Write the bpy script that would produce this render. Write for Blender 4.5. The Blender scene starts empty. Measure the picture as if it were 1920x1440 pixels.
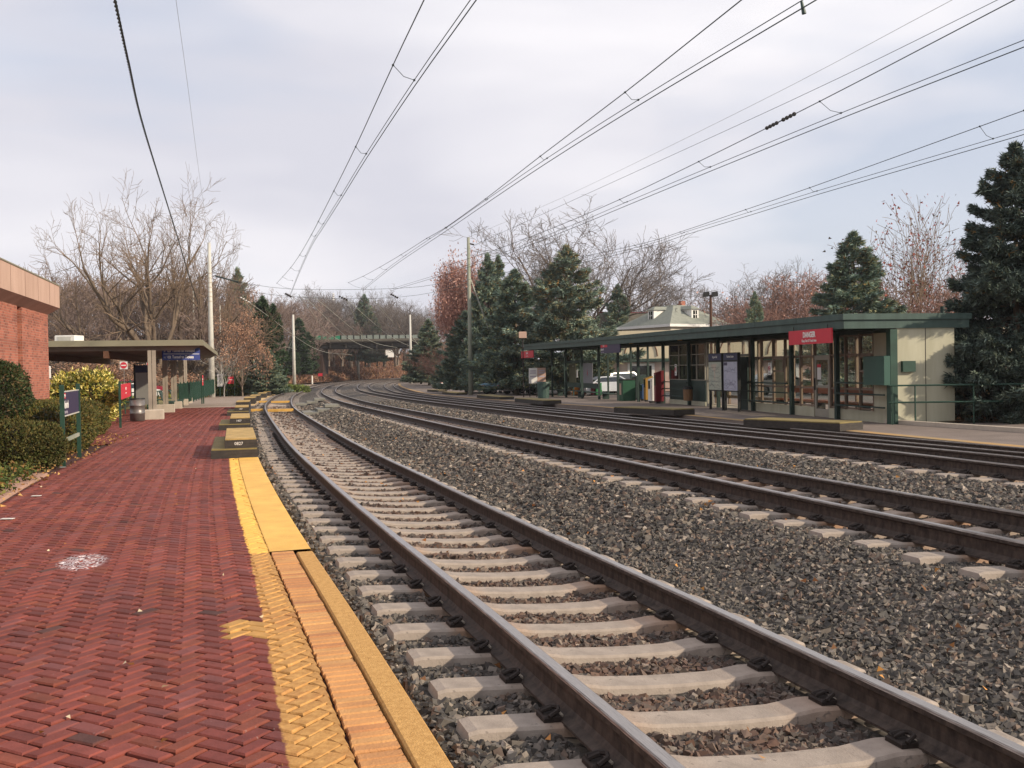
import bpy, math, random
import numpy as np
from mathutils import Vector, Matrix
PI = math.pi
random.seed(7); NR = np.random.default_rng(11)
scene = bpy.context.scene
COL = scene.collection
R = math.radians

# ---------------------------------------------------------------- camera
F = 1867.0; CZ = 1.58; ROLL = R(0.9301); PITCH = math.atan((720 - 689.85) / F)
cr, sr, cp, sp = math.cos(ROLL), math.sin(ROLL), math.cos(PITCH), math.sin(PITCH)
AX = Vector((cr, -sr * sp, -sr * cp))            # camera right
AU = Vector((sr, cr * sp, cr * cp))              # camera up
AF = Vector((0, cp, -sp))                        # camera forward
cam = bpy.data.cameras.new('camera'); camo = bpy.data.objects.new('camera', cam); COL.objects.link(camo)
cam.sensor_width = 36; cam.lens = 36 * F / 1920; cam.clip_end = 3000; cam.clip_start = 0.05
m = Matrix((AX, AU, -AF)).transposed().to_4x4(); m.translation = (0, 0, CZ)
camo.matrix_world = m
scene.camera = camo

# ---------------------------------------------------------------- world, sun, exposure
SUN_AZ = R(114); SUN_EL = R(25)                  # azimuth clockwise from the view direction (+Y)
world = bpy.data.worlds.new('World'); scene.world = world; world.use_nodes = True
nt = world.node_tree; nt.nodes.clear()
def N(t, typ, **kw):
    n = t.nodes.new(typ)
    for k, v in kw.items(): setattr(n, k, v)
    return n
def setin(n, d):
    for k, v in d.items(): n.inputs[k].default_value = v
wo = N(nt, 'ShaderNodeOutputWorld'); bg = N(nt, 'ShaderNodeBackground'); nt.links.new(bg.outputs[0], wo.inputs[0])
sky = N(nt, 'ShaderNodeTexSky', sky_type='NISHITA', sun_disc=False, sun_elevation=SUN_EL, sun_rotation=SUN_AZ, dust_density=2.0, ozone_density=1.0)
geo = N(nt, 'ShaderNodeTexCoord')
mp = N(nt, 'ShaderNodeMapping'); mp.inputs['Scale'].default_value = (1.0, 1.0, 3.4); mp.inputs['Location'].default_value = (0.35, 0.1, 0.2)
nt.links.new(geo.outputs['Generated'], mp.inputs[0])
nz = N(nt, 'ShaderNodeTexNoise'); setin(nz, {'Scale': 1.9, 'Detail': 4, 'Roughness': 0.45, 'Distortion': 0.2}); nt.links.new(mp.outputs[0], nz.inputs['Vector'])
nz2 = N(nt, 'ShaderNodeTexNoise'); setin(nz2, {'Scale': 2.6, 'Detail': 3, 'Roughness': 0.42, 'Distortion': 0.2}); nt.links.new(mp.outputs[0], nz2.inputs['Vector'])
rp = N(nt, 'ShaderNodeValToRGB'); rp.color_ramp.elements[0].position = 0.36; rp.color_ramp.elements[1].position = 0.5
rp.color_ramp.elements[0].color = (0.3, 0.3, 0.3, 1); rp.color_ramp.elements[1].color = (1, 1, 1, 1)
nt.links.new(nz.outputs[0], rp.inputs[0])
cc = N(nt, 'ShaderNodeValToRGB'); cc.color_ramp.elements[0].position = 0.35; cc.color_ramp.elements[1].position = 0.68
cc.color_ramp.elements[0].color = (6.3, 6.3, 7.0, 1); cc.color_ramp.elements[1].color = (8.6, 8.4, 8.7, 1)
nt.links.new(nz2.outputs[0], cc.inputs[0])
skm = N(nt, 'ShaderNodeMix', data_type='RGBA'); skm.inputs[0].default_value = 0.55; nt.links.new(sky.outputs[0], skm.inputs['A']); skm.inputs['B'].default_value = (6.2, 6.9, 8.5, 1)
mx = N(nt, 'ShaderNodeMix', data_type='RGBA'); nt.links.new(rp.outputs[0], mx.inputs[0]); nt.links.new(skm.outputs['Result'], mx.inputs['A']); nt.links.new(cc.outputs[0], mx.inputs['B'])
nt.links.new(mx.outputs['Result'], bg.inputs[0]); bg.inputs[1].default_value = 0.1
sl = bpy.data.lights.new('sun', 'SUN'); sl.energy = 4.5; sl.angle = R(1.0); sl.color = (1.0, 0.86, 0.68)
so = bpy.data.objects.new('sun', sl); COL.objects.link(so)
sdir = Vector((math.sin(SUN_AZ) * math.cos(SUN_EL), math.cos(SUN_AZ) * math.cos(SUN_EL), math.sin(SUN_EL)))
so.rotation_euler = (-sdir).to_track_quat('-Z', 'Y').to_euler(); so.location = (0, 0, 50)
scene.view_settings.view_transform = 'Standard'; scene.view_settings.look = 'None'; scene.view_settings.exposure = 0.22; scene.view_settings.gamma = 1
scene.cycles.max_bounces = 5; scene.cycles.transparent_max_bounces = 12

# ---------------------------------------------------------------- where things stand
GR = -0.0088
def gz(Y): return GR * min(95.0, max(0.0, Y - 15.0))
def zr(Y): return -0.22 - 0.0126 * min(50.0, max(0.0, Y - 45.0))      # right hand platform
def ray(x, y):
    dx, dy = x - 960, y - 720
    return AX * dx - AU * dy + AF * F
def gp(x, y, z=-0.05, zf=None):                    # ground point seen at photo pixel
    zf = zf or (lambda Y: z + gz(Y)); zz = zf(40)
    d = ray(x, y)
    for k in range(12):
        t = (zz - CZ) / d.z; zz = zf(d.y * t)
    return Vector((d.x * t, d.y * t, zz))
def up(x, y, Y):                                   # point at distance Y seen at photo pixel
    d = ray(x, y); t = Y / d.y
    return Vector((d.x * t, Y, CZ + d.z * t))
KN = [-20, 8, 25, 45, 65, 95, 130, 170, 210, 260, 320, 430]
PH = [-0.2016, -0.3124, -0.2652, -0.258, -0.2222, -0.2009, -0.1578, -0.1142, -0.0186, 0.0918, 0.2032, 0.42]
SS = np.arange(-20, 430, 0.5); HH = np.interp(SS, KN, PH)
XX = np.concatenate([[0], np.cumsum(np.sin(HH))[:-1]]) * 0.5; YY = np.concatenate([[0], np.cumsum(np.cos(HH))[:-1]]) * 0.5
XX = XX - XX[40] + 2.453; YY = YY - YY[40]
def head(s): return float(np.interp(s, SS, HH))
def C(s, n, z=None):                               # track coordinates -> world
    h = np.interp(s, SS, HH); x = np.interp(s, SS, XX) + n * np.cos(h); y = np.interp(s, SS, YY) - n * np.sin(h)
    if z is None: return x, y
    return Vector((float(x), float(y), z + gz(float(y))))
TR = [(0.0, 0.0937, 0.0), (4.1062, 0.24, 0.163), (8.2482, 0.241, 0.168), (12.0777, -0.02, -0.089)]   # offset, left rail top, right rail top
def sn(p):
    i = int(np.argmin((XX - p[0]) ** 2 + (YY - p[1]) ** 2))
    return SS[i], (p[0] - XX[i]) * math.cos(HH[i]) - (p[1] - YY[i]) * math.sin(HH[i])

# ---------------------------------------------------------------- mesh helpers
def lin(h):
    h = h.lstrip('#'); c = [int(h[i:i + 2], 16) / 255 for i in (0, 2, 4)]
    return tuple(((v + 0.055) / 1.055) ** 2.4 if v > 0.04045 else v / 12.92 for v in c)
def tag(o, label=None, cat=None, group=None, kind=None):
    if label: o['label'] = label
    if cat: o['category'] = cat
    if group: o['group'] = group
    if kind: o['kind'] = kind
    return o
def empty(name, loc, rz=0.0, label=None, cat=None, group=None):
    o = bpy.data.objects.new(name, None); COL.objects.link(o); o.location = loc; o.rotation_euler = (0, 0, rz); o.empty_display_size = 0.2
    bpy.context.view_layer.update() if False else None
    return tag(o, label, cat, group)
def world_mat(o):
    M = Matrix.Translation(o.location) @ o.rotation_euler.to_matrix().to_4x4()
    return world_mat(o.parent) @ M if o.parent else M
class MB:
    def __init__(s): s.v = []; s.f = []; s.mi = []; s.uv = []
    def face(s, pts, mi=0, uv=None):
        b = len(s.v); s.v += [tuple(p) for p in pts]; s.f.append(tuple(range(b, b + len(pts)))); s.mi.append(mi)
        s.uv += list(uv) if uv else [(0, 0)] * len(pts)
    def hexa(s, P, mi=0):                          # 8 corners: bottom 0-3 ccw, top 4-7
        b = len(s.v); s.v += [tuple(p) for p in P]
        for f in ((3, 2, 1, 0), (4, 5, 6, 7), (0, 1, 5, 4), (1, 2, 6, 5), (2, 3, 7, 6), (3, 0, 4, 7)):
            s.f.append(tuple(b + i for i in f)); s.mi.append(mi); s.uv += [(0, 0)] * 4
    def box(s, x0, x1, y0, y1, z0, z1, mi=0):
        s.hexa([(x0, y0, z0), (x1, y0, z0), (x1, y1, z0), (x0, y1, z0), (x0, y0, z1), (x1, y0, z1), (x1, y1, z1), (x0, y1, z1)], mi)
    def cbox(s, x0, x1, y0, y1, z0, z1, b=0.01, mi=0):      # top-chamfered box
        s.hexa([(x0, y0, z0), (x1, y0, z0), (x1, y1, z0), (x0, y1, z0), (x0, y0, z1 - b), (x1, y0, z1 - b), (x1, y1, z1 - b), (x0, y1, z1 - b)], mi)
        s.hexa([(x0, y0, z1 - b), (x1, y0, z1 - b), (x1, y1, z1 - b), (x0, y1, z1 - b), (x0 + b, y0 + b, z1), (x1 - b, y0 + b, z1), (x1 - b, y1 - b, z1), (x0 + b, y1 - b, z1)], mi)
    def bar(s, p, q, w=0.05, h=None, mi=0, upv=None):
        p = Vector(p); q = Vector(q); d = (q - p).normalized(); h = h or w
        u = Vector(upv) if upv else (Vector((0, 0, 1)) if abs(d.z) < 0.95 else Vector((0, 1, 0)))
        x = d.cross(u).normalized() * w / 2; y = x.cross(d).normalized() * h / 2
        s.hexa([p - x - y, p + x - y, q + x - y, q - x - y, p - x + y, p + x + y, q + x + y, q - x + y], mi)
    def tube(s, pts, r, n=8, mi=0, cap=True):
        pts = [Vector(p) for p in pts]; rr = r if isinstance(r, (list, tuple)) else [r] * len(pts)
        b = len(s.v); prev = None
        for i, p in enumerate(pts):
            d = (pts[min(i + 1, len(pts) - 1)] - pts[max(i - 1, 0)]).normalized()
            if prev is None:
                u = Vector((0, 0, 1)) if abs(d.z) < 0.9 else Vector((1, 0, 0))
                x = d.cross(u).normalized()
            else: x = (prev - d * prev.dot(d)).normalized()
            prev = x; y = d.cross(x)
            for k in range(n):
                a = 2 * PI * k / n
                s.v.append(tuple(p + (x * math.cos(a) + y * math.sin(a)) * rr[i]))
        for i in range(len(pts) - 1):
            for k in range(n):
                k2 = (k + 1) % n
                s.f.append((b + i * n + k, b + i * n + k2, b + (i + 1) * n + k2, b + (i + 1) * n + k)); s.mi.append(mi); s.uv += [(0, 0)] * 4
        if cap:
            e = b + (len(pts) - 1) * n
            s.f.append(tuple(b + n - 1 - k for k in range(n))); s.mi.append(mi); s.uv += [(0, 0)] * n
            s.f.append(tuple(e + k for k in range(n))); s.mi.append(mi); s.uv += [(0, 0)] * n
    def ball(s, c, r, n=8, m=5, mi=0, sz=1.0):
        c = Vector(c); pts = [c + Vector((0, 0, -r * sz + 2 * r * sz * i / m)) for i in range(m + 1)]
        rr = [max(0.001, r * math.sqrt(max(0, 1 - (-1 + 2 * i / m) ** 2))) for i in range(m + 1)]
        s.tube(pts, rr, n, mi)
    def build(s, name, mats, parent=None, world=True, smooth=False, loc=None):
        me = bpy.data.meshes.new(name); V = s.v
        o = bpy.data.objects.new(name, me); COL.objects.link(o)
        if parent is not None:
            o.parent = parent
            if world:
                Mi = world_mat(parent).inverted(); V = [tuple(Mi @ Vector(v)) for v in V]
        elif world:
            if loc is None:
                a = np.array(V); loc = Vector(((a[:, 0].min() + a[:, 0].max()) / 2, (a[:, 1].min() + a[:, 1].max()) / 2, a[:, 2].min()))
            o.location = loc; V = [(v[0] - loc[0], v[1] - loc[1], v[2] - loc[2]) for v in V]
        me.from_pydata(V, [], s.f)
        for mt in (mats if isinstance(mats, (list, tuple)) else [mats]): me.materials.append(mt)
        me.polygons.foreach_set('material_index', s.mi)
        ul = me.uv_layers.new(name='UVMap'); ul.data.foreach_set('uv', [c for t in s.uv for c in t])
        if smooth: me.polygons.foreach_set('use_smooth', [True] * len(s.f))
        me.validate(); me.update()
        return o
def npmesh(name, V, Fq, mats, col=None, parent=None, loc=None, smooth=False, uv=None):
    """V (N,3), Fq (M,k) constant size faces, col (N,3) vertex colours, uv (N,2) per vertex"""
    V = np.asarray(V, np.float64)
    if loc is None: loc = Vector(((V[:, 0].min() + V[:, 0].max()) / 2, (V[:, 1].min() + V[:, 1].max()) / 2, V[:, 2].min())) if parent is None else Vector((0, 0, 0))
    if parent is None: V = V - np.array(loc)
    me = bpy.data.meshes.new(name); k = Fq.shape[1]
    me.vertices.add(len(V)); me.vertices.foreach_set('co', V.astype(np.float32).ravel())
    me.loops.add(Fq.size); me.loops.foreach_set('vertex_index', Fq.astype(np.int32).ravel())
    me.polygons.add(len(Fq)); me.polygons.foreach_set('loop_start', np.arange(0, Fq.size, k, dtype=np.int32))
    me.update(calc_edges=True)
    if col is not None:
        a = me.color_attributes.new('Col', 'FLOAT_COLOR', 'POINT'); c = np.ones((len(V), 4), np.float32); c[:, :3] = col; a.data.foreach_set('color', c.ravel())
    if uv is not None:
        ul = me.uv_layers.new(name='UVMap'); ul.data.foreach_set('uv', uv[Fq.ravel()].astype(np.float32).ravel())
    me.polygons.foreach_set('use_smooth', [smooth] * len(Fq))
    for mt in (mats if isinstance(mats, (list, tuple)) else [mats]): me.materials.append(mt)
    me.validate()
    o = bpy.data.objects.new(name, me); COL.objects.link(o)
    if parent is not None: o.parent = parent
    else: o.location = loc
    return o
def copy_tree(o, loc=None, rz=None, sc=None, parent=None):
    c = o.copy(); COL.objects.link(c)
    if parent is not None: c.parent = parent
    if loc is not None: c.location = loc
    if rz is not None: c.rotation_euler = (0, 0, rz)
    if sc is not None: c.scale = sc if isinstance(sc, (list, tuple)) else (sc, sc, sc)
    for ch in list(o.children): copy_tree(ch, parent=c)
    return c

# ---------------------------------------------------------------- materials
def M(name, col, rough=0.75, var=0.25, scale=2.0, bump=0.0, bscale=30.0, metal=0.0, spec=0.4, col2=None, detail=5, attr=False, trans=0.0, stretch=None):
    mt = bpy.data.materials.new(name); mt.use_nodes = True; t = mt.node_tree; b = t.nodes['Principled BSDF']
    if isinstance(col, str): col = lin(col)
    if isinstance(col2, str): col2 = lin(col2)
    setin(b, {'Roughness': rough, 'Metallic': metal, 'Specular IOR Level': spec})
    tc = N(t, 'ShaderNodeTexCoord'); src = tc.outputs['Object']
    if stretch:
        mpn = N(t, 'ShaderNodeMapping'); mpn.inputs['Scale'].default_value = stretch; t.links.new(src, mpn.inputs[0]); src = mpn.outputs[0]
    nn = N(t, 'ShaderNodeTexNoise'); setin(nn, {'Scale': scale, 'Detail': detail, 'Roughness': 0.6}); t.links.new(src, nn.inputs['Vector'])
    mr = N(t, 'ShaderNodeMapRange'); setin(mr, {1: 0.3, 2: 0.7, 3: 0.0, 4: 1.0}); t.links.new(nn.outputs[0], mr.inputs[0])
    mxx = N(t, 'ShaderNodeMix', data_type='RGBA'); t.links.new(mr.outputs[0], mxx.inputs[0])
    if attr:
        at = N(t, 'ShaderNodeVertexColor', layer_name='Col')
        mu = N(t, 'ShaderNodeMix', data_type='RGBA', blend_type='MULTIPLY'); mu.inputs[0].default_value = 1
        mxx.inputs['A'].default_value = (1 - var,) * 3 + (1,); mxx.inputs['B'].default_value = (1 + var,) * 3 + (1,)
        t.links.new(at.outputs[0], mu.inputs['A']); t.links.new(mxx.outputs['Result'], mu.inputs['B']); out = mu.outputs['Result']
    else:
        c2 = col2 or tuple(min(1, c * (1 + var)) for c in col)
        mxx.inputs['A'].default_value = tuple(c * (1 - var) for c in col) + (1,) if not col2 else tuple(col) + (1,)
        mxx.inputs['B'].default_value = tuple(c2) + (1,); out = mxx.outputs['Result']
    t.links.new(out, b.inputs['Base Color'])
    if bump:
        n2 = N(t, 'ShaderNodeTexNoise'); setin(n2, {'Scale': bscale, 'Detail': 4, 'Roughness': 0.6}); t.links.new(src, n2.inputs['Vector'])
        bp = N(t, 'ShaderNodeBump'); setin(bp, {'Strength': bump, 'Distance': 0.02}); t.links.new(n2.outputs[0], bp.inputs['Height']); t.links.new(bp.outputs[0], b.inputs['Normal'])
    if trans:
        b.inputs['Transmission Weight'].default_value = trans
    return mt
def glassmat(name, tint=(0.94, 0.96, 0.94), refl=0.12):
    mt = bpy.data.materials.new(name); mt.use_nodes = True; t = mt.node_tree; t.nodes.clear()
    o = N(t, 'ShaderNodeOutputMaterial'); mxs = N(t, 'ShaderNodeMixShader'); tr = N(t, 'ShaderNodeBsdfTransparent'); gl = N(t, 'ShaderNodeBsdfGlossy')
    tr.inputs[0].default_value = (*tint, 1); gl.inputs['Roughness'].default_value = 0.03
    fr = N(t, 'ShaderNodeFresnel'); fr.inputs[0].default_value = 1.5
    ad = N(t, 'ShaderNodeMath', operation='ADD'); ad.inputs[1].default_value = refl; t.links.new(fr.outputs[0], ad.inputs[0])
    t.links.new(ad.outputs[0], mxs.inputs[0]); t.links.new(tr.outputs[0], mxs.inputs[1]); t.links.new(gl.outputs[0], mxs.inputs[2]); t.links.new(mxs.outputs[0], o.inputs[0])
    return mt
K = {}
K['green'] = M('dark_green_paint', '#2a3f39', 0.5, 0.25, 3.5, 0.15, 12, stretch=(1, 1, 0.25), col2='#3b524b')
K['greenpost'] = M('green_post_paint', '#234034', 0.45, 0.2, 3)
K['dkgreen'] = M('deep_green_paint', '#22352e', 0.6, 0.2, 2)  # a deeper green than the fascia paint
K['black'] = M('black_rubber', '#1d1d1c', 0.6, 0.2, 4, 0.1)
K['dark'] = M('dark_painted_wood', '#262321', 0.7, 0.25, 5, 0.3, 25, stretch=(1, 1, 4), col2='#413b35', detail=9)
K['yellowtop'] = M('worn_yellow_board', '#8f7848', 0.8, 0.2, 4, 0.4, 50, col2='#c6a568', detail=9)
K['olivetop'] = M('dirty_yellow_board', '#6e613a', 0.8, 0.2, 5, 0.3, 50, col2='#8b7b4c', detail=9)
K['concrete'] = M('pale_concrete', '#b3a797', 0.85, 0.12, 4, 0.3, 60)
K['tie'] = M('sleeper_concrete', '#857a70', 0.85, 0.14, 7, 0.25, 90, col2='#a4978b')
def _tie():
    t = K['tie'].node_tree; b = t.nodes['Principled BSDF']; src = b.inputs['Base Color'].links[0].from_socket
    tc = N(t, 'ShaderNodeTexCoord'); sx = N(t, 'ShaderNodeSeparateXYZ'); t.links.new(tc.outputs['Object'], sx.inputs[0])
    ab = N(t, 'ShaderNodeMath', operation='ABSOLUTE'); t.links.new(sx.outputs[0], ab.inputs[0])
    mr = N(t, 'ShaderNodeMapRange'); setin(mr, {1: 0.62, 2: 0.30, 3: 0.75, 4: 0.0}); t.links.new(ab.outputs[0], mr.inputs[0])
    m2 = N(t, 'ShaderNodeMapRange'); setin(m2, {1: 0.95, 2: 0.85, 3: 0.0, 4: 1.0}); t.links.new(ab.outputs[0], m2.inputs[0])
    oi = N(t, 'ShaderNodeObjectInfo'); mu = N(t, 'ShaderNodeMath', operation='MULTIPLY'); t.links.new(mr.outputs[0], mu.inputs[0]); t.links.new(m2.outputs[0], mu.inputs[1]); mu2 = N(t, 'ShaderNodeMath', operation='MULTIPLY'); t.links.new(mu.outputs[0], mu2.inputs[0]); t.links.new(oi.outputs['Random'], mu2.inputs[1])
    mx_ = N(t, 'ShaderNodeMix', data_type='RGBA'); t.links.new(mu2.outputs[0], mx_.inputs[0]); t.links.new(src, mx_.inputs['A']); mx_.inputs['B'].default_value = (0.36, 0.19, 0.10, 1)
    sp = N(t, 'ShaderNodeTexNoise'); setin(sp, {'Scale': 22, 'Detail': 3}); t.links.new(tc.outputs['Object'], sp.inputs['Vector']); sr2 = N(t, 'ShaderNodeMapRange'); setin(sr2, {1: 0.66, 2: 0.72, 3: 0.0, 4: 0.55}); t.links.new(sp.outputs[0], sr2.inputs[0])
    m3 = N(t, 'ShaderNodeMix', data_type='RGBA'); t.links.new(sr2.outputs[0], m3.inputs[0]); t.links.new(mx_.outputs['Result'], m3.inputs['A']); m3.inputs['B'].default_value = (0.09, 0.075, 0.065, 1); t.links.new(m3.outputs['Result'], b.inputs['Base Color'])
_tie()
K['rust'] = M('rusty_steel', '#3b2a22', 0.7, 0.35, 14, 0.3, 60, metal=0.2)
K['iron'] = M('weathered_iron', '#2a211c', 0.75, 0.3, 20, 0.2)
K['white'] = M('white_paint', '#d8d6d0', 0.6, 0.06, 3)
K['polewhite'] = M('galvanised_pole', '#b9b7ae', 0.55, 0.12, 3, 0.05, stretch=(1, 1, 0.3))
K['polegreen'] = M('lichen_grey_pole', '#77806e', 0.7, 0.2, 2, col2='#9a988a', stretch=(1, 1, 0.3))
K['steel'] = M('steel_bin', '#7c7672', 0.4, 0.15, 5, metal=0.5)
K['red'] = M('sign_red', '#c02b3a', 0.5, 0.05, 3)
K['navy'] = M('sign_navy', '#23284a', 0.45, 0.06, 3)
K['blue'] = M('sign_blue', '#1a2c6e', 0.45, 0.05, 3)
K['purple'] = M('faded_sign_purple', '#37304a', 0.5, 0.1, 3)
K['tan'] = M('tan_stucco', '#a88a79', 0.85, 0.06, 1.6, 0.25, 60, col2='#bd9f8e', stretch=(1, 1, 0.3), detail=8)
K['beige'] = M('beige_wall_paint', '#9d9a83', 0.75, 0.08, 2.6, 0.05, 30, col2='#b1ae98', stretch=(1, 1, 0.12), detail=7)
K['wood'] = M('brown_wood', '#5b3d2b', 0.7, 0.2, 6, stretch=(1, 1, 0.3))
K['canopy'] = M('canopy_brown_paint', '#93887a', 0.75, 0.15, 2)
K['canopyedge'] = M('canopy_fascia_metal', '#7d7864', 0.6, 0.1, 1)
K['wire'] = M('overhead_wire', '#23302f', 0.5, 0.1, 3)
K['wirepale'] = M('pale_wire', '#9a9a8e', 0.5, 0.1, 3)
K['glass'] = glassmat('window_glass', refl=0.03)
K['darkglass'] = M('dark_window_glass', '#20241f', 0.08, 0.1, 1, spec=0.8)
K['bark'] = M('bark', '#66584a', 0.9, 0.25, 6, 0.4, 20, stretch=(1, 1, 0.3))
K['barkpale'] = M('pale_bark', '#7a6c60', 0.9, 0.2, 6)
K['twig'] = M('twigs', '#7d6a58', 0.9, 0.2, 2)
K['leaf'] = M('foliage', '#ffffff', 0.7, 0.3, 0.8, attr=True, spec=0.2)
K['asphalt'] = M('asphalt', '#5c5853', 0.9, 0.15, 1.2, 0.3, 80)
K['soil'] = M('leafy_soil', '#5a4636', 0.95, 0.3, 3, 0.8, 25, col2='#7b5b3e')
# ================================================================ the setting
def strip(name, srange, prof, mat, zabs=None, mats=None, kind='structure'):
    """sheet along the track: prof = [(n, z)...]; z above the falling ground, or zabs(Y) + z"""
    srange = np.asarray(srange, float); pn = np.array([p[0] for p in prof]); pz = np.array([p[1] for p in prof])
    Sg, Ng = np.meshgrid(srange, pn, indexing='ij'); X, Y = C(Sg, Ng)
    Z = pz[None, :] + (np.vectorize(zabs)(Y) if zabs else GR * np.clip(Y - 15, 0, 95))
    V = np.stack([X, Y, Z], -1).reshape(-1, 3); a, b = len(srange), len(prof)
    i, j = np.meshgrid(np.arange(a - 1), np.arange(b - 1), indexing='ij'); q = (i * b + j).ravel()
    Fq = np.stack([q, q + 1, q + b + 1, q + b], -1)
    o = npmesh(name, V, Fq, mat, uv=np.stack([Sg, Ng], -1).reshape(-1, 2))
    return tag(o, kind=kind)
def sr_(a, b, d): return np.arange(a, b + d * 0.5, d)

# ground sheet to the horizon
gm = M('ground_earth', '#4d4a3a', 0.95, 0.2, 0.15, 0.6, 3, col2='#6a5a42')
xs = np.concatenate([[-1500, -600], np.arange(-300, 301, 20), [600, 1500]]); ys = np.concatenate([[-60, -20, 0, 15], np.arange(25, 131, 7.5), [150, 200, 300, 450, 800, 2000]])
Xg, Yg = np.meshgrid(xs, ys, indexing='ij'); Zg = -0.55 + GR * np.clip(Yg - 15, 0, 95)
q = (np.arange(len(xs) - 1)[:, None] * len(ys) + np.arange(len(ys) - 1)[None, :]).ravel()
tag(npmesh('ground', np.stack([Xg, Yg, Zg], -1).reshape(-1, 3), np.stack([q, q + len(ys), q + len(ys) + 1, q + 1], -1), gm), kind='structure')

# ballast bed
def tplane(k, n): off, L, Rr = TR[k]; return (L + Rr) / 2 - 0.185 - (L - Rr) / 1.5 * n      # tie top at track-relative n
BN = [-1.6, -1.40, -1.33]; BZ = [-0.24, -0.13, -0.10]
for k in range(4):
    off = TR[k][0]
    for n, dz in ((-1.30, -0.06), (-0.9, -0.05), (-0.4, -0.075), (0, -0.085), (0.4, -0.075), (0.9, -0.05), (1.3, -0.045)):
        BN.append(off + n); BZ.append(tplane(k, n) + dz)
    if k < 3:
        o2 = TR[k + 1][0]; a, b = off + 1.3, o2 - 1.3; za, zb_ = BZ[-1], tplane(k + 1, -1.3) - 0.05
        for t, c in ((0.15, 0.02), (0.4, 0.3), (0.7, 0.72), (0.92, 0.98)):
            BN.append(a + (b - a) * t); BZ.append(za + (zb_ - za) * c + 0.02 * math.sin(t * PI))
BN += [13.55, 13.9]; BZ += [-0.34, -0.36]
def zbed(n): return np.interp(n, BN, BZ)
def ballastmat(name, dark, mid, light, sc=17):
    mt = bpy.data.materials.new(name); mt.use_nodes = True; t = mt.node_tree; b = t.nodes['Principled BSDF']; setin(b, {'Roughness': 0.85, 'Specular IOR Level': 0.3})
    tc = N(t, 'ShaderNodeTexCoord'); vo = N(t, 'ShaderNodeTexVoronoi'); vo.inputs['Scale'].default_value = sc; t.links.new(tc.outputs['Object'], vo.inputs['Vector'])
    hs = N(t, 'ShaderNodeSeparateColor'); t.links.new(vo.outputs['Color'], hs.inputs[0])
    r = N(t, 'ShaderNodeValToRGB'); e = r.color_ramp.elements; e[0].position = 0.0; e[0].color = (*lin(dark), 1); e[1].position = 1.0; e[1].color = (*lin(light), 1)
    x = e.new(0.5); x.color = (*lin(mid), 1); x = e.new(0.85); x.color = (*[c * 1.2 for c in lin(mid)], 1); t.links.new(hs.outputs[0], r.inputs[0])
    nn = N(t, 'ShaderNodeTexNoise'); setin(nn, {'Scale': 0.5, 'Detail': 3}); t.links.new(tc.outputs['Object'], nn.inputs['Vector'])
    mr = N(t, 'ShaderNodeMapRange'); setin(mr, {1: 0.3, 2: 0.7, 3: 0.75, 4: 1.25}); t.links.new(nn.outputs[0], mr.inputs[0])
    mu = N(t, 'ShaderNodeVectorMath', operation='SCALE'); t.links.new(r.outputs[0], mu.inputs[0]); t.links.new(mr.outputs[0], mu.inputs['Scale']); t.links.new(mu.outputs[0], b.inputs['Base Color'])
    bp = N(t, 'ShaderNodeBump'); setin(bp, {'Strength': 1.0, 'Distance': 0.03}); bp.invert = True; t.links.new(vo.outputs['Distance'], bp.inputs['Height']); t.links.new(bp.outputs[0], b.inputs['Normal'])
    return mt
K['ballast'] = ballastmat('ballast_bed_stone', '#35322e', '#5e564e', '#978a79')
bed_s = np.concatenate([np.arange(-3, 60, 0.5), np.arange(60, 420, 2.0)])
tag(strip('ballast_bed', bed_s, list(zip(BN, BZ)), K['ballast']), kind='structure')

start = [1.4, 4.6, 8.5, 12.5]
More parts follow.
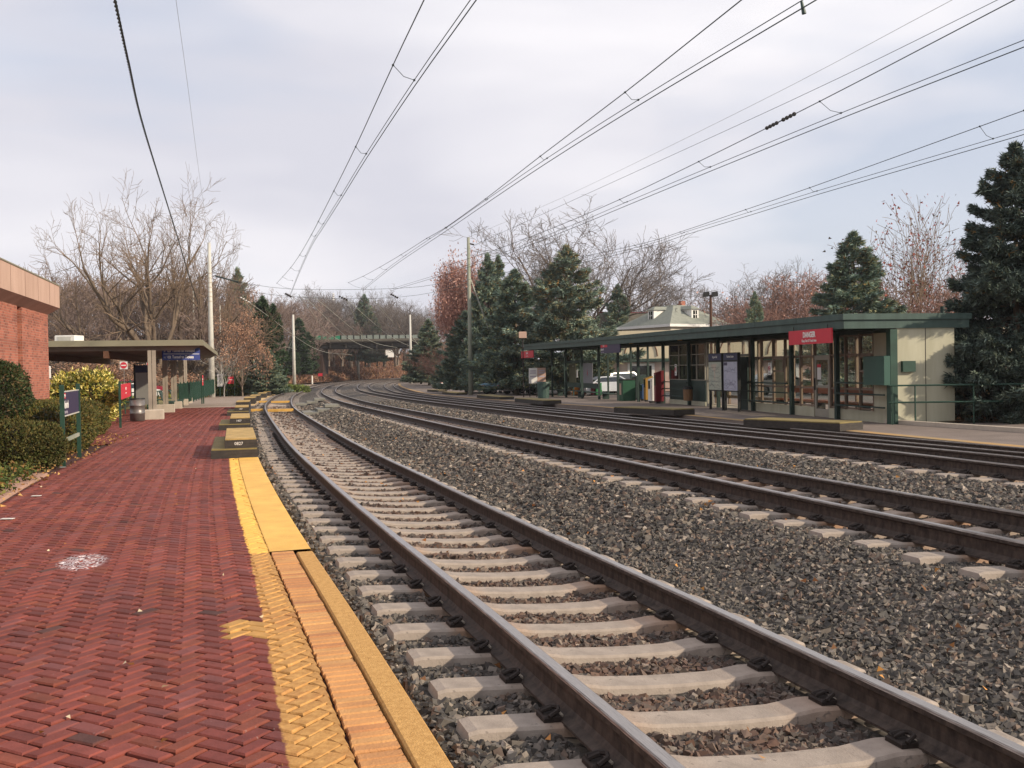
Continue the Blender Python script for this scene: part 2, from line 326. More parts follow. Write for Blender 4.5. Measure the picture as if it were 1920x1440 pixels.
# loose stones, dense near the camera
def stones(name, s0, s1, n0, n1, dens, r0, r1, seed):
    rg = np.random.default_rng(seed); A = (s1 - s0) * (n1 - n0); n_ = int(A * dens)
    s = rg.uniform(s0, s1, n_); n = rg.uniform(n0, n1, n_); X, Y = C(s, n)
    Z = zbed(n) + GR * np.clip(Y - 15, 0, 95)
    px = np.array([AX.x, AX.y, AX.z]); f = np.array(AF); u = np.array(AU); P = np.stack([X, Y, Z - CZ], -1)
    d = P @ f; ok = (d > 1.0) & (np.abs(P @ px) < d * 0.56 + 0.6) & (np.abs(P @ u) < d * 0.40 + 0.3)
    for k in range(4):
        ph = np.mod(s - start[k] - 0.11 + 0.305, 0.61) - 0.305
        ok &= ~((np.abs(n - TR[k][0]) < 1.34) & (np.abs(ph) < 0.135) & (rg.uniform(size=n_) < 0.985))
        ok &= ~(np.abs(np.abs(n - TR[k][0]) - 0.75) < 0.085)
    s, n, X, Y, Z = s[ok], n[ok], X[ok], Y[ok], Z[ok]; m_ = len(s)
    clump = np.sin(s * 2.1 + 3 * np.sin(n * 1.7)) * 0.012 + np.sin(s * 5.3 + n * 4.1) * 0.008
    r = rg.uniform(r0, r1, m_) * rg.choice([0.7, 1, 1.25], m_, p=[0.3, 0.5, 0.2])
    base = np.array([[-1, -1, -1], [1, -1, -1], [1, 1, -1], [-1, 1, -1], [-1, -1, 1], [1, -1, 1], [1, 1, 1], [-1, 1, 1]], float)
    V = base[None] * (1 + rg.uniform(-0.4, 0.25, (m_, 8, 3))); V[:, 4:, :2] *= rg.uniform(0.35, 0.95, (m_, 1, 1))
    V *= np.stack([r * rg.uniform(0.8, 1.3, m_), r * rg.uniform(0.6, 1.0, m_), r * rg.uniform(0.4, 0.8, m_)], -1)[:, None, :]
    # random rotation
    q = rg.normal(size=(m_, 4)); q[:, 3] *= 1.0; q[:, :2] *= 0.6; q /= np.linalg.norm(q, axis=1)[:, None]; x_, y_, z_, w_ = q.T
    Rm = np.stack([1 - 2 * (y_**2 + z_**2), 2 * (x_*y_ - z_*w_), 2 * (x_*z_ + y_*w_), 2 * (x_*y_ + z_*w_), 1 - 2 * (x_**2 + z_**2), 2 * (y_*z_ - x_*w_), 2 * (x_*z_ - y_*w_), 2 * (y_*z_ + x_*w_), 1 - 2 * (x_**2 + y_**2)], -1).reshape(-1, 3, 3)
    V = np.einsum('nij,nkj->nki', Rm, V)
    V += np.stack([X, Y, Z + clump * 0.6 + r * rg.uniform(-0.25, 0.4, m_)], -1)[:, None, :]
    pal = np.array([lin(c) for c in ('#45423e', '#55504a', '#686159', '#6b5b4f', '#7b7166', '#998d80', '#383531')])
    ci = rg.choice(7, m_, p=[0.24, 0.22, 0.2, 0.12, 0.09, 0.025, 0.105]); c = pal[ci] * rg.uniform(0.8, 1.2, (m_, 1))
    tr = np.zeros(m_)
    for k in range(3): tr = np.maximum(tr, np.exp(-((np.abs(n - TR[k][0]) - 0.2) / 0.55) ** 2) * (0.75 if k == 0 else 0.5))
    rust = np.array(lin('#5d4032')); tr *= rg.uniform(0.1, 1, m_); c = c * (1 - tr[:, None]) + rust * tr[:, None]
    c = np.repeat(c, 8, 0)
    Fb = np.array([[3, 2, 1, 0], [4, 5, 6, 7], [0, 1, 5, 4], [1, 2, 6, 5], [2, 3, 7, 6], [3, 0, 4, 7]])
    Fq = (np.arange(m_)[:, None, None] * 8 + Fb[None]).reshape(-1, 4)
    o = npmesh(name, V.reshape(-1, 3), Fq, K['stone'], col=c); tag(o, label, 'ballast', kind='stuff'); return m_
K['stone'] = M('ballast_stone', '#ffffff', 0.75, 0.25, 25, 0.0, attr=True, spec=0.35)
label = 'loose grey and brown crushed stone lying between and beside the rails'
tot = stones('ballast_stones', 2.0, 9.5, -1.46, 12.5, 1850, 0.014, 0.025, 1)
tot += stones('ballast_stones', 9.5, 17, -1.46, 12.9, 800, 0.022, 0.034, 2)
tot += stones('ballast_stones', 17, 34, -1.46, 13.5, 330, 0.028, 0.045, 3)
tot += stones('ballast_stones', 34, 64, -1.46, 13.5, 130, 0.04, 0.06, 4)
print('stones', tot)

# ------------------------------------------------ rails
def railmats():
    out = []
    for nm, c1, c2, rough, metal in (('rail_worn_top', '#827b76', '#c4bcb4', 0.28, 0.85), ('rail_head_edge', '#635a53', '#b3aaa1', 0.4, 0.55), ('rail_side', '#281f1a', '#55483f', 0.75, 0.1)):
        mt = bpy.data.materials.new(nm); mt.use_nodes = True; t = mt.node_tree; b = t.nodes['Principled BSDF']; setin(b, {'Roughness': rough, 'Metallic': metal, 'Specular IOR Level': 0.5})
        uv = N(t, 'ShaderNodeUVMap'); mpg = N(t, 'ShaderNodeMapping'); mpg.inputs['Scale'].default_value = (6 if nm == 'rail_side' else 2.2, 5 if nm != 'rail_side' else 1.0, 1); t.links.new(uv.outputs[0], mpg.inputs[0])
        nn = N(t, 'ShaderNodeTexNoise'); setin(nn, {'Scale': 3.0, 'Detail': 6, 'Roughness': 0.65}); t.links.new(mpg.outputs[0], nn.inputs['Vector'])
        r = N(t, 'ShaderNodeValToRGB'); r.color_ramp.elements[0].position = 0.35 if nm != 'rail_head_edge' else 0.42; r.color_ramp.elements[1].position = 0.68; r.color_ramp.elements[0].color = (*lin(c1), 1); r.color_ramp.elements[1].color = (*lin(c2), 1)
        t.links.new(nn.outputs[0], r.inputs[0]); t.links.new(r.outputs[0], b.inputs['Base Color']); out.append(mt)
    return out
RM = railmats()
half = [(0.026, 0.0), (0.033, -0.004), (0.0375, -0.012), (0.0375, -0.036), (0.012, -0.05), (0.009, -0.085), (0.011, -0.135), (0.03, -0.158), (0.076, -0.172), (0.076, -0.185)]
prof = [(x, z) for x, z in half] + [(-x, z) for x, z in reversed(half)]
pmi = [1, 1, 2, 2, 2, 2, 2, 2, 2, 2, 2, 2, 2, 2, 2, 2, 2, 1, 1, 0]
rs = np.concatenate([np.arange(-3.5, 45, 0.4), np.arange(45, 415, 1.5)])
RL = [('left rail of the nearest track, shiny worn top above a brown web', 'right rail of the nearest track, streaked brown side facing the camera'),
      ('left rail of the second track from the brick platform', 'right rail of the second track from the brick platform'),
      ('left rail of the third track, bright chipped head edge', 'right rail of the third track, beyond its bright left neighbour'),
      ('left rail of the farthest track, dull dark head', 'right rail of the farthest track, beside the shaded platform')]
for k, (off, L, Rr) in enumerate(TR):
    for side, zt in ((-1, L), (1, Rr)):
        X, Y = C(rs, off + side * 0.75); h = np.interp(rs, SS, HH); g = GR * np.clip(Y - 15, 0, 95); pp = np.array(prof); n_ = len(prof)
        wob = 0.0015 * np.sin(rs * 3.1 + k) if k == 0 else 0 * rs
        V = np.stack([X[:, None] + pp[None, :, 0] * np.cos(h)[:, None], Y[:, None] - pp[None, :, 0] * np.sin(h)[:, None], zt + g[:, None] + pp[None, :, 1] + wob[:, None]], -1)
        UV = np.stack([np.repeat(rs[:, None], n_, 1), np.repeat(np.arange(n_)[None] * 0.13, len(rs), 0)], -1)
        i, j = np.meshgrid(np.arange(len(rs) - 1), np.arange(n_), indexing='ij'); j2 = (j + 1) % n_
        Fq = np.stack([i * n_ + j, (i + 1) * n_ + j, (i + 1) * n_ + j2, i * n_ + j2], -1).reshape(-1, 4)
        o = npmesh('rail', V.reshape(-1, 3), Fq, RM, uv=UV.reshape(-1, 2))
        o.data.polygons.foreach_set('material_index', np.tile(np.array(pmi, np.int32), len(rs) - 1)); sm = np.array([m_ != 0 for m_ in pmi]); 
        tag(o, RL[k][0 if side < 0 else 1], 'rail', 'rails of the four tracks')

# ------------------------------------------------ sleepers
def sleeper_mesh(k, low=False):
    sl_ = -(TR[k][1] - TR[k][2]) / 1.5; mb = MB()
    st = [(-1.3, -0.075), (-1.285, -0.012), (-1.24, 0.0), (-0.55, 0.0), (-0.36, -0.028), (-0.1, -0.036), (0.1, -0.036), (0.36, -0.028), (0.55, 0.0), (1.24, 0.0), (1.285, -0.012), (1.3, -0.075)]
    if low: st = [(-1.3, 0), (1.3, 0)]
    ring = []
    for x, dz in st:
        t = 0.105; b_ = 0.135; bev = 0.014; zz = sl_ * x + dz
        ring.append([(x, -b_, sl_ * x - 0.2), (x, -t, zz - bev), (x, -t + bev, zz), (x, t - bev, zz), (x, t, zz - bev), (x, b_, sl_ * x - 0.2)])
    for a, b_ in zip(ring[:-1], ring[1:]):
        for i in range(5): mb.face([a[i], a[i + 1], b_[i + 1], b_[i]][::-1])
    mb.face(ring[0]); mb.face(ring[-1][::-1])
    return mb
clipmb = MB()
clipmb.cbox(-0.045, 0.045, -0.06, 0.06, -0.01, 0.03, 0.008); clipmb.tube([(-0.02, -0.062, 0.03), (0.03, -0.05, 0.052), (0.045, 0, 0.05), (0.02, 0.035, 0.045), (-0.03, 0.045, 0.032), (-0.035, 0.0, 0.04), (0.01, -0.005, 0.055)], 0.011, 6)
clipmb.box(0.035, 0.062, -0.03, 0.03, 0.0, 0.022, 1)
ORD = 'first second third fourth fifth sixth seventh eighth ninth tenth eleventh twelfth thirteenth fourteenth fifteenth sixteenth seventeenth eighteenth'.split()
TL = ['pale concrete sleeper under the nearest track', 'pale concrete sleeper under the second track', 'pale concrete sleeper under the third track', 'pale concrete sleeper under the farthest track']
TG = ['sleepers of the nearest track', 'sleepers of the second track', 'sleepers of the third track', 'sleepers of the farthest track']
cap = [112, 88, 62, 30]; start = [1.4, 4.6, 8.5, 12.5]; clipme = None; far = MB(); SP = 0.61
for k in range(4):
    off = TR[k][0]; sl_ = -(TR[k][1] - TR[k][2]) / 1.5; seat = (TR[k][1] + TR[k][2]) / 2 - 0.185; me = None; s = start[k] + 0.11; i = 0; vis = 0
    lowpts = [(-1.3, -0.11, 0), (1.3, -0.11, 0), (1.3, 0.11, 0), (-1.3, 0.11, 0)]
    while s < 410:
        p = C(s, off, seat); h = head(s)
        if i < cap[k]:
            if me is None:
                o = sleeper_mesh(k).build('sleeper', K['tie'], world=False); me = o.data
            else: o = bpy.data.objects.new('sleeper', me); COL.objects.link(o)
            if k == 0:
                e_ = C(s, off - 1.2, seat); v_ = e_ - Vector((0, 0, CZ)); w_ = C(s, off + 0.9, seat) - Vector((0, 0, CZ))
                if any(a_.dot(AF) > 0 and abs(a_.dot(AX) / a_.dot(AF)) * F < 960 and abs(a_.dot(AU) / a_.dot(AF)) * F < 720 for a_ in (v_, w_)): vis += 1
            o.location = p; o.rotation_euler = (0, 0, -h + random.uniform(-0.006, 0.006)); tag(o, TL[k] if not (k == 0 and 0 < vis <= 18) else 'pale concrete sleeper under the nearest track, %s up from the bottom edge of the photo' % ORD[vis - 1], 'railway sleeper', TG[k])
            lim = (30, 26, 20, 0)[k]
            if s < lim:
                for sx in (-0.75, 0.75):
                    for d in (-1, 1):
                        if clipme is None:
                            c = clipmb.build('rail_clip', [K['iron'], K['concrete']], world=False); clipme = c.data
                        else: c = bpy.data.objects.new('rail_clip', clipme); COL.objects.link(c)
                        x = sx + d * 0.115; c.parent = o; c.location = (x, random.uniform(-0.01, 0.01), sl_ * x); c.rotation_euler = (0, 0, 0 if d < 0 else PI)
        else:
            ch, sh = math.cos(-h), math.sin(-h); far.face([(p.x + x * ch - y * sh, p.y + x * sh + y * ch, p.z + sl_ * x) for x, y, _ in lowpts])
        i += 1; s += SP
tag(far.build('sleepers', K['tie']), 'pale concrete sleepers receding round the curve towards the bridge', 'sleepers', kind='stuff')

# ------------------------------------------------ left platform (brick herringbone)
def brickmat():
    mt = bpy.data.materials.new('platform_brick'); mt.use_nodes = True; t = mt.node_tree; b = t.nodes['Principled BSDF']; setin(b, {'Roughness': 0.78, 'Specular IOR Level': 0.3})
    at = N(t, 'ShaderNodeVertexColor', layer_name='Col'); uv = N(t, 'ShaderNodeUVMap'); sep = N(t, 'ShaderNodeSeparateXYZ'); t.links.new(uv.outputs[0], sep.inputs[0])
    tc = N(t, 'ShaderNodeTexCoord')
    def noise(sc, d=5, r=0.6):
        n = N(t, 'ShaderNodeTexNoise'); setin(n, {'Scale': sc, 'Detail': d, 'Roughness': r}); t.links.new(tc.outputs['Object'], n.inputs['Vector']); return n.outputs[0]
    def math_(op, a, b_=None, c=None):
        n = N(t, 'ShaderNodeMath', operation=op)
        for i, v in enumerate((a, b_, c)):
            if v is None: continue
            if isinstance(v, (int, float)): n.inputs[i].default_value = v
            else: t.links.new(v, n.inputs[i])
        return n.outputs[0]
    def rng(x, a, b_, c=0.0, d=1.0):
        n = N(t, 'ShaderNodeMapRange'); setin(n, {1: a, 2: b_, 3: c, 4: d}); t.links.new(x, n.inputs[0]); return n.outputs[0]
    def mix(f, a, b_, bt='MIX'):
        n = N(t, 'ShaderNodeMix', data_type='RGBA', blend_type=bt)
        for key, v in ((0, f), ('A', a), ('B', b_)):
            if isinstance(v, (int, float)): n.inputs[key].default_value = v
            elif isinstance(v, tuple): n.inputs[key].default_value = (*v, 1)
            else: t.links.new(v, n.inputs[key])
        return n.outputs['Result']
    S_, N_ = sep.outputs[0], sep.outputs[1]
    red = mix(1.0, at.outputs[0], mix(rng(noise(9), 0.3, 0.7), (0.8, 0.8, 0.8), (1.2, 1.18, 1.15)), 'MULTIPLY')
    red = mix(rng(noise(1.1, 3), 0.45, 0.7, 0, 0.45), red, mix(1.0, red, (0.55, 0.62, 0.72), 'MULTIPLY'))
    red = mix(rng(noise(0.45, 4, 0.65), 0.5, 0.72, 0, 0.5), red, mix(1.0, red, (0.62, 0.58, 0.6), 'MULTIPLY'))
    red = mix(rng(noise(40, 2, 0.5), 0.70, 0.74, 0, 0.35), red, (0.32, 0.24, 0.22))
    # scuffed pale scrawl on the bricks
    dx = math_('DIVIDE', math_('SUBTRACT', S_, 10.15), 0.42); dy = math_('DIVIDE', math_('SUBTRACT', N_, -3.4), 0.21)
    rr = math_('SQRT', math_('ADD', math_('MULTIPLY', dx, dx), math_('MULTIPLY', dy, dy)))
    wv = N(t, 'ShaderNodeTexWave', wave_type='BANDS'); setin(wv, {'Scale': 6.5, 'Distortion': 9, 'Detail': 3, 'Detail Scale': 2}); mpg = N(t, 'ShaderNodeMapping'); mpg.inputs['Scale'].default_value = (1.6, 1, 1); mpg.inputs['Rotation'].default_value = (0, 0, 0.6); t.links.new(uv.outputs[0], mpg.inputs[0]); t.links.new(mpg.outputs[0], wv.inputs[0])
    scr = math_('MULTIPLY', rng(rr, 1.05, 0.75), rng(wv.outputs[0], 0.45, 0.8)); scr = math_('MULTIPLY', scr, rng(noise(14), 0.3, 0.5))
    red = mix(math_('MULTIPLY', scr, 1.0), red, (0.62, 0.57, 0.59))
    wob = math_('MULTIPLY', math_('SUBTRACT', noise(8, 6, 0.7), 0.5), 0.09)
    edge = math_('ADD', math_('MULTIPLY', rng(S_, 3.0, 10.0, -2.13, -2.0), 1.0), wob)
    ym = rng(math_('SUBTRACT', N_, edge), -0.004, 0.008)
    ym = math_('MULTIPLY', ym, rng(S_, 21.2, 20.7))
    worn = mix(rng(noise(22), 0.35, 0.7), (0.38, 0.19, 0.055), (0.56, 0.31, 0.10)); worn = mix(rng(noise(3, 6, 0.7), 0.52, 0.72, 0, 0.55), worn, (0.33, 0.12, 0.05))
    fresh = mix(rng(noise(5), 0.3, 0.7), (0.74, 0.43, 0.085), (0.83, 0.50, 0.11)); fresh = mix(rng(noise(2.2, 7, 0.75), 0.56, 0.7, 0, 0.3), fresh, (0.45, 0.25, 0.08))
    yl = mix(rng(math_('ADD', S_, math_('MULTIPLY', wob, 0.6)), 9.94, 9.96), worn, fresh)
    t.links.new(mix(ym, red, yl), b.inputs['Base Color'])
    bp = N(t, 'ShaderNodeBump'); setin(bp, {'Strength': 0.35, 'Distance': 0.01}); t.links.new(noise(70, 3), bp.inputs['Height']); t.links.new(bp.outputs[0], b.inputs['Normal'])
    return mt
K['brick'] = brickmat()
K['joint'] = M('sand_joint', '#4a2d28', 0.95, 0.3, 12, 0.4, 60)
K['yellowfresh'] = M('fresh_yellow_paint', (0.66, 0.37, 0.075), 0.65, 0.1, 3, 0.3, 60, col2=(0.84, 0.51, 0.115), detail=9)
K['yelloworn'] = M('worn_orange_yellow_paint', (0.42, 0.22, 0.06), 0.85, 0.25, 30, 0.5, 110, col2=(0.62, 0.36, 0.12))
def nleft(s): return -4.93 if s < 27 else (-6.6 if s < 42 else -9.5)
def nleft_v(s): return np.where(s < 27, -4.93, np.where(s < 35, -6.0, -10.5))
W = 0.1; r2 = math.sqrt(2)
us, vs = [], []
I, J = np.meshgrid(np.arange(-110, 520), np.arange(0, 580), indexing='ij'); I = I.ravel(); J = J.ravel()
k4 = (I - J) % 4; hm_ = k4 == 0; vm_ = k4 == 3
rects = []
for msk, du, dv in ((hm_, 2, 1), (vm_, 1, 2)):
    rects.append(np.stack([I[msk], J[msk], np.full(msk.sum(), du), np.full(msk.sum(), dv)], -1))
rc = np.concatenate(rects).astype(float)
cu, cv = (rc[:, 0] + rc[:, 2] / 2) * W, (rc[:, 1] + rc[:, 3] / 2) * W
cs, cn = (cu + cv) / r2, (cu - cv) / r2
ok = (cs > 2.5) & (cs < 60.8) & (cn < -1.74) & (cn > nleft_v(cs) + 0.02) ; rc = rc[ok]; cs = cs[ok]; cn = cn[ok]; nb = len(rc)
# cull bricks well outside the view
Xb, Yb = C(cs, cn); ok = (np.abs(Xb) < Yb * 0.62 + 1.0); rc = rc[ok]; cs = cs[ok]; cn = cn[ok]; nb = len(rc)
J_ = 0.005; bv = 0.009; tilt = NR.normal(0, 0.0015, (nb, 3)); gapx = NR.uniform(0, 0.006, nb) * np.where((cs > 9.95) & (cs < 20.8) & (cn > -2.05), 0.2, 1)
pz_ = (cs > 9.95) & (cs < 20.8) & (cn > -2.05)
def corners(inset):
    inset = np.where(pz_, inset * 0.3, np.where(cn > -2.05, inset * 0.7, inset))
    a0 = rc[:, 0] * W + inset + gapx; a1 = (rc[:, 0] + rc[:, 2]) * W - inset; b0 = rc[:, 1] * W + inset; b1 = (rc[:, 1] + rc[:, 3]) * W - inset - gapx
    return np.stack([np.stack([a0, b0], -1), np.stack([a1, b0], -1), np.stack([a1, b1], -1), np.stack([a0, b1], -1)], 1)   # nb,4,2
lo = corners(J_); hi = corners(J_ + bv)
def tosn(c): return (c[..., 0] + c[..., 1]) / r2, (c[..., 0] - c[..., 1]) / r2
VV = []; UVs = []
for c, z in ((lo, -0.075), (lo, -0.058), (hi, -0.050)):
    s_, n_ = tosn(c); n_ = np.minimum(n_, -1.825 + NR.uniform(-0.006, 0.004, (nb, 1))); X, Y = C(s_, n_)
    zz = z + GR * np.clip(Y - 15, 0, 95) + tilt[:, :1] + (np.array([-1, 1, 1, -1])[None] * tilt[:, 1:2] + np.array([-1, -1, 1, 1])[None] * tilt[:, 2:3]) * 0.7
    VV.append(np.stack([X, Y, zz], -1)); UVs.append(np.stack([s_, n_], -1))
V = np.concatenate(VV, 1).reshape(-1, 3); UV = np.concatenate(UVs, 1).reshape(-1, 2)
fb = [[8, 9, 10, 11]] + [[a, (a + 1) % 4, 4 + (a + 1) % 4, 4 + a] for a in range(4)] + [[4 + a, 4 + (a + 1) % 4, 8 + (a + 1) % 4, 8 + a] for a in range(4)]
Fq = (np.arange(nb)[:, None, None] * 12 + np.array(fb)[None]).reshape(-1, 4)
Fq = Fq[:, ::-1]
pal = np.array([lin(c) for c in ('#81443c', '#7a3e37', '#824637', '#723c36', '#7b4743', '#5c3c37')])
colr = pal[NR.choice(6, nb, p=[0.33, 0.25, 0.18, 0.12, 0.11, 0.01])] * NR.uniform(0.80, 1.03, (nb, 1))
pt = (cs > 7.05) & (cs < 7.5) & (cn > -2.36) & (cn < -1.95); colr[pt] = (0.5, 0.27, 0.08)
colv = np.repeat(colr[:, None], 12, 1); colv[:, :8] = colv[:, :8] * 0.55 + np.array(lin('#7a3a28')) * 0.45
colv[pt] = (0.5, 0.27, 0.08)
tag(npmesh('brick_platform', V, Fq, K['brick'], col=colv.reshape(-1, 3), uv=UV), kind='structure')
# soldier course
mb = MB(); s = 2.5; mis = 0
while s < 9.9:
    w = 0.068 + random.uniform(-0.003, 0.003); dz = random.gauss(0, 0.0025); mis = random.choice((0, 0, 1, 2)); nj = random.uniform(-0.006, 0.004)
    P = [C(a, n, z + dz) for z, ins in ((-0.08, 0), (-0.058, 0)) for a, n in ((s, -1.81 + nj), (s, -1.612), (s + w, -1.612), (s + w, -1.81 + nj))]
    T = [C(a, n, -0.049 + dz) for a, n in ((s + 0.005, -1.806 + nj), (s + 0.005, -1.617), (s + w - 0.005, -1.617), (s + w - 0.005, -1.806 + nj))]
    mb.hexa(P, mis); mb.hexa(P[4:] + T, mis); s += w + 0.017
K['soldier'] = M('worn_painted_brick', (0.42, 0.20, 0.08), 0.85, 0.25, 3, 0.4, 60, col2=(0.60, 0.30, 0.11))
tag(mb.build('brick_edging', [K['soldier'], M('worn_painted_brick_b', (0.44, 0.22, 0.085), 0.85, 0.25, 3, 0.4, 60, col2=(0.62, 0.34, 0.13)), M('worn_painted_brick_c', (0.36, 0.16, 0.07), 0.85, 0.25, 3, 0.4, 60, col2=(0.50, 0.23, 0.09))]), kind='structure')
strip('platform_base', sr_(0, 61, 0.5), [(-12, -0.09), (-1.462, -0.09), (-1.46, -0.5)], K['joint'])
strip('platform_curb', sr_(0, 9.95, 0.35), [(-1.60, -0.08), (-1.60, -0.045), (-1.59, -0.035), (-1.465, -0.035), (-1.455, -0.045), (-1.452, -0.5)], K['yelloworn'])
strip('platform_curb', np.append(sr_(9.95, 20.6, 0.35), 20.72), [(-1.823, -0.08), (-1.823, -0.044), (-1.815, -0.042), (-1.465, -0.040), (-1.455, -0.048), (-1.452, -0.5)], K['yellowfresh'])
strip('platform_curb', sr_(20.72, 61, 0.5), [(-1.823, -0.08), (-1.823, -0.047), (-1.465, -0.045), (-1.455, -0.052), (-1.452, -0.5)], K['dark'])
K['path'] = M('asphalt_path', '#85766b', 0.9, 0.12, 1.5, 0.3, 60, col2='#9a8878')
strip('platform_path', sr_(61, 190, 1.5), [(-7.5, -0.05), (-1.46, -0.05), (-1.455, -0.5)], K['path'])
K['palestrip'] = M('pale_concrete_strip', '#b3a494', 0.85, 0.1, 3)
strip('platform_strip', sr_(60.9, 62.6, 0.5), [(-8.5, -0.045), (-1.8, -0.045)], K['palestrip'])
strip('platform_curb', sr_(62.7, 190, 1.5), [(-2.0, -0.044), (-1.46, -0.044)], M('sand_yellow_edge', '#c5a573', 0.8, 0.1, 3))
strip('platform_border', sr_(0, 19, 0.5), [(-5.35, -0.06), (-5.3, -0.047), (-4.96, -0.047), (-4.95, -0.09)], M('pink_concrete_border', '#a98674', 0.9, 0.15, 3, 0.3, 40))
strip('planting_bed', sr_(0, 27, 1.0), [(-30, -0.04), (-14, -0.03), (-6.6, 0.0), (-5.32, -0.045)], K['soil'])
strip('planting_bed', sr_(27, 35, 1.0), [(-30, -0.04), (-14, -0.03), (-8.6, 0.0), (-6.1, -0.045)], K['soil'])
strip('planting_bed', sr_(35, 60, 1.0), [(-30, -0.04), (-14, -0.03), (-10.6, -0.045)], K['asphalt'])
strip('verge', sr_(60, 200, 3.0), [(-60, -0.04), (-7.4, -0.03)], M('dry_grass', '#6d6b40', 0.95, 0.3, 1.2, 0.5, 8, col2='#8a7a4c'))

# ------------------------------------------------ right platform and street level beyond
K['plat4'] = M('brown_asphalt_platform', '#6b6058', 0.9, 0.12, 0.8, 0.25, 60, col2='#80736a', detail=8)
K['edge4'] = M('faded_yellow_edge', '#8f7f60', 0.85, 0.2, 1.2, 0.2, 40, col2='#b58a50', detail=8)
zr0 = lambda Y: zr(Y)
strip('far_platform', sr_(6, 178, 1.5), [(13.55, -0.5), (13.56, 0.0), (13.95, 0.002), (13.951, 0.002), (24.0, 0.03)], K['plat4'], zabs=zr0)
strip('far_platform_edge', sr_(6, 178, 1.5), [(13.57, 0.006), (13.94, 0.006)], K['edge4'], zabs=zr0)
strip('parking_lot', sr_(10, 200, 2.0), [(21.5, 0.0), (24.0, 0.035), (75, 0.2), (140, 0.6)], K['asphalt'], zabs=zr0)
# ================================================================ plants: builders
def segs_to_mesh(name, S, mat, parent=None, sides=4, smooth=True):
    """S: list of (p, q, r0, r1)"""
    A = np.array([[*p, *q, a, b] for p, q, a, b in S]); n_ = len(A); p, q = A[:, :3], A[:, 3:6]; d = q - p; d /= np.linalg.norm(d, axis=1)[:, None] + 1e-9
    u = np.where(np.abs(d[:, 2:3]) < 0.9, np.array([[0, 0, 1.0]]), np.array([[1.0, 0, 0]])); x = np.cross(d, u); x /= np.linalg.norm(x, axis=1)[:, None]; y = np.cross(d, x)
    an = np.arange(sides) * 2 * PI / sides; c, s = np.cos(an), np.sin(an)
    dirs = x[:, None] * c[None, :, None] + y[:, None] * s[None, :, None]
    V = np.concatenate([p[:, None] + dirs * A[:, 6][:, None, None], q[:, None] + dirs * A[:, 7][:, None, None]], 1).reshape(-1, 3)
    k = np.arange(sides); k2 = (k + 1) % sides
    Fb = np.stack([k, k2, k2 + sides, k + sides], -1); Fq = (np.arange(n_)[:, None, None] * 2 * sides + Fb[None]).reshape(-1, 4)
    return npmesh(name, V, Fq, mat, parent=parent, smooth=smooth)
def bare_segs(h, seed, spread=0.5, trunk=0.25, r0=0.18, upright=0.35, levels=4, kids=(6, 7, 7, 5), tips=None, limbs=None, minr=0.006, lean=(0, 0)):
    rg = random.Random(seed); S = []; tp = []
    def grow(p, d, L, r, lev):
        n_ = 5 if lev < 2 else 3; pts = [p]; dd = d.copy()
        for i in range(n_):
            dd = (dd + Vector((rg.gauss(0, 1), rg.gauss(0, 1), rg.gauss(0, 1))) * (0.10 + 0.05 * lev) + Vector((0, 0, upright * (0.10 if lev < 3 else 0.16)))).normalized()
            q = pts[-1] + dd * L / n_; a = r * (1 - 0.75 * i / n_); b = r * (1 - 0.75 * (i + 1) / n_)
            S.append((tuple(pts[-1]), tuple(q), max(a, minr), max(b, minr * 0.8))); pts.append(q)
        if lev >= levels: tp.append((pts[-1], dd)); return
        kc = kids[min(lev, len(kids) - 1)]
        for j in range(kc):
            t = 0.28 + 0.72 * (j + rg.random()) / kc; i = min(n_ - 1, int(t * n_)); f = t * n_ - i; q = pts[i].lerp(pts[i + 1], min(1, f))
            ax = Vector((rg.gauss(0, 1), rg.gauss(0, 1), rg.gauss(0, 1))); ax = (ax - dd * ax.dot(dd)).normalized()
            ang = rg.uniform(0.4, 0.85); nd = (dd * math.cos(ang) + ax * math.sin(ang)).normalized()
            grow(q, nd, L * rg.uniform(0.42, 0.68) * (1.15 - 0.45 * t), max(minr, r * (1 - 0.7 * t) * 0.62), lev + 1)
    th = h * trunk; top = Vector((rg.gauss(0, 0.03) * h * 0.2, rg.gauss(0, 0.03) * h * 0.2, th))
    S.append(((0, 0, -0.3), tuple(top * 0.5), r0 * 1.25, r0)); S.append((tuple(top * 0.5), tuple(top), r0, r0 * 0.92))
    nl = limbs or 6
    for j in range(nl):
        a = 2 * PI * (j + rg.uniform(-0.3, 0.3)) / nl; tl = spread * rg.uniform(0.5, 1.25) if j else 0.08
        d = Vector((math.cos(a) * math.sin(tl), math.sin(a) * math.sin(tl), math.cos(tl)))
        d = (d + Vector((lean[0], lean[1], 0))).normalized()
        grow(top * rg.uniform(0.8, 1.0), d, (h - th) * rg.uniform(0.62, 0.8), r0 * rg.uniform(0.45, 0.65), 1)
    return S, tp
def blades(C0, D, L, Wd, cols, rg, per=5, cone=0.55):
    """narrow triangles around tuft centres C0 (n,3) pointing D"""
    n_ = len(C0); D = np.repeat(D, per, 0) + rg.normal(0, cone, (n_ * per, 3)); D /= np.linalg.norm(D, axis=1)[:, None]
    c = np.repeat(C0, per, 0) + rg.normal(0, 0.15, (n_ * per, 3)) * np.repeat(L, per)[:, None]
    x = np.cross(D, rg.normal(size=(n_ * per, 3))); x /= np.linalg.norm(x, axis=1)[:, None]
    l = np.repeat(L, per) * rg.uniform(0.7, 1.3, n_ * per); w = np.repeat(Wd, per)
    V = np.stack([c - x * w[:, None] / 2, c + x * w[:, None] / 2, c + D * l[:, None]], 1).reshape(-1, 3)
    col = np.repeat(np.repeat(cols, per, 0) * rg.uniform(0.8, 1.2, (n_ * per, 1)), 3, 0)
    return V, np.arange(n_ * per * 3).reshape(-1, 3), col
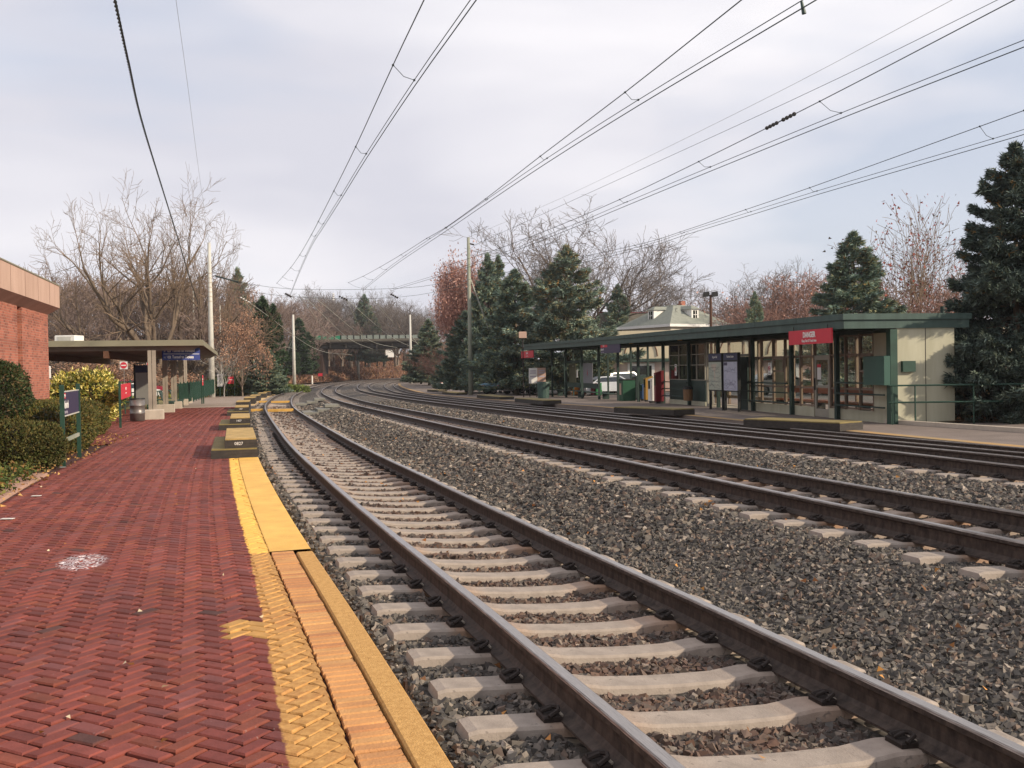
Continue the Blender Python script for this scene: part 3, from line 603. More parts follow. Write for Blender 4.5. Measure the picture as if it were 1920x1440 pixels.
def spruce(h, r, seed, tufts=9000, tl=0.32, pal=('#3f4d42', '#4d5c50', '#37443a', '#5d6a5c'), cones=0.0, low=0.05, shape=0.8, per=5, rag=0.12, nbr=None):
    rg = np.random.default_rng(seed); root = empty('spruce_tree', (0, 0, 0))
    nb = nbr or int(26 + h * 14); zt = low + (1 - low) * (np.arange(nb) + rg.uniform(0, 1, nb)) / nb; zt = zt ** 1.08
    az = rg.uniform(0, 2 * PI, nb); Rb = (r * (1 - zt) ** shape) * (1 + rg.normal(0, rag, nb)) + 0.06 * r * (1 - zt) + 0.05
    Rb *= np.where(zt < low + 0.12, 0.85, 1.0)
    wgt = Rb ** 1.5 + 0.1; wgt /= wgt.sum(); bi = rg.choice(nb, tufts, p=wgt)
    u = rg.uniform(0.12, 1.0, tufts) ** 0.6; lat = rg.normal(0, 0.20, tufts) * Rb[bi] * (1.1 - u) + rg.normal(0, 0.05, tufts)
    out = np.stack([np.cos(az[bi]), np.sin(az[bi]), 0 * u], -1); side = np.stack([-out[:, 1], out[:, 0], 0 * u], -1)
    dro = -0.16 * Rb[bi] * np.sin(u * 2.4) + 0.10 * Rb[bi] * u * zt[bi] * 3 - 0.10 * np.abs(lat)
    P = out * (Rb[bi] * u)[:, None] + side * lat[:, None]; P[:, 2] += zt[bi] * h + dro + rg.normal(0, 0.06, tufts)
    D = out * 0.9 + side * (np.sign(lat) * 0.5)[:, None]; D[:, 2] += 0.15 * rg.normal(size=tufts) - 0.1 + 0.35 * zt[bi]
    top = int(tufts * 0.02); P = np.concatenate([P, np.stack([rg.normal(0, 0.05, top), rg.normal(0, 0.05, top), rg.uniform(0.9, 1.02, top) * h], -1)]); D = np.concatenate([D, np.tile([[0, 0, 1.0]], (top, 1)) + rg.normal(0, 0.4, (top, 3))])
    pl = np.array([lin(c) for c in pal]); cl = pl[rg.choice(len(pal), len(P))]
    if cones: m_ = rg.uniform(size=len(P)) < cones * np.clip((P[:, 2] / h - 0.3) * 2, 0, 1); cl[m_] = np.array(lin('#84683f'))
    V, Ft, c = blades(P, D, np.full(len(P), tl), np.full(len(P), tl * 0.30), cl, rg, per=per)
    npmesh('crown', V, Ft, K['leaf'], col=c, parent=root)
    S = [((0, 0, -0.3), (0, 0, h * 0.5), 0.03 * r + 0.09, 0.02 * r + 0.05), ((0, 0, h * 0.5), (0, 0, h * 0.97), 0.02 * r + 0.05, 0.02)]
    for i in range(nb):
        if i % 2 == 0: o = np.array([math.cos(az[i]), math.sin(az[i]), 0]) * Rb[i]; S.append(((0, 0, zt[i] * h), (o[0] * 0.85, o[1] * 0.85, zt[i] * h - 0.1 * Rb[i]), 0.035, 0.01))
    segs_to_mesh('trunk', S, K['bark'], parent=root)
    return root
def bare_tree(h, seed, mat='twig', name='bare_tree', leaves=None, leafn=0, leafsize=0.12, **kw):
    root = empty(name, (0, 0, 0)); S, tp = bare_segs(h, seed, **kw)
    cut = 0.045; thick = [s for s in S if s[2] > cut]; thin = [s for s in S if s[2] <= cut]
    if thick: segs_to_mesh('trunk', thick, K['bark'] if mat == 'twig' else K['barkpale'], parent=root, sides=6)
    segs_to_mesh('crown', thin, K[mat], parent=root, sides=3)
    if leaves and leafn:
        rg = np.random.default_rng(seed + 5); idx = rg.integers(0, len(tp), leafn); P = np.array([tuple(tp[i][0]) for i in idx]) + rg.normal(0, leafsize * 1.6, (leafn, 3))
        pl = np.array([lin(c) for c in leaves]); V, Ft, c = blades(P, rg.normal(size=(leafn, 3)), np.full(leafn, leafsize), np.full(leafn, leafsize * 0.8), pl[rg.choice(len(pl), leafn)], rg, per=1, cone=0.3)
        npmesh('leaves', V, Ft, K['leaf'], col=c, parent=root)
    return root
def leaf_body(root, c, rad, n_, size, pal, seed, power=2.4, zmin=-0.9, depth=0.12, corecol='shade', part='leaves', wid=0.75, fuzz=0.05):
    """leaves spread through the outer layer of a rounded clipped body"""
    rg = np.random.default_rng(seed); d = rg.normal(size=(n_, 3)); d /= np.linalg.norm(d, axis=1)[:, None]
    nr = (np.abs(d) ** power).sum(1) ** (1 / power); P = d / nr[:, None]
    ok = P[:, 2] > zmin; P = P[ok]; d = d[ok]; bump = 1 + 0.05 * np.sin(P[:, 0] * 5 + seed) * np.cos(P[:, 1] * 6) + 0.03 * np.sin(P[:, 2] * 9 + seed)
    k = 1 - rg.uniform(0, 1, len(P)) ** 2 * depth + rg.normal(0, fuzz * 0.3, len(P))
    rad = np.array(rad); Pw = P * rad * (k * bump)[:, None] + np.array(c); nrm = P / rad; nrm /= np.linalg.norm(nrm, axis=1)[:, None]
    pl = np.array([lin(x) for x in pal]); cl = pl[rg.choice(len(pl), len(P))]
    V, Ft, col = blades(Pw, nrm + np.array([0, 0, 0.3]), np.full(len(P), size), np.full(len(P), size * wid), cl, rg, per=2, cone=0.7)
    return V, Ft, col
def bush(name, loc, bodies, n_, size, pal, seed, label, cat, group=None, depth=0.14, power=2.4, fuzz=0.05, rz=0, wid=0.75):
    root = empty(name, loc, rz, label, cat, group); Vs, Fs, Cs = [], [], []; b = 0; mb = MB()
    for i, (c, rad) in enumerate(bodies):
        V, Ft, col = leaf_body(root, c, rad, n_, size, pal, seed + i, power=power, depth=depth, fuzz=fuzz, wid=wid)
        Vs.append(V); Fs.append(Ft + b); Cs.append(col); b += len(V)
        # twiggy core
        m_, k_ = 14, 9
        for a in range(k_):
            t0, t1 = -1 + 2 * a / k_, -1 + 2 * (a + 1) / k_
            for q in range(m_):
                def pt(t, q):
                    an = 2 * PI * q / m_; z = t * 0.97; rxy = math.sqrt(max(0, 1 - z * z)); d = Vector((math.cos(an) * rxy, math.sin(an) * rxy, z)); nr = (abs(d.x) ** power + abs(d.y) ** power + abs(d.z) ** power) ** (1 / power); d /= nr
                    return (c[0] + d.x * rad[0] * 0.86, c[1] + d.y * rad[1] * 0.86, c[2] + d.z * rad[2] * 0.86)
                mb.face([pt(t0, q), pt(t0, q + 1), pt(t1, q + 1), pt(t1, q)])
    npmesh('leaves', np.concatenate(Vs), np.concatenate(Fs), K['leaf'], col=np.concatenate(Cs), parent=root)
    mb.build('branches', K['core'], root, world=False, smooth=True)
    return root
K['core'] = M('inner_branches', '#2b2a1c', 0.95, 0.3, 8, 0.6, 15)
def place(o, loc, label, cat, group=None, rz=0, sc=1.0):
    o.location = loc; o.rotation_euler = (0, 0, rz); o.scale = sc if isinstance(sc, (tuple, list)) else (sc, sc, sc); tag(o, label, cat, group); return o

# ================================================================ hedges and bushes at the left
yew = ('#444a25', '#363c1f', '#52502a', '#4a4322', '#5e5430'); yewtop = ('#4a4a26', '#695830', '#545023', '#3f4424')
# hand-placed from the photograph's ground positions
p = gp(30, 878); bush('low_bush', p, [((-0.15, 0, 0.38), (0.85, 0.85, 0.47))], 15000, 0.045, yew, 1, 'low rounded dark green bush nearest the camera, by the ivy', 'bush', 'clipped bushes beside the brick platform', power=2.6, rz=-0.3)
p = up(-45, 760, 20.5); p.z = -0.08; bush('dome_bush', p, [((0, 0, 0.95), (1.02, 1.2, 1.12))], 15000, 0.055, ('#2f3d1e', '#38452a', '#44482a', '#27331a', '#5a4a30'), 2, 'tall domed dark green bush at the left edge before the brick building', 'bush', 'clipped bushes beside the brick platform', power=2.2)
p = C(25.0, -6.35, -0.08); bush('hedge', p, [((-1.15, -2.0, 0.52), (1.15, 1.9, 0.58)), ((0.1, 0.3, 0.52), (1.15, 2.9, 0.58))], 22000, 0.05, yewtop, 3, 'long box-clipped hedge behind the station name sign', 'hedge', 'clipped bushes beside the brick platform', power=4.0, rz=-head(25), depth=0.1)
p = C(32.0, -6.75, -0.12); bush('hedge', p, [((0, 0, 0.5), (1.15, 2.4, 0.58))], 16000, 0.055, yewtop, 4, 'short clipped hedge farther along, next to the red danger sign', 'hedge', 'clipped bushes beside the brick platform', power=3.4, rz=-head(31), depth=0.1)
pp = up(158, 725, 36.5); pp.z = gz(36) - 0.1
bush('variegated_bush', pp, [((-0.42, 0, 0.95), (0.72, 0.9, 0.82)), ((0.38, 0.1, 1.0), (0.70, 0.9, 0.86))], 4200, 0.13, ('#b3a04a', '#c9b65c', '#8e8a3c', '#6d7430', '#d7cb80', '#5c6428'), 5, 'tall yellow-green variegated bush under the canopy edge', 'bush', depth=0.3, fuzz=0.5, wid=0.5)
# ivy and leaf litter strip
def scatter(name, s0, s1, n0, n1, cnt, size, pal, seed, label, cat, zoff=0.0, zh=0.1, flat=0.5, fn=None, per=1):
    rg = np.random.default_rng(seed); s = rg.uniform(s0, s1, cnt); n = rg.uniform(n0, n1, cnt)
    if fn is not None: k = fn(s, n, rg); s, n = s[k], n[k]
    X, Y = C(s, n); Z = (zbed(n) + 0.045 if n0 > -1.41 else zoff) + GR * np.clip(Y - 15, 0, 95) + rg.uniform(0, zh, len(s)); pl = np.array([lin(x) for x in pal])
    D = rg.normal(size=(len(s), 3)); D[:, 2] *= flat
    V, Ft, col = blades(np.stack([X, Y, Z], -1), D, np.full(len(s), size), np.full(len(s), size * 0.8), pl[rg.choice(len(pl), len(s))], rg, per=per, cone=0.3)
    return tag(npmesh(name, V, Ft, K['leaf'], col=col), label, cat, kind='stuff')
scatter('ivy', 13.6, 19.2, -7.8, -4.95, 9000, 0.06, ('#3c4a22', '#4d5a2a', '#2f3b1c', '#6d6a36', '#7a5a35'), 11, 'green ivy and creeping leaves in the bed at the foot of the low bush', 'ivy', -0.05, 0.2, 0.6, fn=lambda s, n, r: n < -5.05 - 0.5 * np.clip((15.5 - s), 0, 9) * 0.9 + 0.12 * np.sin(s * 4))
scatter('leaf_litter', 12.5, 32, -7.5, -4.7, 2600, 0.055, ('#8a6238', '#a9804a', '#6d4a2c', '#b8945c'), 12, 'dead brown leaves lying along the bed edge', 'leaves', -0.045, 0.03, 0.15, fn=lambda s, n, r: r.uniform(size=len(s)) < np.exp(-np.abs(n + 5.1) * 2.2))
p = up(56, 734, 31.5); p.z = gz(31) + 0.35
bush('red_shrub', (p.x, p.y, p.z - 0.3), [((0, 0, 0.5), (0.34, 0.34, 0.3))], 500, 0.09, ('#b3202a', '#d03038', '#8c1a22'), 13, 'small bright red leaved shrub at the foot of the brick wall', 'shrub', depth=0.6, fuzz=0.6)
# ================================================================ writing
TXT = {}
def text(s, size, mat, parent, Mx, ext=0.002, align='CENTER', xs=1.0, name='lettering', bold=0.0):
    c = bpy.data.curves.new('txt', 'FONT'); c.body = s; c.size = size; c.align_x = align; c.align_y = 'CENTER'; c.extrude = ext; c.offset = bold; c.resolution_u = 3
    o = bpy.data.objects.new('txt', c); COL.objects.link(o); dg = bpy.context.evaluated_depsgraph_get(); me = bpy.data.meshes.new_from_object(o.evaluated_get(dg)); bpy.data.objects.remove(o); bpy.data.curves.remove(c)
    me.materials.clear(); me.materials.append(mat); me.transform(Matrix.Diagonal((xs, 1, 1, 1)))
    t = bpy.data.objects.new(name, me); COL.objects.link(t); t.parent = parent; t.matrix_local = Mx; return t
def PM(x, y, z): return Matrix.Translation((x, y, z)) @ Matrix.Rotation(PI / 2, 4, 'X')      # letters upright, facing local -Y
K['letter'] = M('white_lettering', '#dedbd5', 0.6, 0.04, 3)
K['dimletter'] = M('grey_lettering', '#a9a2ac', 0.6, 0.04, 3)
# ================================================================ left side: brick building
# wall parallel to the track: local x along the track (away), wall face towards +n
def trackframe(s): return -head(s)
pb = up(93, 745, 33.0); pb.z = gz(33) - 0.1; s0, fn_ = sn(pb); h0 = head(s0)
bb = empty('brick_building', pb, PI / 2 - h0, 'brick building with a broad tan fascia at the left edge', 'building')   # local x = along track forward, local y = -n
def brickwall(name, c1, c2, mortar, scale=1.0):
    mt = bpy.data.materials.new(name); mt.use_nodes = True; t = mt.node_tree; b = t.nodes['Principled BSDF']; setin(b, {'Roughness': 0.85})
    tc = N(t, 'ShaderNodeTexCoord'); sep = N(t, 'ShaderNodeSeparateXYZ'); t.links.new(tc.outputs['Object'], sep.inputs[0]); ad = N(t, 'ShaderNodeMath', operation='ADD'); t.links.new(sep.outputs[0], ad.inputs[0]); t.links.new(sep.outputs[1], ad.inputs[1])
    cb = N(t, 'ShaderNodeCombineXYZ'); t.links.new(ad.outputs[0], cb.inputs[0]); t.links.new(sep.outputs[2], cb.inputs[1])
    br = N(t, 'ShaderNodeTexBrick'); setin(br, {'Scale': 1.0 / scale, 'Mortar Size': 0.008, 'Brick Width': 0.22, 'Row Height': 0.075, 'Color1': (*lin(c1), 1), 'Color2': (*lin(c2), 1), 'Mortar': (*lin(mortar), 1), 'Bias': -0.3}); t.links.new(cb.outputs[0], br.inputs['Vector'])
    nn = N(t, 'ShaderNodeTexNoise'); setin(nn, {'Scale': 1.2, 'Detail': 5}); t.links.new(tc.outputs['Object'], nn.inputs['Vector']); mr = N(t, 'ShaderNodeMapRange'); setin(mr, {1: 0.3, 2: 0.7, 3: 0.82, 4: 1.15}); t.links.new(nn.outputs[0], mr.inputs[0])
    mu = N(t, 'ShaderNodeVectorMath', operation='SCALE'); t.links.new(br.outputs[0], mu.inputs[0]); t.links.new(mr.outputs[0], mu.inputs['Scale']); t.links.new(mu.outputs[0], b.inputs['Base Color'])
    bp = N(t, 'ShaderNodeBump'); setin(bp, {'Strength': 0.6, 'Distance': 0.01}); bp.invert = True; t.links.new(br.outputs['Fac'], bp.inputs['Height']); t.links.new(bp.outputs[0], b.inputs['Normal'])
    return mt
K['brickwall'] = brickwall('red_brick_wall', '#a8624d', '#65362d', '#a07a68')
mb = MB()
mb.box(-4.0, 0, 0, 6, 0, 3.85); mb.box(-4.6, -4.001, 0.45, 6, 0, 3.85); mb.box(-30, -4.601, 0, 6, 0, 3.85)
mb.build('brick_wall', K['brickwall'], bb, world=False)
mb = MB(); x0, x1, y0 = -30, 0.15, -0.35
ft = 4.8; fb_ = 3.85
mb.hexa([(x0, 0.0, fb_ - 0.0), (x1 - 0.15, 0.0, fb_), (x1 - 0.15, 6, fb_), (x0, 6, fb_), (x0, y0, fb_ + 0.22), (x1, y0, fb_ + 0.22), (x1, 6.5, fb_ + 0.22), (x0, 6.5, fb_ + 0.22)])
mb.box(x0, x1, y0, 6.5, fb_ + 0.223, ft)
mb.build('fascia', K['tan'], bb, world=False)
mb = MB(); mb.box(x0, x1 + 0.02, y0 - 0.02, 6.5, ft + 0.001, ft + 0.04); mb.build('roof_flashing', K['canopyedge'], bb, world=False)
for xj in (-1.6, -3.4, -5.2, -7.0): mb = MB(); mb.box(xj, xj + 0.018, y0 - 0.003, y0 - 0.0005, fb_ + 0.23, ft); mb.build('fascia_joint', K['wood'], bb, world=False)
# small wall box at the corner
mb = MB(); mb.cbox(0.02, 0.22, -0.02, 0.2, 1.75, 2.15, 0.02); mb.box(0.06, 0.18, 0.02, 0.16, 1.35, 1.75, 1); mb.build('meter_box', [K['white'], K['tan']], bb, world=False)

# ================================================================ left canopy
nearR = up(380, 637, 41.5); farR = up(408, 660, 67.5); topz = nearR.z
d = Vector((farR.x - nearR.x, farR.y - nearR.y, 0)).normalized(); hh = math.atan2(d.x, d.y)
cn_ = empty('platform_canopy', (nearR.x, nearR.y, gz(44) - 0.05), -hh, 'long flat-roofed brown canopy over the left platform on posts with concrete footings', 'canopy')   # local y along, local x = right
zc = topz - cn_.location.z; Lc = 26.5; Wc = 10.5
mb = MB(); mb.box(-Wc, 0, 0, Lc, zc - 0.06, zc); mb.build('roof', K['canopyedge'], cn_, world=False)
mb = MB(); mb.box(-Wc, 0.02, -0.03, 0.04, zc - 0.24, zc - 0.062); mb.box(-0.04, 0.03, 0.042, Lc, zc - 0.24, zc - 0.062); mb.box(-Wc, 0, Lc, Lc + 0.05, zc - 0.24, zc - 0.062); mb.build('fascia', K['canopyedge'], cn_, world=False)
for y in [0.5 + i * 1.55 for i in range(17)]:
    mb = MB(); mb.box(-Wc + 0.1, -0.45, y, y + 0.14, zc - 0.42, zc - 0.065); mb.hexa([(-0.45, y, zc - 0.42), (-0.1, y, zc - 0.24), (-0.1, y + 0.14, zc - 0.24), (-0.45, y + 0.14, zc - 0.42), (-0.45, y, zc - 0.065), (-0.1, y, zc - 0.065), (-0.1, y + 0.14, zc - 0.065), (-0.45, y + 0.14, zc - 0.065)]); mb.build('beam', K['canopy'], cn_, world=False)
for x in (-3.9, -6.9): mb = MB(); mb.box(x, x + 0.2, 0.2, Lc - 0.2, zc - 0.72, zc - 0.425); mb.build('girder', K['wood'], cn_, world=False)
def loc_in(o, px, py):
    g = gp(px, py); Mi = world_mat(o).inverted(); v = Mi @ Vector((g.x, g.y, g.z)); return v
for px, py, w in ((287, 789, 0.2), (311, 776, 0.16), (327, 769, 0.2), (340, 763, 0.16), (349, 759, 0.14)):
    v = loc_in(cn_, px, py - 3); gzv = v.z
    mb = MB(); mb.box(v.x - w * 0.75, v.x - w * 0.05, v.y - w / 2, v.y + w / 2, gzv + 0.4, zc - 0.43); mb.box(v.x + w * 0.05 , v.x + w * 0.75, v.y - w / 2 + 0.03, v.y + w / 2 + 0.03, gzv + 0.4, zc - 0.43); mb.build('post', K['canopy'], cn_, world=False)
    mb = MB(); mb.cbox(v.x - 0.42, v.x + 0.42, v.y - 0.3, v.y + 0.3, gzv - 0.15, gzv + 0.4, 0.03); mb.build('footing', K['concrete'], cn_, world=False)
# thin posts carrying the tunnel sign side
g = up(130, 631, 44); rt = empty('rooftop_unit', (g.x, g.y, topz), -0.1, 'grey air handling unit standing on the left canopy roof', 'air conditioner')
mb = MB(); mb.cbox(-0.45, 0.45, -0.4, 0.4, 0.06, 0.36, 0.02); mb.box(-0.3, 0.3, -0.42, -0.403, 0.12, 0.3, 1); mb.build('casing', [K['white'], K['polewhite']], rt, world=False)
mb = MB(); mb.box(-0.4, 0.4, -0.3, -0.2, 0, 0.06); mb.box(-0.4, 0.4, 0.2, 0.3, 0, 0.06); mb.build('base_rail', K['dark'], rt, world=False)
# tunnel sign hanging from the canopy
a = up(304, 652, 42.0); b = up(374, 652, 43.4); w = (b - a).length; ang = math.atan2(b.y - a.y, b.x - a.x)
ts = empty('direction_sign', ((a.x + b.x) / 2, (a.y + b.y) / 2, 0), ang, 'dark blue hanging sign reading Tunnel to Inbound and Tunnel to Tickets', 'sign')
zt_ = (a.z + b.z) / 2; zb_ = zt_ - 0.53; ts.location.z = zb_
mb = MB(); mb.box(-w / 2, w / 2, -0.03, 0.03, 0, 0.53); mb.build('panel', K['blue'], ts, world=False)
mb = MB(); mb.box(-w / 2 + 0.04, w / 2 - 0.04, -0.034, -0.0305, 0.255, 0.272); mb.build('rule', K['letter'], ts, world=False)
for i, tx in enumerate(('Tunnel to Inbound', 'Tunnel to Tickets')):
    z = 0.4 if i == 0 else 0.13
    text(tx, 0.165, K['letter'], ts, PM(-w / 2 + 0.44, -0.036, z), align='LEFT', xs=0.88, bold=0.003)
    mb = MB(); cx = -w / 2 + 0.12
    mb.bar((cx + 0.05, -0.034, z + 0.05), (cx - 0.035, -0.034, z - 0.035), 0.008, 0.02, upv=(0, 1, 0)); mb.bar((cx - 0.045, -0.034, z - 0.045), (cx + 0.02, -0.034, z - 0.045), 0.008, 0.02, upv=(0, 1, 0)); mb.bar((cx - 0.045, -0.034, z - 0.045), (cx - 0.045, -0.034, z + 0.02), 0.008, 0.02, upv=(0, 1, 0)); mb.build('arrow', K['letter'], ts, world=False)
    mb = MB(); cx = -w / 2 + 0.3
    if i == 0:
        mb.box(cx - 0.07, cx + 0.07, -0.036, -0.0305, z - 0.06, z + 0.06); mb.box(cx - 0.04, cx - 0.01, -0.04, -0.0365, z - 0.04, z + 0.04, 1); mb.box(cx + 0.012, cx + 0.042, -0.04, -0.0365, z - 0.04, z + 0.04, 1)
    else:
        mb.box(cx - 0.07, cx + 0.07, -0.036, -0.0305, z - 0.05, z + 0.05); mb.box(cx - 0.05, cx + 0.05, -0.04, -0.0365, z - 0.02, z + 0.022, 1)
    mb.build('pictogram', [K['letter'], K['blue']], ts, world=False)
for x in (-w / 2 + 0.2, w / 2 - 0.2): mb = MB(); mb.box(x - 0.01, x + 0.01, -0.01, 0.01, 0.532, 0.66); mb.build('hanger', K['black'], ts, world=False)

# ---------------------------------------------------------------- two-post signs
def post_sign(name, pA, pB, hA, label, z0, z1, panelmat, group=None, lower=None, th=0.03, postm='greenpost', pw=0.075, over=0.0):
    """posts at world ground points pA,pB (left,right in the photo)"""
    mid = (pA + pB) / 2; ang = math.atan2(pB.y - pA.y, pB.x - pA.x); w = (Vector((pB.x, pB.y)) - Vector((pA.x, pA.y))).length
    r = empty(name, (mid.x, mid.y, min(pA.z, pB.z)), ang, label, 'sign', group)
    for x in (-w / 2, w / 2): mb = MB(); mb.cbox(x - pw / 2, x + pw / 2, -pw / 2, pw / 2, -0.02, hA, 0.008); mb.build('post', K[postm], r, world=False)
    mb = MB(); mb.box(-w / 2 + pw / 2 + 0.002 - over, w / 2 - pw / 2 - 0.002 + over, -th / 2, th / 2, z0, z1); mb.build('panel', K[panelmat], r, world=False)
    if lower: mb = MB(); mb.box(-w / 2 + pw / 2 + 0.002, w / 2 - pw / 2 - 0.002, -0.02, 0.02, lower, lower + 0.07); mb.build('crossbar', K['polegreen'], r, world=False)
    return r, w
A = gp(119, 872); B = gp(149, 855)
r, w = post_sign('station_sign', A, B, 1.5, 'purple station name sign on two green posts beside the hedge', 0.93, 1.36, 'purple', lower=0.42)
x0 = -w / 2 + 0.05
mb = MB(); mb.box(x0, x0 + 0.30, -0.021, -0.0155, 1.24, 1.345); mb.build('logo_plate', K['red'], r, world=False)
text('SEPTA', 0.085, K['letter'], r, PM(x0 + 0.15, -0.025, 1.29), xs=0.9)
text('Narberth', 0.2, K['letter'], r, PM(x0 + 0.03, -0.02, 1.12), align='LEFT', xs=0.85, bold=0.004)
text('To Center City', 0.08, K['dimletter'], r, PM(x0 + 0.03, -0.02, 0.985), align='LEFT')
mb = MB(); mb.box(-w / 2 + 0.04, w / 2 - 0.04, -0.022, 0.022, 0.905, 0.928); mb.box(-w / 2 + 0.04, w / 2 - 0.04, -0.022, 0.022, 1.362, 1.38); mb.build('panel_frame', K['polewhite'], r, world=False)
def danger(r, w, zc, s=1.0, y=-0.018):
    text('DANGER', 0.17 * s, K['letter'], r, PM(0, y, zc + 0.07 * s), xs=0.8, bold=0.003 * s)
    text('Keep Out Of Track Area', 0.075 * s, K['letter'], r, PM(0, y, zc - 0.10 * s), xs=0.8)
A = gp(238, 803); B = gp(246.5, 787) 
B = A + (C(41, -6.4, 0) - C(40, -6.2, 0)).normalized() * 0 + Vector((0.42, 2.4, 0)) * 0 + (gp(257, 791) - A)
r, w = post_sign('danger_sign', gp(226, 802), gp(246, 789), 1.62, 'red danger sign on two green posts next to the steel bin', 0.98, 1.5, 'red', 'red danger signs along the left platform', over=-0.02)
danger(r, w, 1.25, 0.9)
for px, py, pz, lab in ((379, 757, 1.5, 'red danger sign on green posts in front of the picket fence'), (433, 738, 1.5, 'small red danger sign before the far hedge past the white pole')):
    g = gp(px, py) if px < 400 else Vector((up(433, 736, 99).x, 99, gz(99) - 0.05)); A = g + (Vector((0.12, -0.42, 0)) if px < 400 else Vector((-0.35, -0.1, 0))); B = g + (Vector((-0.02, 0.42, 0)) if px < 400 else Vector((0.35, 0.1, 0)))
    r, w = post_sign('danger_sign', A, B, 2.0 if px < 400 else 2.1, lab, 1.25, 1.95, 'red', 'red danger signs along the left platform', over=-0.02); danger(r, w, 1.6, 0.8)

# steel bin
g = gp(258, 790); bn = empty('litter_bin', g, 0, 'ribbed steel drum bin under the left canopy edge', 'bin')
mb = MB(); mb.tube([(0, 0, 0.02), (0, 0, 0.30), (0, 0, 0.31), (0, 0, 0.33), (0, 0, 0.34), (0, 0, 0.6), (0, 0, 0.61), (0, 0, 0.63), (0, 0, 0.64), (0, 0, 0.86)], [0.27, 0.275, 0.287, 0.287, 0.275, 0.275, 0.287, 0.287, 0.275, 0.28], 20); mb.build('drum', K['steel'], bn, world=False, smooth=True)
mb = MB(); mb.tube([(0, 0, 0.861), (0, 0, 0.9)], [0.295, 0.285], 20); mb.build('rim', K['black'], bn, world=False)

# benches / ticket shelter pieces under the canopy
K['shelterglass'] = M('grey_shelter_panel', '#8b8a84', 0.3, 0.1, 1)
for px, py, Yd, lab in ((272, 785, 41.0, 'glazed notice case with dark head under the left canopy'),):
    g = gp(px, 779); r = empty('notice_case', g, 0.05, lab, 'notice board')
    for x in (-0.42, 0.42): mb = MB(); mb.box(x - 0.04, x + 0.04, -0.05, 0.05, 0, 2.35); mb.build('post', K['black'], r, world=False)
    mb = MB(); mb.box(-0.378, 0.378, -0.03, 0.03, 0.5, 1.95); mb.build('panel', K['shelterglass'], r, world=False)
    mb = MB(); mb.box(-0.378, 0.378, -0.05, 0.05, 1.953, 2.3); mb.build('header', K['navy'], r, world=False)
for i, (px, lab) in enumerate(((318, 'slanted green bench end between the first canopy footings'), (336, 'slanted green bench end between the farther canopy footings'))):
    g = gp(px, 768 - i * 4); r = empty('bench', g, -hh, lab, 'bench')
    mb = MB(); mb.box(-0.25, 0.25, -0.9, 0.9, 0.4, 0.46); mb.build('seat', K['green'], r, world=False)
    mb = MB(); mb.hexa([(-0.3, -0.9, 0.5), (-0.25, -0.9, 0.5), (-0.25, 0.9, 0.5), (-0.3, 0.9, 0.5), (-0.5, -0.9, 1.05), (-0.45, -0.9, 1.05), (-0.45, 0.9, 1.05), (-0.5, 0.9, 1.05)]); mb.build('backrest', K['green'], r, world=False)
    for y in (-0.8, 0.8): mb = MB(); mb.box(-0.2, 0.2, y - 0.03, y + 0.03, 0, 0.398); mb.build('leg', K['greenpost'], r, world=False)

# picket fence
A = gp(333, 763) + Vector((-0.3, 1, 0)); B = gp(392, 746) + Vector((-0.4, 3, 0)); L = (B - A).length; r = empty('picket_fence', A, math.atan2(B.y - A.y, B.x - A.x), 'dark green metal picket fence between the canopy and the tall pale pole', 'fence')
mb = MB()
for z in (0.25, 1.25): mb.box(0, L, -0.02, 0.02, z, z + 0.05)
mb.build('rail', K['greenpost'], r, world=False); mb = MB(); x = 0.1
while x < L: mb.box(x - 0.012, x + 0.012, -0.045, -0.022, 0.08, 1.38); x += 0.16
mb.build('pickets', K['greenpost'], r, world=False)
x = 0
while x < L: mb = MB(); mb.box(x - 0.04, x + 0.04, 0.021, 0.1, -0.05, 1.45); mb.build('post', K['greenpost'], r, world=False); x += 2.4
# white vertical sign beyond the pole
g = gp(413, 744); r = empty('vertical_sign', g, 0.1, 'tall narrow white sign with dark vertical lettering behind the pale pole', 'sign')
mb = MB(); mb.box(-0.05, 0.05, -0.05, 0.05, 0, 1.0); mb.build('post', K['greenpost'], r, world=False)
mb = MB(); mb.box(-0.26, 0.26, -0.03, 0.03, 1.0, 2.25); mb.build('panel', K['white'], r, world=False)
text('Narberth', 0.3, K['black'], r, Matrix.Translation((0, -0.034, 1.62)) @ Matrix.Rotation(PI / 2, 4, 'X') @ Matrix.Rotation(PI / 2, 4, 'Z'), xs=0.9)

# ---------------------------------------------------------------- boarding step boxes along the left edge
def stepbox(s, ln, n0, n1, z0, h, lab, top='yellowtop', digits=None, segs=2):
    p = C(s, (n0 + n1) / 2, -0.05 + z0); r = empty('boarding_box', p, -head(s + ln / 2), lab, 'boarding box', 'black and yellow boarding boxes along the left platform edge'); w = n1 - n0
    mb = MB(); mb.box(-w / 2, w / 2, 0, ln, 0, h - 0.03); mb.build('body', K['dark'], r, world=False)
    L_ = ln / segs
    for i in range(segs): mb = MB(); mb.cbox(-w / 2 + 0.012, w / 2 - 0.012, i * L_ + 0.012, (i + 1) * L_ - 0.012, h - 0.0295, h, 0.004); mb.build('top_board', K[top], r, world=False)
    if digits: text(digits, 0.085, K['letter'], r, PM(-0.04, -0.003, (h - 0.03) * 0.55), xs=0.95)
    return r
stepbox(20.75, 3.9, -2.34, -1.46, 0, 0.19, 'wide low black step forming the base under the nearest boarding box', 'olivetop')
stepbox(20.78, 3.85, -2.08, -1.47, 0.192, 0.19, 'nearest boarding box, yellow topped with 0827 on its black end', digits='0827')
stepbox(32.3, 3.2, -2.42, -1.48, 0, 0.19, 'low black base step under the second boarding box', 'olivetop')
stepbox(32.35, 3.1, -2.09, -1.48, 0.192, 0.19, 'second boarding box from the camera with small number on its end', digits='1407')
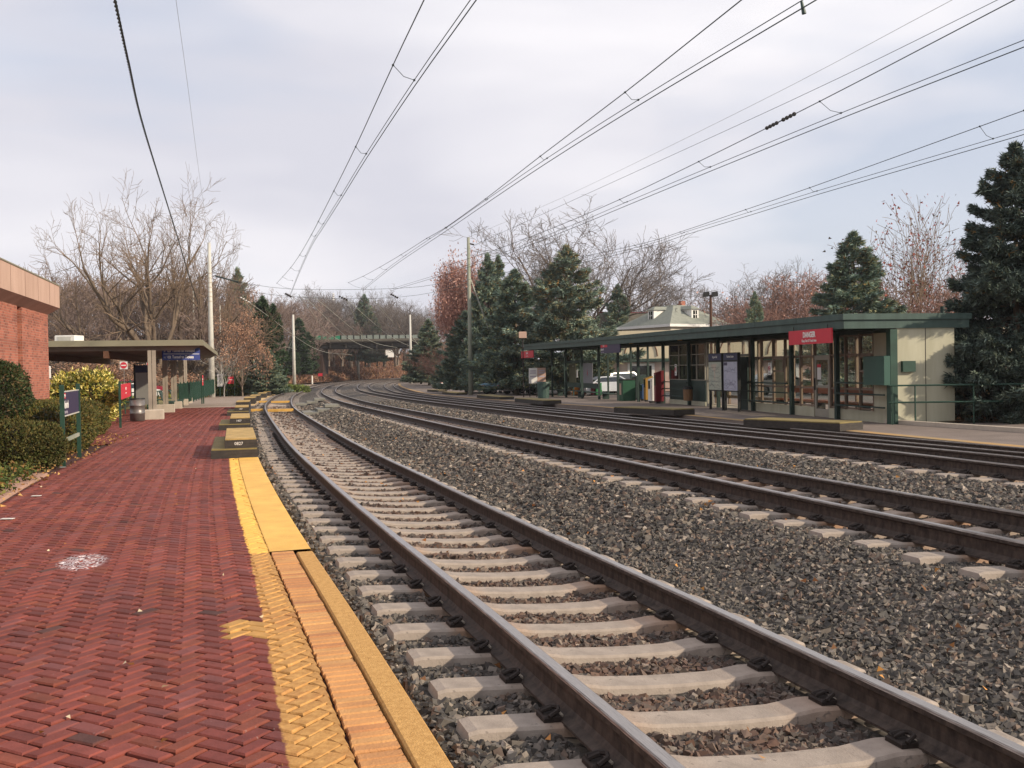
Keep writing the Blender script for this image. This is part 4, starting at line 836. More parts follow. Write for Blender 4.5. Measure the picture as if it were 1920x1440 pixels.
stepbox(45.5, 2.6, -2.42, -1.5, 0, 0.19, 'low black base step under the third boarding box', 'olivetop')
stepbox(45.6, 2.5, -2.1, -1.5, 0.192, 0.19, 'third boarding box from the camera, by the start of the pale path', digits='1407', segs=1)
for s, lab in ((55.0, 'fourth boarding box, just past the yellow track crossing'), (67, 'fifth boarding box along the curving edge'), (76.5, 'sixth boarding box along the curving edge'), (90, 'seventh boarding box, next to last before the pole'), (101, 'farthest boarding box on the left platform edge')):
    stepbox(s, 3.2, -2.25, -1.55, 0, 0.42, lab, segs=1)
# yellow crossing panels
K['xing'] = M('yellow_crossing_timber', '#b98c3e', 0.8, 0.25, 4, 0.3, 30, col2='#cfa254')
def panel(name, s, ln, n0, n1, z, th, mat, lab, cat, group):
    tilt = 0; mb = MB(); P = [C(a, n, zz) for zz in (z - th, z) for a, n in ((s, n0), (s, n1), (s + ln, n1), (s + ln, n0))]; mb.hexa(P); return tag(mb.build(name, mat), lab, cat, group)
XG = 'yellow timber crossing panels laid at the nearest track'
for i, (s, tx) in enumerate(((52.0, 'nearer'), (72.0, 'farther'))):
    panel('crossing_panel', s, 0.9 if i == 0 else 1.3, -1.45, -0.86, 0.03, 0.12, K['xing'], 'yellow crossing panel outside the left rail, %s of the two crossings' % tx, 'crossing panel', XG)
    panel('crossing_panel', s, 0.9 if i == 0 else 1.3, -0.63, 0.63, 0.0, 0.12, K['xing'], 'yellow crossing panel between the rails, %s of the two crossings' % tx, 'crossing panel', XG)
K['greyboard'] = M('grey_weathered_board', '#6b6960', 0.85, 0.2, 3, 0.2, 20, col2='#85837a')
for i, (s, ln, n0, n1, z, lab) in enumerate(((49.2, 3.0, 1.0, 1.75, -0.10, 'low grey mat of the walkway between the first two tracks'), (49.6, 3.2, 1.7, 2.35, 0.02, 'stepped grey board in the middle of the walkway between tracks'), (49.8, 2.6, 2.4, 3.1, 0.03, 'grey board nearest the second track in the walkway'), (51.2, 2.0, 2.15, 2.85, 0.2, 'raised grey box topping the near walkway between tracks'),
                         (65, 2.0, 1.0, 1.7, -0.02, 'low grey board of the farther walkway beside the first track'), (65.5, 2.5, 1.7, 2.4, 0.08, 'grey board of the farther walkway'), (66.5, 2.5, 2.2, 2.9, 0.24, 'small raised box topping the farther walkway'))):
    panel('walkway_board', s, ln, n0, n1, z, 0.14, K['greyboard'], lab, 'walkway board', 'grey walkway boards between the first two tracks')
panel('drainage_strip', 0, 0.1, 0, 0.1, -5, 0.01, K['dark'], 'x', 'x', 'x') if False else None
# litter on the bricks
for i, (px, py, sz, lab) in enumerate(((68, 930, 0.06, 'scrap of white paper lying near the pale border'), (14, 973, 0.07, 'white paper scrap at the left edge of the bricks'), (118, 876, 0.05, 'flat white patch of spilt mortar at the foot of the sign post'))):
    g = gp(px, py, -0.044); mb = MB(); a = 0.3
    mb.box(g.x - sz, g.x + sz, g.y - sz * 0.5, g.y + sz * 0.5, g.z + 0.001, g.z + 0.006); tag(mb.build('paper_scrap', K['white']), lab, 'litter')
# rusty stakes beside the curb
for i, n_ in enumerate((4.7, 5.9, 7.4, 9.2)):
    p = C(n_, -1.42, -0.3); mb = MB(); mb.tube([p, p + Vector((0.01, 0, 0.24))], 0.012, 6); tag(mb.build('rusty_stake', K['rust']), 'rusty iron pin in the stones just beyond the yellow platform curb', 'stake', 'rusty pins along the curb')
# ================================================================ right hand station
g1 = gp(1571, 786, zf=zr0); g2 = gp(1036, 744, zf=zr0)
fd = Vector((g1.x - g2.x, g1.y - g2.y, 0)).normalized(); fang = math.atan2(fd.y, fd.x)          # local x: far -> near ; local y: into the building
ST = Vector((g1.x, g1.y, -0.22))
st = empty('station_building', ST, fang, 'low flat-roofed green and glass station shelter on the far platform', 'station')
fo = Vector((-fd.y, fd.x, 0))
def Ff(px, py=700.0, y=0.0):
    """(x, z) on the facade plane at local depth y seen at the pixel"""
    d = ray(px, py); o = ST + fo * y; a = np.array([[d.x, -fd.x], [d.y, -fd.y]]); t, x = np.linalg.solve(a, np.array([o.x, o.y]))
    return float(x), float(CZ + d.z * t - ST.z)
def xz(px): return Ff(px)[0]
print('station len', xz(1036), xz(1670), xz(975))
XE = xz(1670); XF = xz(1036); RH0 = 3.18
def roofz(x): return RH0 + 0.012 * (XE - x) * 0.62
xr0 = XE + 0.25; xr1 = Ff(978, 650, -1.6)[0]; yr0 = -1.6
def onend(px, py):
    d = ray(px, py); o = ST + fd * (XE + 0.146); A_ = np.array([[d.x, -fo.x], [d.y, -fo.y]]); t, y = np.linalg.solve(A_, np.array([o.x, o.y])); return float(y), float(CZ + d.z * t - ST.z)
YW = onend(1790, 700)[0]; yr1 = YW + 0.5; print('YW', YW)
def slab(mb, x0, x1, y0, y1, za, zb, mi=0):
    P = [(x, y, roofz(x) + z) for z in (za, zb) for x, y in ((x0, y0), (x1, y0), (x1, y1), (x0, y1))]; mb.hexa(P, mi)
K['seam'] = K['dkgreen']
mb = MB(); slab(mb, xr1 + 0.12, xr0 - 0.12, yr0 + 0.12, yr1 - 0.12, -0.30, -0.03); mb.build('roof', K['dkgreen'], st, world=False)
mb = MB()
for (a, b_, c, d_) in ((xr1, xr0, yr0, yr0 + 0.1), (xr0 - 0.1, xr0, yr0 + 0.102, yr1), (xr1, xr1 + 0.1, yr0 + 0.102, yr1), (xr1 + 0.102, xr0 - 0.102, yr1 - 0.1, yr1)): slab(mb, a, b_, c, d_, -0.17, 0.0)
mb.build('upper_fascia', K['green'], st, world=False)
mb = MB()
for (a, b_, c, d_) in ((xr1 + 0.06, xr0 - 0.06, yr0 + 0.05, yr0 + 0.11), (xr0 - 0.12, xr0 - 0.06, yr0 + 0.112, yr1 - 0.05), (xr1 + 0.06, xr1 + 0.12, yr0 + 0.112, yr1 - 0.05)): slab(mb, a, b_, c, d_, -0.42, -0.172)
mb.build('lower_fascia', K['green'], st, world=False)
x = xr1 + 2.2
while x < xr0 - 0.6:
    mb = MB(); slab(mb, x, x + 0.02, yr0 - 0.004, yr0 - 0.0005, -0.17, 0.0); mb.build('fascia_seam', K['seam'], st, world=False); x += 3.05
x = xr1 + 1.0; nbm = 0
while x < xr0 - 0.5:
    mb = MB(); slab(mb, x - 0.05, x + 0.05, yr0 + 0.15, 0.05, -0.44, -0.302); mb.build('rafter', K['dkgreen'], st, world=False); x += 2.4
mb = MB(); slab(mb, XF - 0.5, XE, 0.06, 0.2, -0.52, -0.302); slab(mb, XF - 0.5, XE, YW - 0.2, YW - 0.06, -0.52, -0.302); mb.build('header_beam', K['dkgreen'], st, world=False)
def zg(x): p = ST + fd * x; return zr(p.y) - ST.z
POSTS = [1571, 1486, 1413, 1348, 1293, 1245, 1198, 1160, 1124, 1092, 1062, 1036]
for px in POSTS:
    x = xz(px); mb = MB(); mb.box(x - 0.065, x + 0.065, -0.1, 0.03, zg(x), roofz(x) - 0.45); mb.build('post', K['dkgreen'], st, world=False)
x = XE; mb = MB(); mb.box(x - 0.02, x + 0.2, -0.12, 0.1, zg(x), roofz(x) - 0.45); mb.build('corner_post', K['greenpost'], st, world=False)
for px in (1183, 1215, 1140, 1075):
    x = Ff(px, 700, YW - 0.3)[0]; mb = MB(); mb.box(x - 0.05, x + 0.05, YW - 0.35, YW - 0.25, zg(x), roofz(x) - 0.31); mb.build('post', K['dkgreen'], st, world=False)
xg0, xg1 = xz(1400), xz(1636)        # glazed waiting room
xp0, xp1 = xz(1253), xz(1320)        # green panelled part
K['mull'] = M('brown_window_frame', '#776656', 0.55, 0.15, 3); K['paleframe'] = M('pale_metal_frame', '#8f8a7c', 0.5, 0.1, 2)
# low concrete base wall
mb = MB(); xd0, xd1 = xz(1524), xz(1551)
mb.box(xg0, xd0 - 0.01, 0.04, 0.2, -0.1, 0.33); mb.build('base_wall', K['beige'], st, world=False)
mb = MB(); mb.box(xd1 + 0.01, XE - 0.03, 0.04, 0.2, -0.1, 0.33); mb.build('base_wall', K['beige'], st, world=False)
mb = MB(); mb.box(xp0, xp1, 0.04, 0.2, -0.35, 0.2); mb.build('base_wall', K['beige'], st, world=False)
mb = MB(); mb.box(xg1, XE - 0.025, 0.042, 0.16, 0.332, RH0 - 0.53); mb.build('front_wall', K['beige'], st, world=False)
mb = MB(); mb.box(XE + 0.0, XE + 0.14, 0.11, YW, -0.3, RH0 - 0.31); mb.build('end_wall', K['beige'], st, world=False)
mb = MB(); mb.box(XE + 0.1405, XE + 0.146, YW * 0.52, YW * 0.52 + 0.02, -0.2, RH0 - 0.32); mb.build('wall_joint', K['dark'], st, world=False)
# mullions / window panes of the waiting room
mx_ = [xz(p) for p in (1402, 1424, 1446, 1468, 1497, 1523, 1553, 1581, 1608, 1634)]
zt1 = 2.05
for x in mx_:
    mb = MB(); mb.box(x - 0.026, x + 0.026, 0.05, 0.15, 0.331, roofz(x) - 0.525); mb.build('mullion', K['mull'], st, world=False)
for a, b_ in zip(mx_[:-1], mx_[1:]):
    if abs(a - mx_[5]) < 1e-6:
        continue
    mb = MB()
    for z in (0.35, 0.95, 2.02): mb.box(a + 0.036, b_ - 0.036, 0.07, 0.13, z, z + 0.05)
    mb.box(a + 0.036, b_ - 0.036, 0.07, 0.13, roofz(a) - 0.6, roofz(a) - 0.55); mb.box(a + 0.036, a + 0.05, 0.068, 0.132, 0.34, roofz(a) - 0.54)
    w_ = mb.build('window', K['mull'], st, world=False)
    mb = MB(); mb.face([(a + 0.04, 0.1, 0.36), (b_ - 0.04, 0.1, 0.36), (b_ - 0.04, 0.1, roofz(b_) - 0.56), (a + 0.04, 0.1, roofz(a) - 0.56)]); mb.build('pane', K['glass'], w_, world=False)
for i in (3, 9):
    a, b_ = mx_[i - 1] + 0.05, mx_[i] - 0.05; mb = MB(); mb.box(a, b_, 0.03, 0.068, 1.95, 2.015); mb.box(a, b_, 0.03, 0.068, 1.5, 1.56); mb.box(a, a + 0.05, 0.03, 0.068, 1.561, 1.949); mb.box(b_ - 0.05, b_, 0.03, 0.068, 1.561, 1.949); mb.build('hopper_frame', K['mull'], st, world=False)
# door
dr = MB(); a, b_ = mx_[5] + 0.04, mx_[6] - 0.04
dr.box(a, a + 0.1, 0.06, 0.12, 0.02, 2.05); dr.box(b_ - 0.1, b_, 0.06, 0.12, 0.02, 2.05); dr.box(a + 0.101, b_ - 0.101, 0.06, 0.12, 0.02, 0.28); dr.box(a + 0.101, b_ - 0.101, 0.06, 0.12, 1.9, 2.05); dr.box(a + 0.101, b_ - 0.101, 0.06, 0.12, 0.98, 1.06)
do = dr.build('door', K['paleframe'], st, world=False)
mb = MB(); mb.face([(a + 0.1, 0.09, 0.28), (b_ - 0.1, 0.09, 0.28), (b_ - 0.1, 0.09, 1.9), (a + 0.1, 0.09, 1.9)]); mb.build('pane', K['glass'], do, world=False)
mb = MB(); mb.box(a + 0.02, a + 0.06, 0.02, 0.059, 0.9, 1.3); mb.build('handle', K['black'], do, world=False)
mb = MB(); mb.box(a + 0.16, a + 0.42, 0.075, 0.082, 1.25, 1.75); mb.box(a + 0.16, a + 0.42, 0.0735, 0.0748, 1.65, 1.75, 1); mb.build('notice', [K['white'], K['red']], do, world=False)
# green panelled booth: solid below, dark windows above
mb = MB(); mb.box(xp0, xp1, 0.06, 0.14, 0.2, 1.12); mb.build('green_panel', K['dkgreen'], st, world=False)
cols = [xz(p) for p in (1253, 1271, 1290, 1304, 1320)]
for a, b_ in zip(cols[:-1], cols[1:]):
    top = roofz(a) - 0.56; mb = MB(); mb.box(a, a + 0.035, 0.04, 0.13, 1.121, top); mb.box(b_ - 0.035, b_ - 0.001, 0.04, 0.13, 1.121, top)
    for z in (1.121, 1.78, 2.25, top - 0.04): mb.box(a + 0.0355, b_ - 0.0355, 0.04, 0.13, z, z + 0.035)
    w_ = mb.build('window', K['paleframe'], st, world=False); mb = MB(); mb.face([(a, 0.09, 1.13), (b_, 0.09, 1.13), (b_, 0.09, top), (a, 0.09, top)]); mb.build('pane', K['darkglass'], w_, world=False)
# entrance between booth and room
a, b_ = xz(1322), xz(1400); mb = MB()
mb.box(a, a + 0.12, 0.05, 0.15, -0.1, roofz(a) - 0.53); mb.box(a + 0.121, b_ - 0.04, 0.05, 0.15, 2.1, 2.2); mb.box(a + 0.121, a + 0.6, 0.06, 0.12, 0.0, 0.14); mb.box(a + 0.55, a + 0.65, 0.06, 0.12, 0.141, 2.09); mb.build('entrance_frame', K['paleframe'], st, world=False)
mb = MB(); mb.box(xz(1386), b_ - 0.04, 0.05, 0.12, 0.0, 2.09); mb.build('dark_panel', K['dkgreen'], st, world=False)
mb = MB(); mb.face([(a + 0.12, 0.1, 2.2), (b_ - 0.04, 0.1, 2.2), (b_ - 0.04, 0.1, roofz(b_) - 0.53), (a + 0.12, 0.1, roofz(a) - 0.53)]); mb.build('transom_pane', K['glass'], st, world=False)
# back wall: tall panes with mullions, a few solid panels; inside benches
bx = [xp0 + 0.02] + [xp0 + 0.02 + i * (XE - 0.3 - xp0) / 12 for i in range(1, 13)]
for i, (a, b_) in enumerate(zip(bx[:-1], bx[1:])):
    mb = MB(); t_ = roofz(a) - 0.53; mb.box(a, a + 0.09, YW - 0.25, YW - 0.15, 0.0, t_); mb.box(a + 0.091, b_ - 0.001, YW - 0.23, YW - 0.17, 0.3, 0.42); mb.box(a + 0.091, b_ - 0.001, YW - 0.23, YW - 0.17, 2.0, 2.08)
    w_ = mb.build('back_window', K['mull'], st, world=False)
    if i in (1, 5): mb = MB(); mb.box(a + 0.091, b_ - 0.002, YW - 0.22, YW - 0.18, 0.421, 1.999); mb.build('solid_panel', K['beige'], w_, world=False)
    else: mb = MB(); mb.face([(a + 0.09, YW - 0.2, 0.42), (b_, YW - 0.2, 0.42), (b_, YW - 0.2, t_), (a + 0.09, YW - 0.2, t_)]); mb.build('pane', K['glass'], w_, world=False)
mb = MB(); mb.box(xp0, XE - 0.01, 0.21, YW - 0.26, -0.12, 0.02); mb.build('floor', K['concrete'], st, world=False)
mb = MB(); mb.box(xg0 + 0.3, XE - 0.5, YW - 1.0, YW - 0.5, 0.42, 0.48); mb.box(xg0 + 0.3, XE - 0.5, YW - 0.48, YW - 0.44, 0.7, 0.95); mb.build('inner_bench', M('orange_wood_bench', '#8a4a2c', 0.5, 0.15, 3), st, world=False)
mb = MB(); x = xg0 + 0.5
while x < XE - 0.6: mb.box(x, x + 0.08, YW - 0.95, YW - 0.55, 0.021, 0.419); x += 1.5
mb.build('inner_bench_legs', K['black'], st, world=False)
# railings in front of the glass
def railing(px0, px1, lab=None, zs=(0.42, 0.75, 1.08)):
    a, b_ = xz(px0), xz(px1); mb = MB()
    for z in zs: mb.box(min(a, b_) + 0.07, max(a, b_) - 0.07, -0.19, -0.14, z, z + 0.045)
    mb.build('railing', K['dkgreen'], st, world=False)
railing(1571, 1670, zs=(0.45, 0.82, 1.15)); railing(1486, 1410, zs=(0.4, 0.75, 1.08)); railing(1413, 1390, zs=(0.4, 0.75, 1.08)); railing(1245, 1295, zs=(0.35, 0.68, 1.0))
# wall boxes
a, zt_ = Ff(1637, 668); b_, zb_ = Ff(1673, 722); mb = MB(); mb.cbox(a, b_ + 0.12, -0.32, -0.13, zb_, zt_, 0.015); mb.build('electrical_cabinet', M('green_cabinet', '#2f5146', 0.45, 0.1, 2), st, world=False)
w0 = up(1686, 687, ST.y - 1.0); 
def onend(px, py):                                   # (y,z) on the end wall plane
    d = ray(px, py); o = ST + fd * (XE + 0.146); A_ = np.array([[d.x, -fo.x], [d.y, -fo.y]]); t, y = np.linalg.solve(A_, np.array([o.x, o.y])); return float(y), float(CZ + d.z * t - ST.z)
y0_, z1_ = onend(1686, 677); y1_, z0_ = onend(1710, 697); mb = MB(); mb.box(XE + 0.147, XE + 0.26, y0_ + 0.05, y1_ + 0.05, z0_, z1_); mb.build('wall_lamp', K['greenpost'], st, world=False)
print('end wall y', y0_, y1_, z0_, z1_, onend(1790, 600))
x_, z_ = Ff(1767, 590, 3.0); mb = MB(); yv = 2.4; xv = XE - 1.2
pv = up(1767, 590, 33.5); Mi = world_mat(st).inverted(); q0 = Mi @ pv; mb.tube([(q0.x, q0.y, RH0 - 0.1), (q0.x, q0.y, RH0 + 0.45)], 0.07, 10); mb.build('vent_pipe', K['dkgreen'], st, world=False)
# ---- signs hung from the eave
def hang_sign(name, px0, px1, py0, py1, y, label, mat, group=None):
    a, zt = Ff(px0, py0, y); b, _ = Ff(px1, py0, y); _, zb = Ff((px0 + px1) / 2, (py1 + py1) / 2, y); _, zt = Ff((px0 + px1) / 2, py0, y)
    p = ST + fd * ((a + b) / 2) + fo * y; r = empty(name, (p.x, p.y, ST.z + zb), fang, label, 'sign', group); w = b - a; h = zt - zb
    mb = MB(); mb.box(-w / 2, w / 2, -0.025, 0.025, 0, h); mb.build('panel', K[mat], r, world=False)
    for x in (-w * 0.4, w * 0.4): mb = MB(); mb.box(x - 0.01, x + 0.01, 0.0, 0.02, h + 0.001, h + 0.12); mb.build('hanger', K['black'], r, world=False)
    return r, w, h
r, w, h = hang_sign('danger_sign', 1480, 1560, 618, 645, -1.62, 'large red DANGER Keep Out Of Track Area sign hung from the station eave', 'red')
text('DANGER', h * 0.52, K['letter'], r, PM(0, -0.03, h * 0.64), xs=0.86, bold=0.009); text('Keep Out Of Track Area', h * 0.26, K['letter'], r, PM(0, -0.03, h * 0.23), xs=0.8, bold=0.002)
r, w, h = hang_sign('danger_sign', 978, 1000, 658, 671, -1.5, 'small red danger sign at the far end of the station roof', 'red')
text('DANGER', h * 0.4, K['letter'], r, PM(0, -0.03, h * 0.66)); text('Keep Out Of Track Area', h * 0.2, K['letter'], r, PM(0, -0.03, h * 0.25), xs=0.9)
r, w, h = hang_sign('station_sign', 1127, 1163, 645, 662, -1.5, 'dark blue station name sign with a red corner hung from the eave', 'purple')
mb = MB(); mb.box(-w / 2, -w / 2 + w * 0.36, -0.03, -0.0255, h * 0.68, h); mb.build('logo_plate', K['red'], r, world=False)
text('SEPTA', h * 0.26, K['letter'], r, PM(-w / 2 + w * 0.17, -0.033, h * 0.84), xs=0.9); text('Narberth', h * 0.36, K['letter'], r, PM(-w / 2 + 0.05, -0.03, h * 0.45), align='LEFT', xs=0.9); text('Paoli/Thorndale Line', h * 0.15, K['dimletter'], r, PM(-w / 2 + 0.05, -0.03, h * 0.12), align='LEFT')
# no smoking plates
def ring_sign(px, py0, py1, label):
    x, zt = Ff(px, py0, -0.12); _, zb = Ff(px, py1, -0.12); p = ST + fd * x + fo * -0.12; r = empty('no_smoking_sign', (p.x, p.y, ST.z + zb), fang, label, 'sign'); h = zt - zb; w = h * 0.48
    mb = MB(); mb.box(-w / 2, w / 2, -0.01, 0.01, 0, h); mb.build('plate', K['white'], r, world=False)
    mb = MB(); R_ = w * 0.34; cz = h * 0.55; pts = [(R_ * math.cos(t * PI / 8), -0.014, cz + R_ * math.sin(t * PI / 8)) for t in range(17)]; mb.tube(pts, 0.012, 4); mb.bar((-R_ * 0.7, -0.014, cz + R_ * 0.7), (R_ * 0.7, -0.014, cz - R_ * 0.7), 0.016, 0.006, upv=(0, 1, 0)); mb.build('prohibition_ring', K['red'], r, world=False)
    mb = MB(); mb.box(-R_ * 0.6, R_ * 0.6, -0.013, -0.0101, cz - 0.012, cz + 0.012); mb.box(-w * 0.3, w * 0.3, -0.013, -0.0101, h * 0.86, h * 0.92); mb.box(-w * 0.3, w * 0.3, -0.013, -0.0101, h * 0.12, h * 0.17); mb.build('black_print', K['black'], r, world=False)
ring_sign(1443, 680, 703, 'no smoking plate on the waiting room window between two posts'); ring_sign(1267, 683, 704, 'no smoking plate on the dark booth windows')
# map display case
a = xz(1331); b_ = xz(1386); p = ST + fd * ((a + b_) / 2) + fo * -0.75; xa, _ = Ff(1331, 700, -0.75); xb, _ = Ff(1386, 700, -0.75)
p = ST + fd * ((xa + xb) / 2) + fo * -0.75; w = xb - xa; r = empty('map_case', (p.x, p.y, ST.z + zg((xa + xb) / 2)), fang, 'two-panel map case headed Narberth Station in front of the entrance', 'map case')
for i, (u0, u1, hd) in enumerate(((0.0, 0.47, 'Regional Rail'), (0.53, 1.0, 'Narberth Station'))):
    x0, x1 = -w / 2 + w * u0, -w / 2 + w * u1
    for x in (x0, x1 - 0.08): mb = MB(); mb.box(x, x + 0.08, -0.04, 0.04, -0.02, 0.75); mb.build('leg', K['black'], r, world=False)
    mb = MB(); mb.box(x0, x1, -0.06, 0.06, 0.751, 2.25); mb.build('case', K['black'], r, world=False)
    mb = MB(); mb.box(x0 + 0.04, x1 - 0.04, -0.066, -0.0605, 0.8, 1.9); mb.build('map_sheet', M('map_paper_%d' % i, '#8f9b8e' if i == 0 else '#9a9cae', 0.4, 0.2, 9, col2='#b3b2a0' if i == 0 else '#b3b4c0'), r, world=False)
    mb = MB(); rg = random.Random(i)
    if i == 0: mb.face([(x0 + 0.25, -0.0665, 1.8), (x0 + w * 0.30, -0.0665, 1.82), (x0 + w * 0.25, -0.0665, 1.5), (x0 + w * 0.24, -0.0665, 1.2), (x0 + w * 0.2, -0.0665, 1.2), (x0 + w * 0.21, -0.0665, 1.5)])
    else: mb.box(x0 + 0.06, x0 + 0.4, -0.068, -0.0665, 1.76, 1.88, 1)
    for j in range(9):
        z = 0.9 + rg.random() * 0.8; xx = x0 + 0.1; pts = []
        while xx < x1 - 0.1: pts.append((xx, -0.068, z)); xx += 0.08; z = min(1.7, max(0.86, z + rg.uniform(-0.06, 0.06)))
        mb.tube(pts, 0.004, 3, 1)
    mb.build('map_print', [K['concrete'], K['purple']], r, world=False)
    mb = MB(); mb.box(x0 + 0.02, x1 - 0.02, -0.064, -0.0605, 1.97, 2.22); mb.build('header', K['navy'], r, world=False)
    text(hd, 0.13, K['letter'], r, PM((x0 + x1) / 2, -0.067, 2.1), xs=0.75)
# windscreen with posters
y = 1.2; xa, zt = Ff(1058, 655, y); xb, _ = Ff(1122, 655, y); zq = zg(xa); p = ST + fd * ((xa + xb) / 2) + fo * y; w = xb - xa
r = empty('windscreen', (p.x, p.y, ST.z + zq), fang, 'green framed windscreen with two poster panels under the open part of the roof', 'windscreen')
mb = MB(); hW = 2.75
for x in (-w / 2, w / 2 - 0.1, -0.05): mb.box(x, x + 0.1, -0.05, 0.05, 0, hW)
mb.box(-w / 2 + 0.101, -0.051, -0.04, 0.04, 0.72, 1.05); mb.box(0.051, w / 2 - 0.101, -0.04, 0.04, 0.72, 1.05); mb.box(-w / 2 + 0.101, -0.051, -0.04, 0.04, 2.45, 2.6); mb.box(0.051, w / 2 - 0.101, -0.04, 0.04, 2.45, 2.6); mb.build('frame', K['green'], r, world=False)
mb = MB(); mb.box(-w * 0.33, -w * 0.12, -0.06, -0.041, 1.05, 2.4); mb.build('mirror_panel', M('dull_poster', '#4a4a3a', 0.3, 0.4, 4, col2='#6b6a55'), r, world=False)
text('NO TICKET', 0.12, K['letter'], r, PM(-w * 0.2, -0.064, 2.2), xs=0.7)
mb = MB(); mb.box(-w * 0.105, -w * 0.065, -0.06, -0.041, 1.4, 1.95); mb.build('notice_strip', K['white'], r, world=False)
mb = MB(); mb.box(w * 0.1, w * 0.36, -0.06, -0.041, 1.05, 2.4); mb.build('poster', M('grey_poster', '#8d8d92', 0.5, 0.06, 3), r, world=False)
mb = MB(); rg = random.Random(4)
for j in range(16): a_ = rg.uniform(0, 6.28); l = rg.uniform(0.05, 0.2); cx, cz = w * 0.22, 1.75; mb.bar((cx, -0.062, cz), (cx + l * math.cos(a_), -0.062, cz + l * math.sin(a_) * 1.3), 0.025, 0.004, upv=(0, 1, 0))
mb.build('poster_print', K['red'], r, world=False)
# bench below the windscreen
xa, _ = Ff(1044, 740, 0.5); xb, _ = Ff(1146, 740, 0.5); p = ST + fd * ((xa + xb) / 2) + fo * 0.5; w = xb - xa
r = empty('bench', (p.x, p.y, ST.z + zg((xa + xb) / 2)), fang, 'long dark green bench under the open station roof', 'bench')
mb = MB(); 
for k in range(4): mb.box(-w / 2, w / 2, -0.25 + k * 0.13, -0.14 + k * 0.13, 0.42, 0.46)
mb.build('seat', K['green'], r, world=False)
for x in (-w * 0.42, 0, w * 0.42): mb = MB(); mb.box(x - 0.05, x + 0.05, -0.2, 0.2, 0, 0.419); mb.build('leg', K['dkgreen'], r, world=False)
def boxthing(name, cat, px, py, wd, dp, h, mat, lab, group=None, kind='news', zf=zr0, rz=None):
    g = gp(px, py, zf=zf); r = empty(name, g, fang if rz is None else rz, lab, cat, group)
    if kind == 'news':
        mb = MB(); mb.hexa([(-wd / 2, -dp / 2, 0.12), (wd / 2, -dp / 2, 0.12), (wd / 2, dp / 2, 0.12), (-wd / 2, dp / 2, 0.12), (-wd / 2, -dp / 2, h - 0.12), (wd / 2, -dp / 2, h - 0.12), (wd / 2, dp / 2, h), (-wd / 2, dp / 2, h)]); mb.build('cabinet', K[mat] if isinstance(mat, str) else mat, r, world=False)
        mb = MB(); mb.box(-wd * 0.35, wd * 0.35, -dp / 2 - 0.01, -dp / 2 - 0.001, h * 0.55, h * 0.86); mb.build('window', K['darkglass'], r, world=False)
        mb = MB(); mb.box(-wd * 0.4, wd * 0.4, -dp * 0.4, dp * 0.4, 0, 0.119); mb.build('base', K['black'], r, world=False)
    elif kind == 'bin':
        mb = MB(); mb.tube([(0, 0, 0.02), (0, 0, h * 0.9), (0, 0, h * 0.91), (0, 0, h)], [wd * 0.45, wd * 0.5, wd * 0.54, wd * 0.5], 14); mb.build('body', K[mat], r, world=False, smooth=False)
        mb = MB(); mb.tube([(0, 0, h + 0.001), (0, 0, h + 0.02)], [wd * 0.38, wd * 0.36], 14); mb.build('opening', K['black'], r, world=False)
    elif kind == 'crate':
        mb = MB(); mb.cbox(-wd / 2, wd / 2, -dp / 2, dp / 2, 0, h, 0.03); mb.build('body', K[mat] if isinstance(mat, str) else mat, r, world=False)
        mb = MB(); mb.box(-wd / 2 - 0.01, wd / 2 + 0.01, -dp / 2 - 0.02, dp / 2 + 0.01, h + 0.001, h + 0.06); mb.build('lid', K['black'], r, world=False)
        mb = MB(); mb.box(-wd * 0.3, wd * 0.1, -dp / 2 - 0.012, -dp / 2 - 0.001, h * 0.3, h * 0.85); mb.build('label_panel', K['tan'], r, world=False)
    return r
K['yellowbox'] = M('yellow_box_paint', '#94702a', 0.45, 0.08, 3); K['redbox'] = M('red_box_paint', '#6a1c24', 0.45, 0.08, 3); K['bluebox'] = M('blue_box_paint', '#2b4668', 0.45, 0.08, 3); K['greenbin'] = M('recycling_green', '#1a4a33', 0.5, 0.1, 3); K['orangebox'] = M('orange_box_paint', '#c0761f', 0.45, 0.08, 3); K['brightgreen'] = M('bright_green_paint', '#2f7d46', 0.45, 0.08, 3)
NG = 'newspaper boxes by the station booth'
boxthing('recycling_bin', 'bin', 1176, 752, 0.8, 0.7, 1.15, 'greenbin', 'green recycling cabinet with a tan panel behind the railings', kind='crate')
boxthing('newspaper_box', 'newspaper box', 1199, 750, 0.75, 0.6, 1.45, 'dkgreen', 'dark green tall box between the green bin and the yellow box', NG)
boxthing('newspaper_box', 'newspaper box', 1209, 752, 0.42, 0.4, 1.0, 'bluebox', 'low blue newspaper box in front of the dark green one', NG)
boxthing('newspaper_box', 'newspaper box', 1216, 753.5, 0.34, 0.4, 1.35, 'yellowbox', 'yellow newspaper box left of the white one', NG)
boxthing('newspaper_box', 'newspaper box', 1225, 756, 0.4, 0.4, 1.3, 'white', 'white newspaper box between the yellow and the red one', NG)
boxthing('newspaper_box', 'newspaper box', 1236, 757, 0.30, 0.4, 1.6, 'redbox', 'tall narrow red newspaper box nearest the booth', NG)
NG2 = 'newspaper boxes seen under the bench'
for i, (px, mt_, lab) in enumerate(((1079, 'orangebox', 'orange newspaper box seen under the windscreen'), (1092, 'redbox', 'red newspaper box seen under the windscreen, right of the orange one'), (1106, 'white', 'white newspaper box seen under the windscreen'), (1113, 'redbox', 'crimson newspaper box seen under the windscreen, right of the white one'), (1122, 'brightgreen', 'green newspaper box seen under the windscreen'))):
    boxthing('newspaper_box', 'newspaper box', px, 742.5, 0.42, 0.4, 0.95, mt_, lab, NG2)
boxthing('litter_bin', 'bin', 1019, 747, 0.85, 0.8, 1.1, 'green', 'large dark green round bin at the far end of the station', kind='bin')
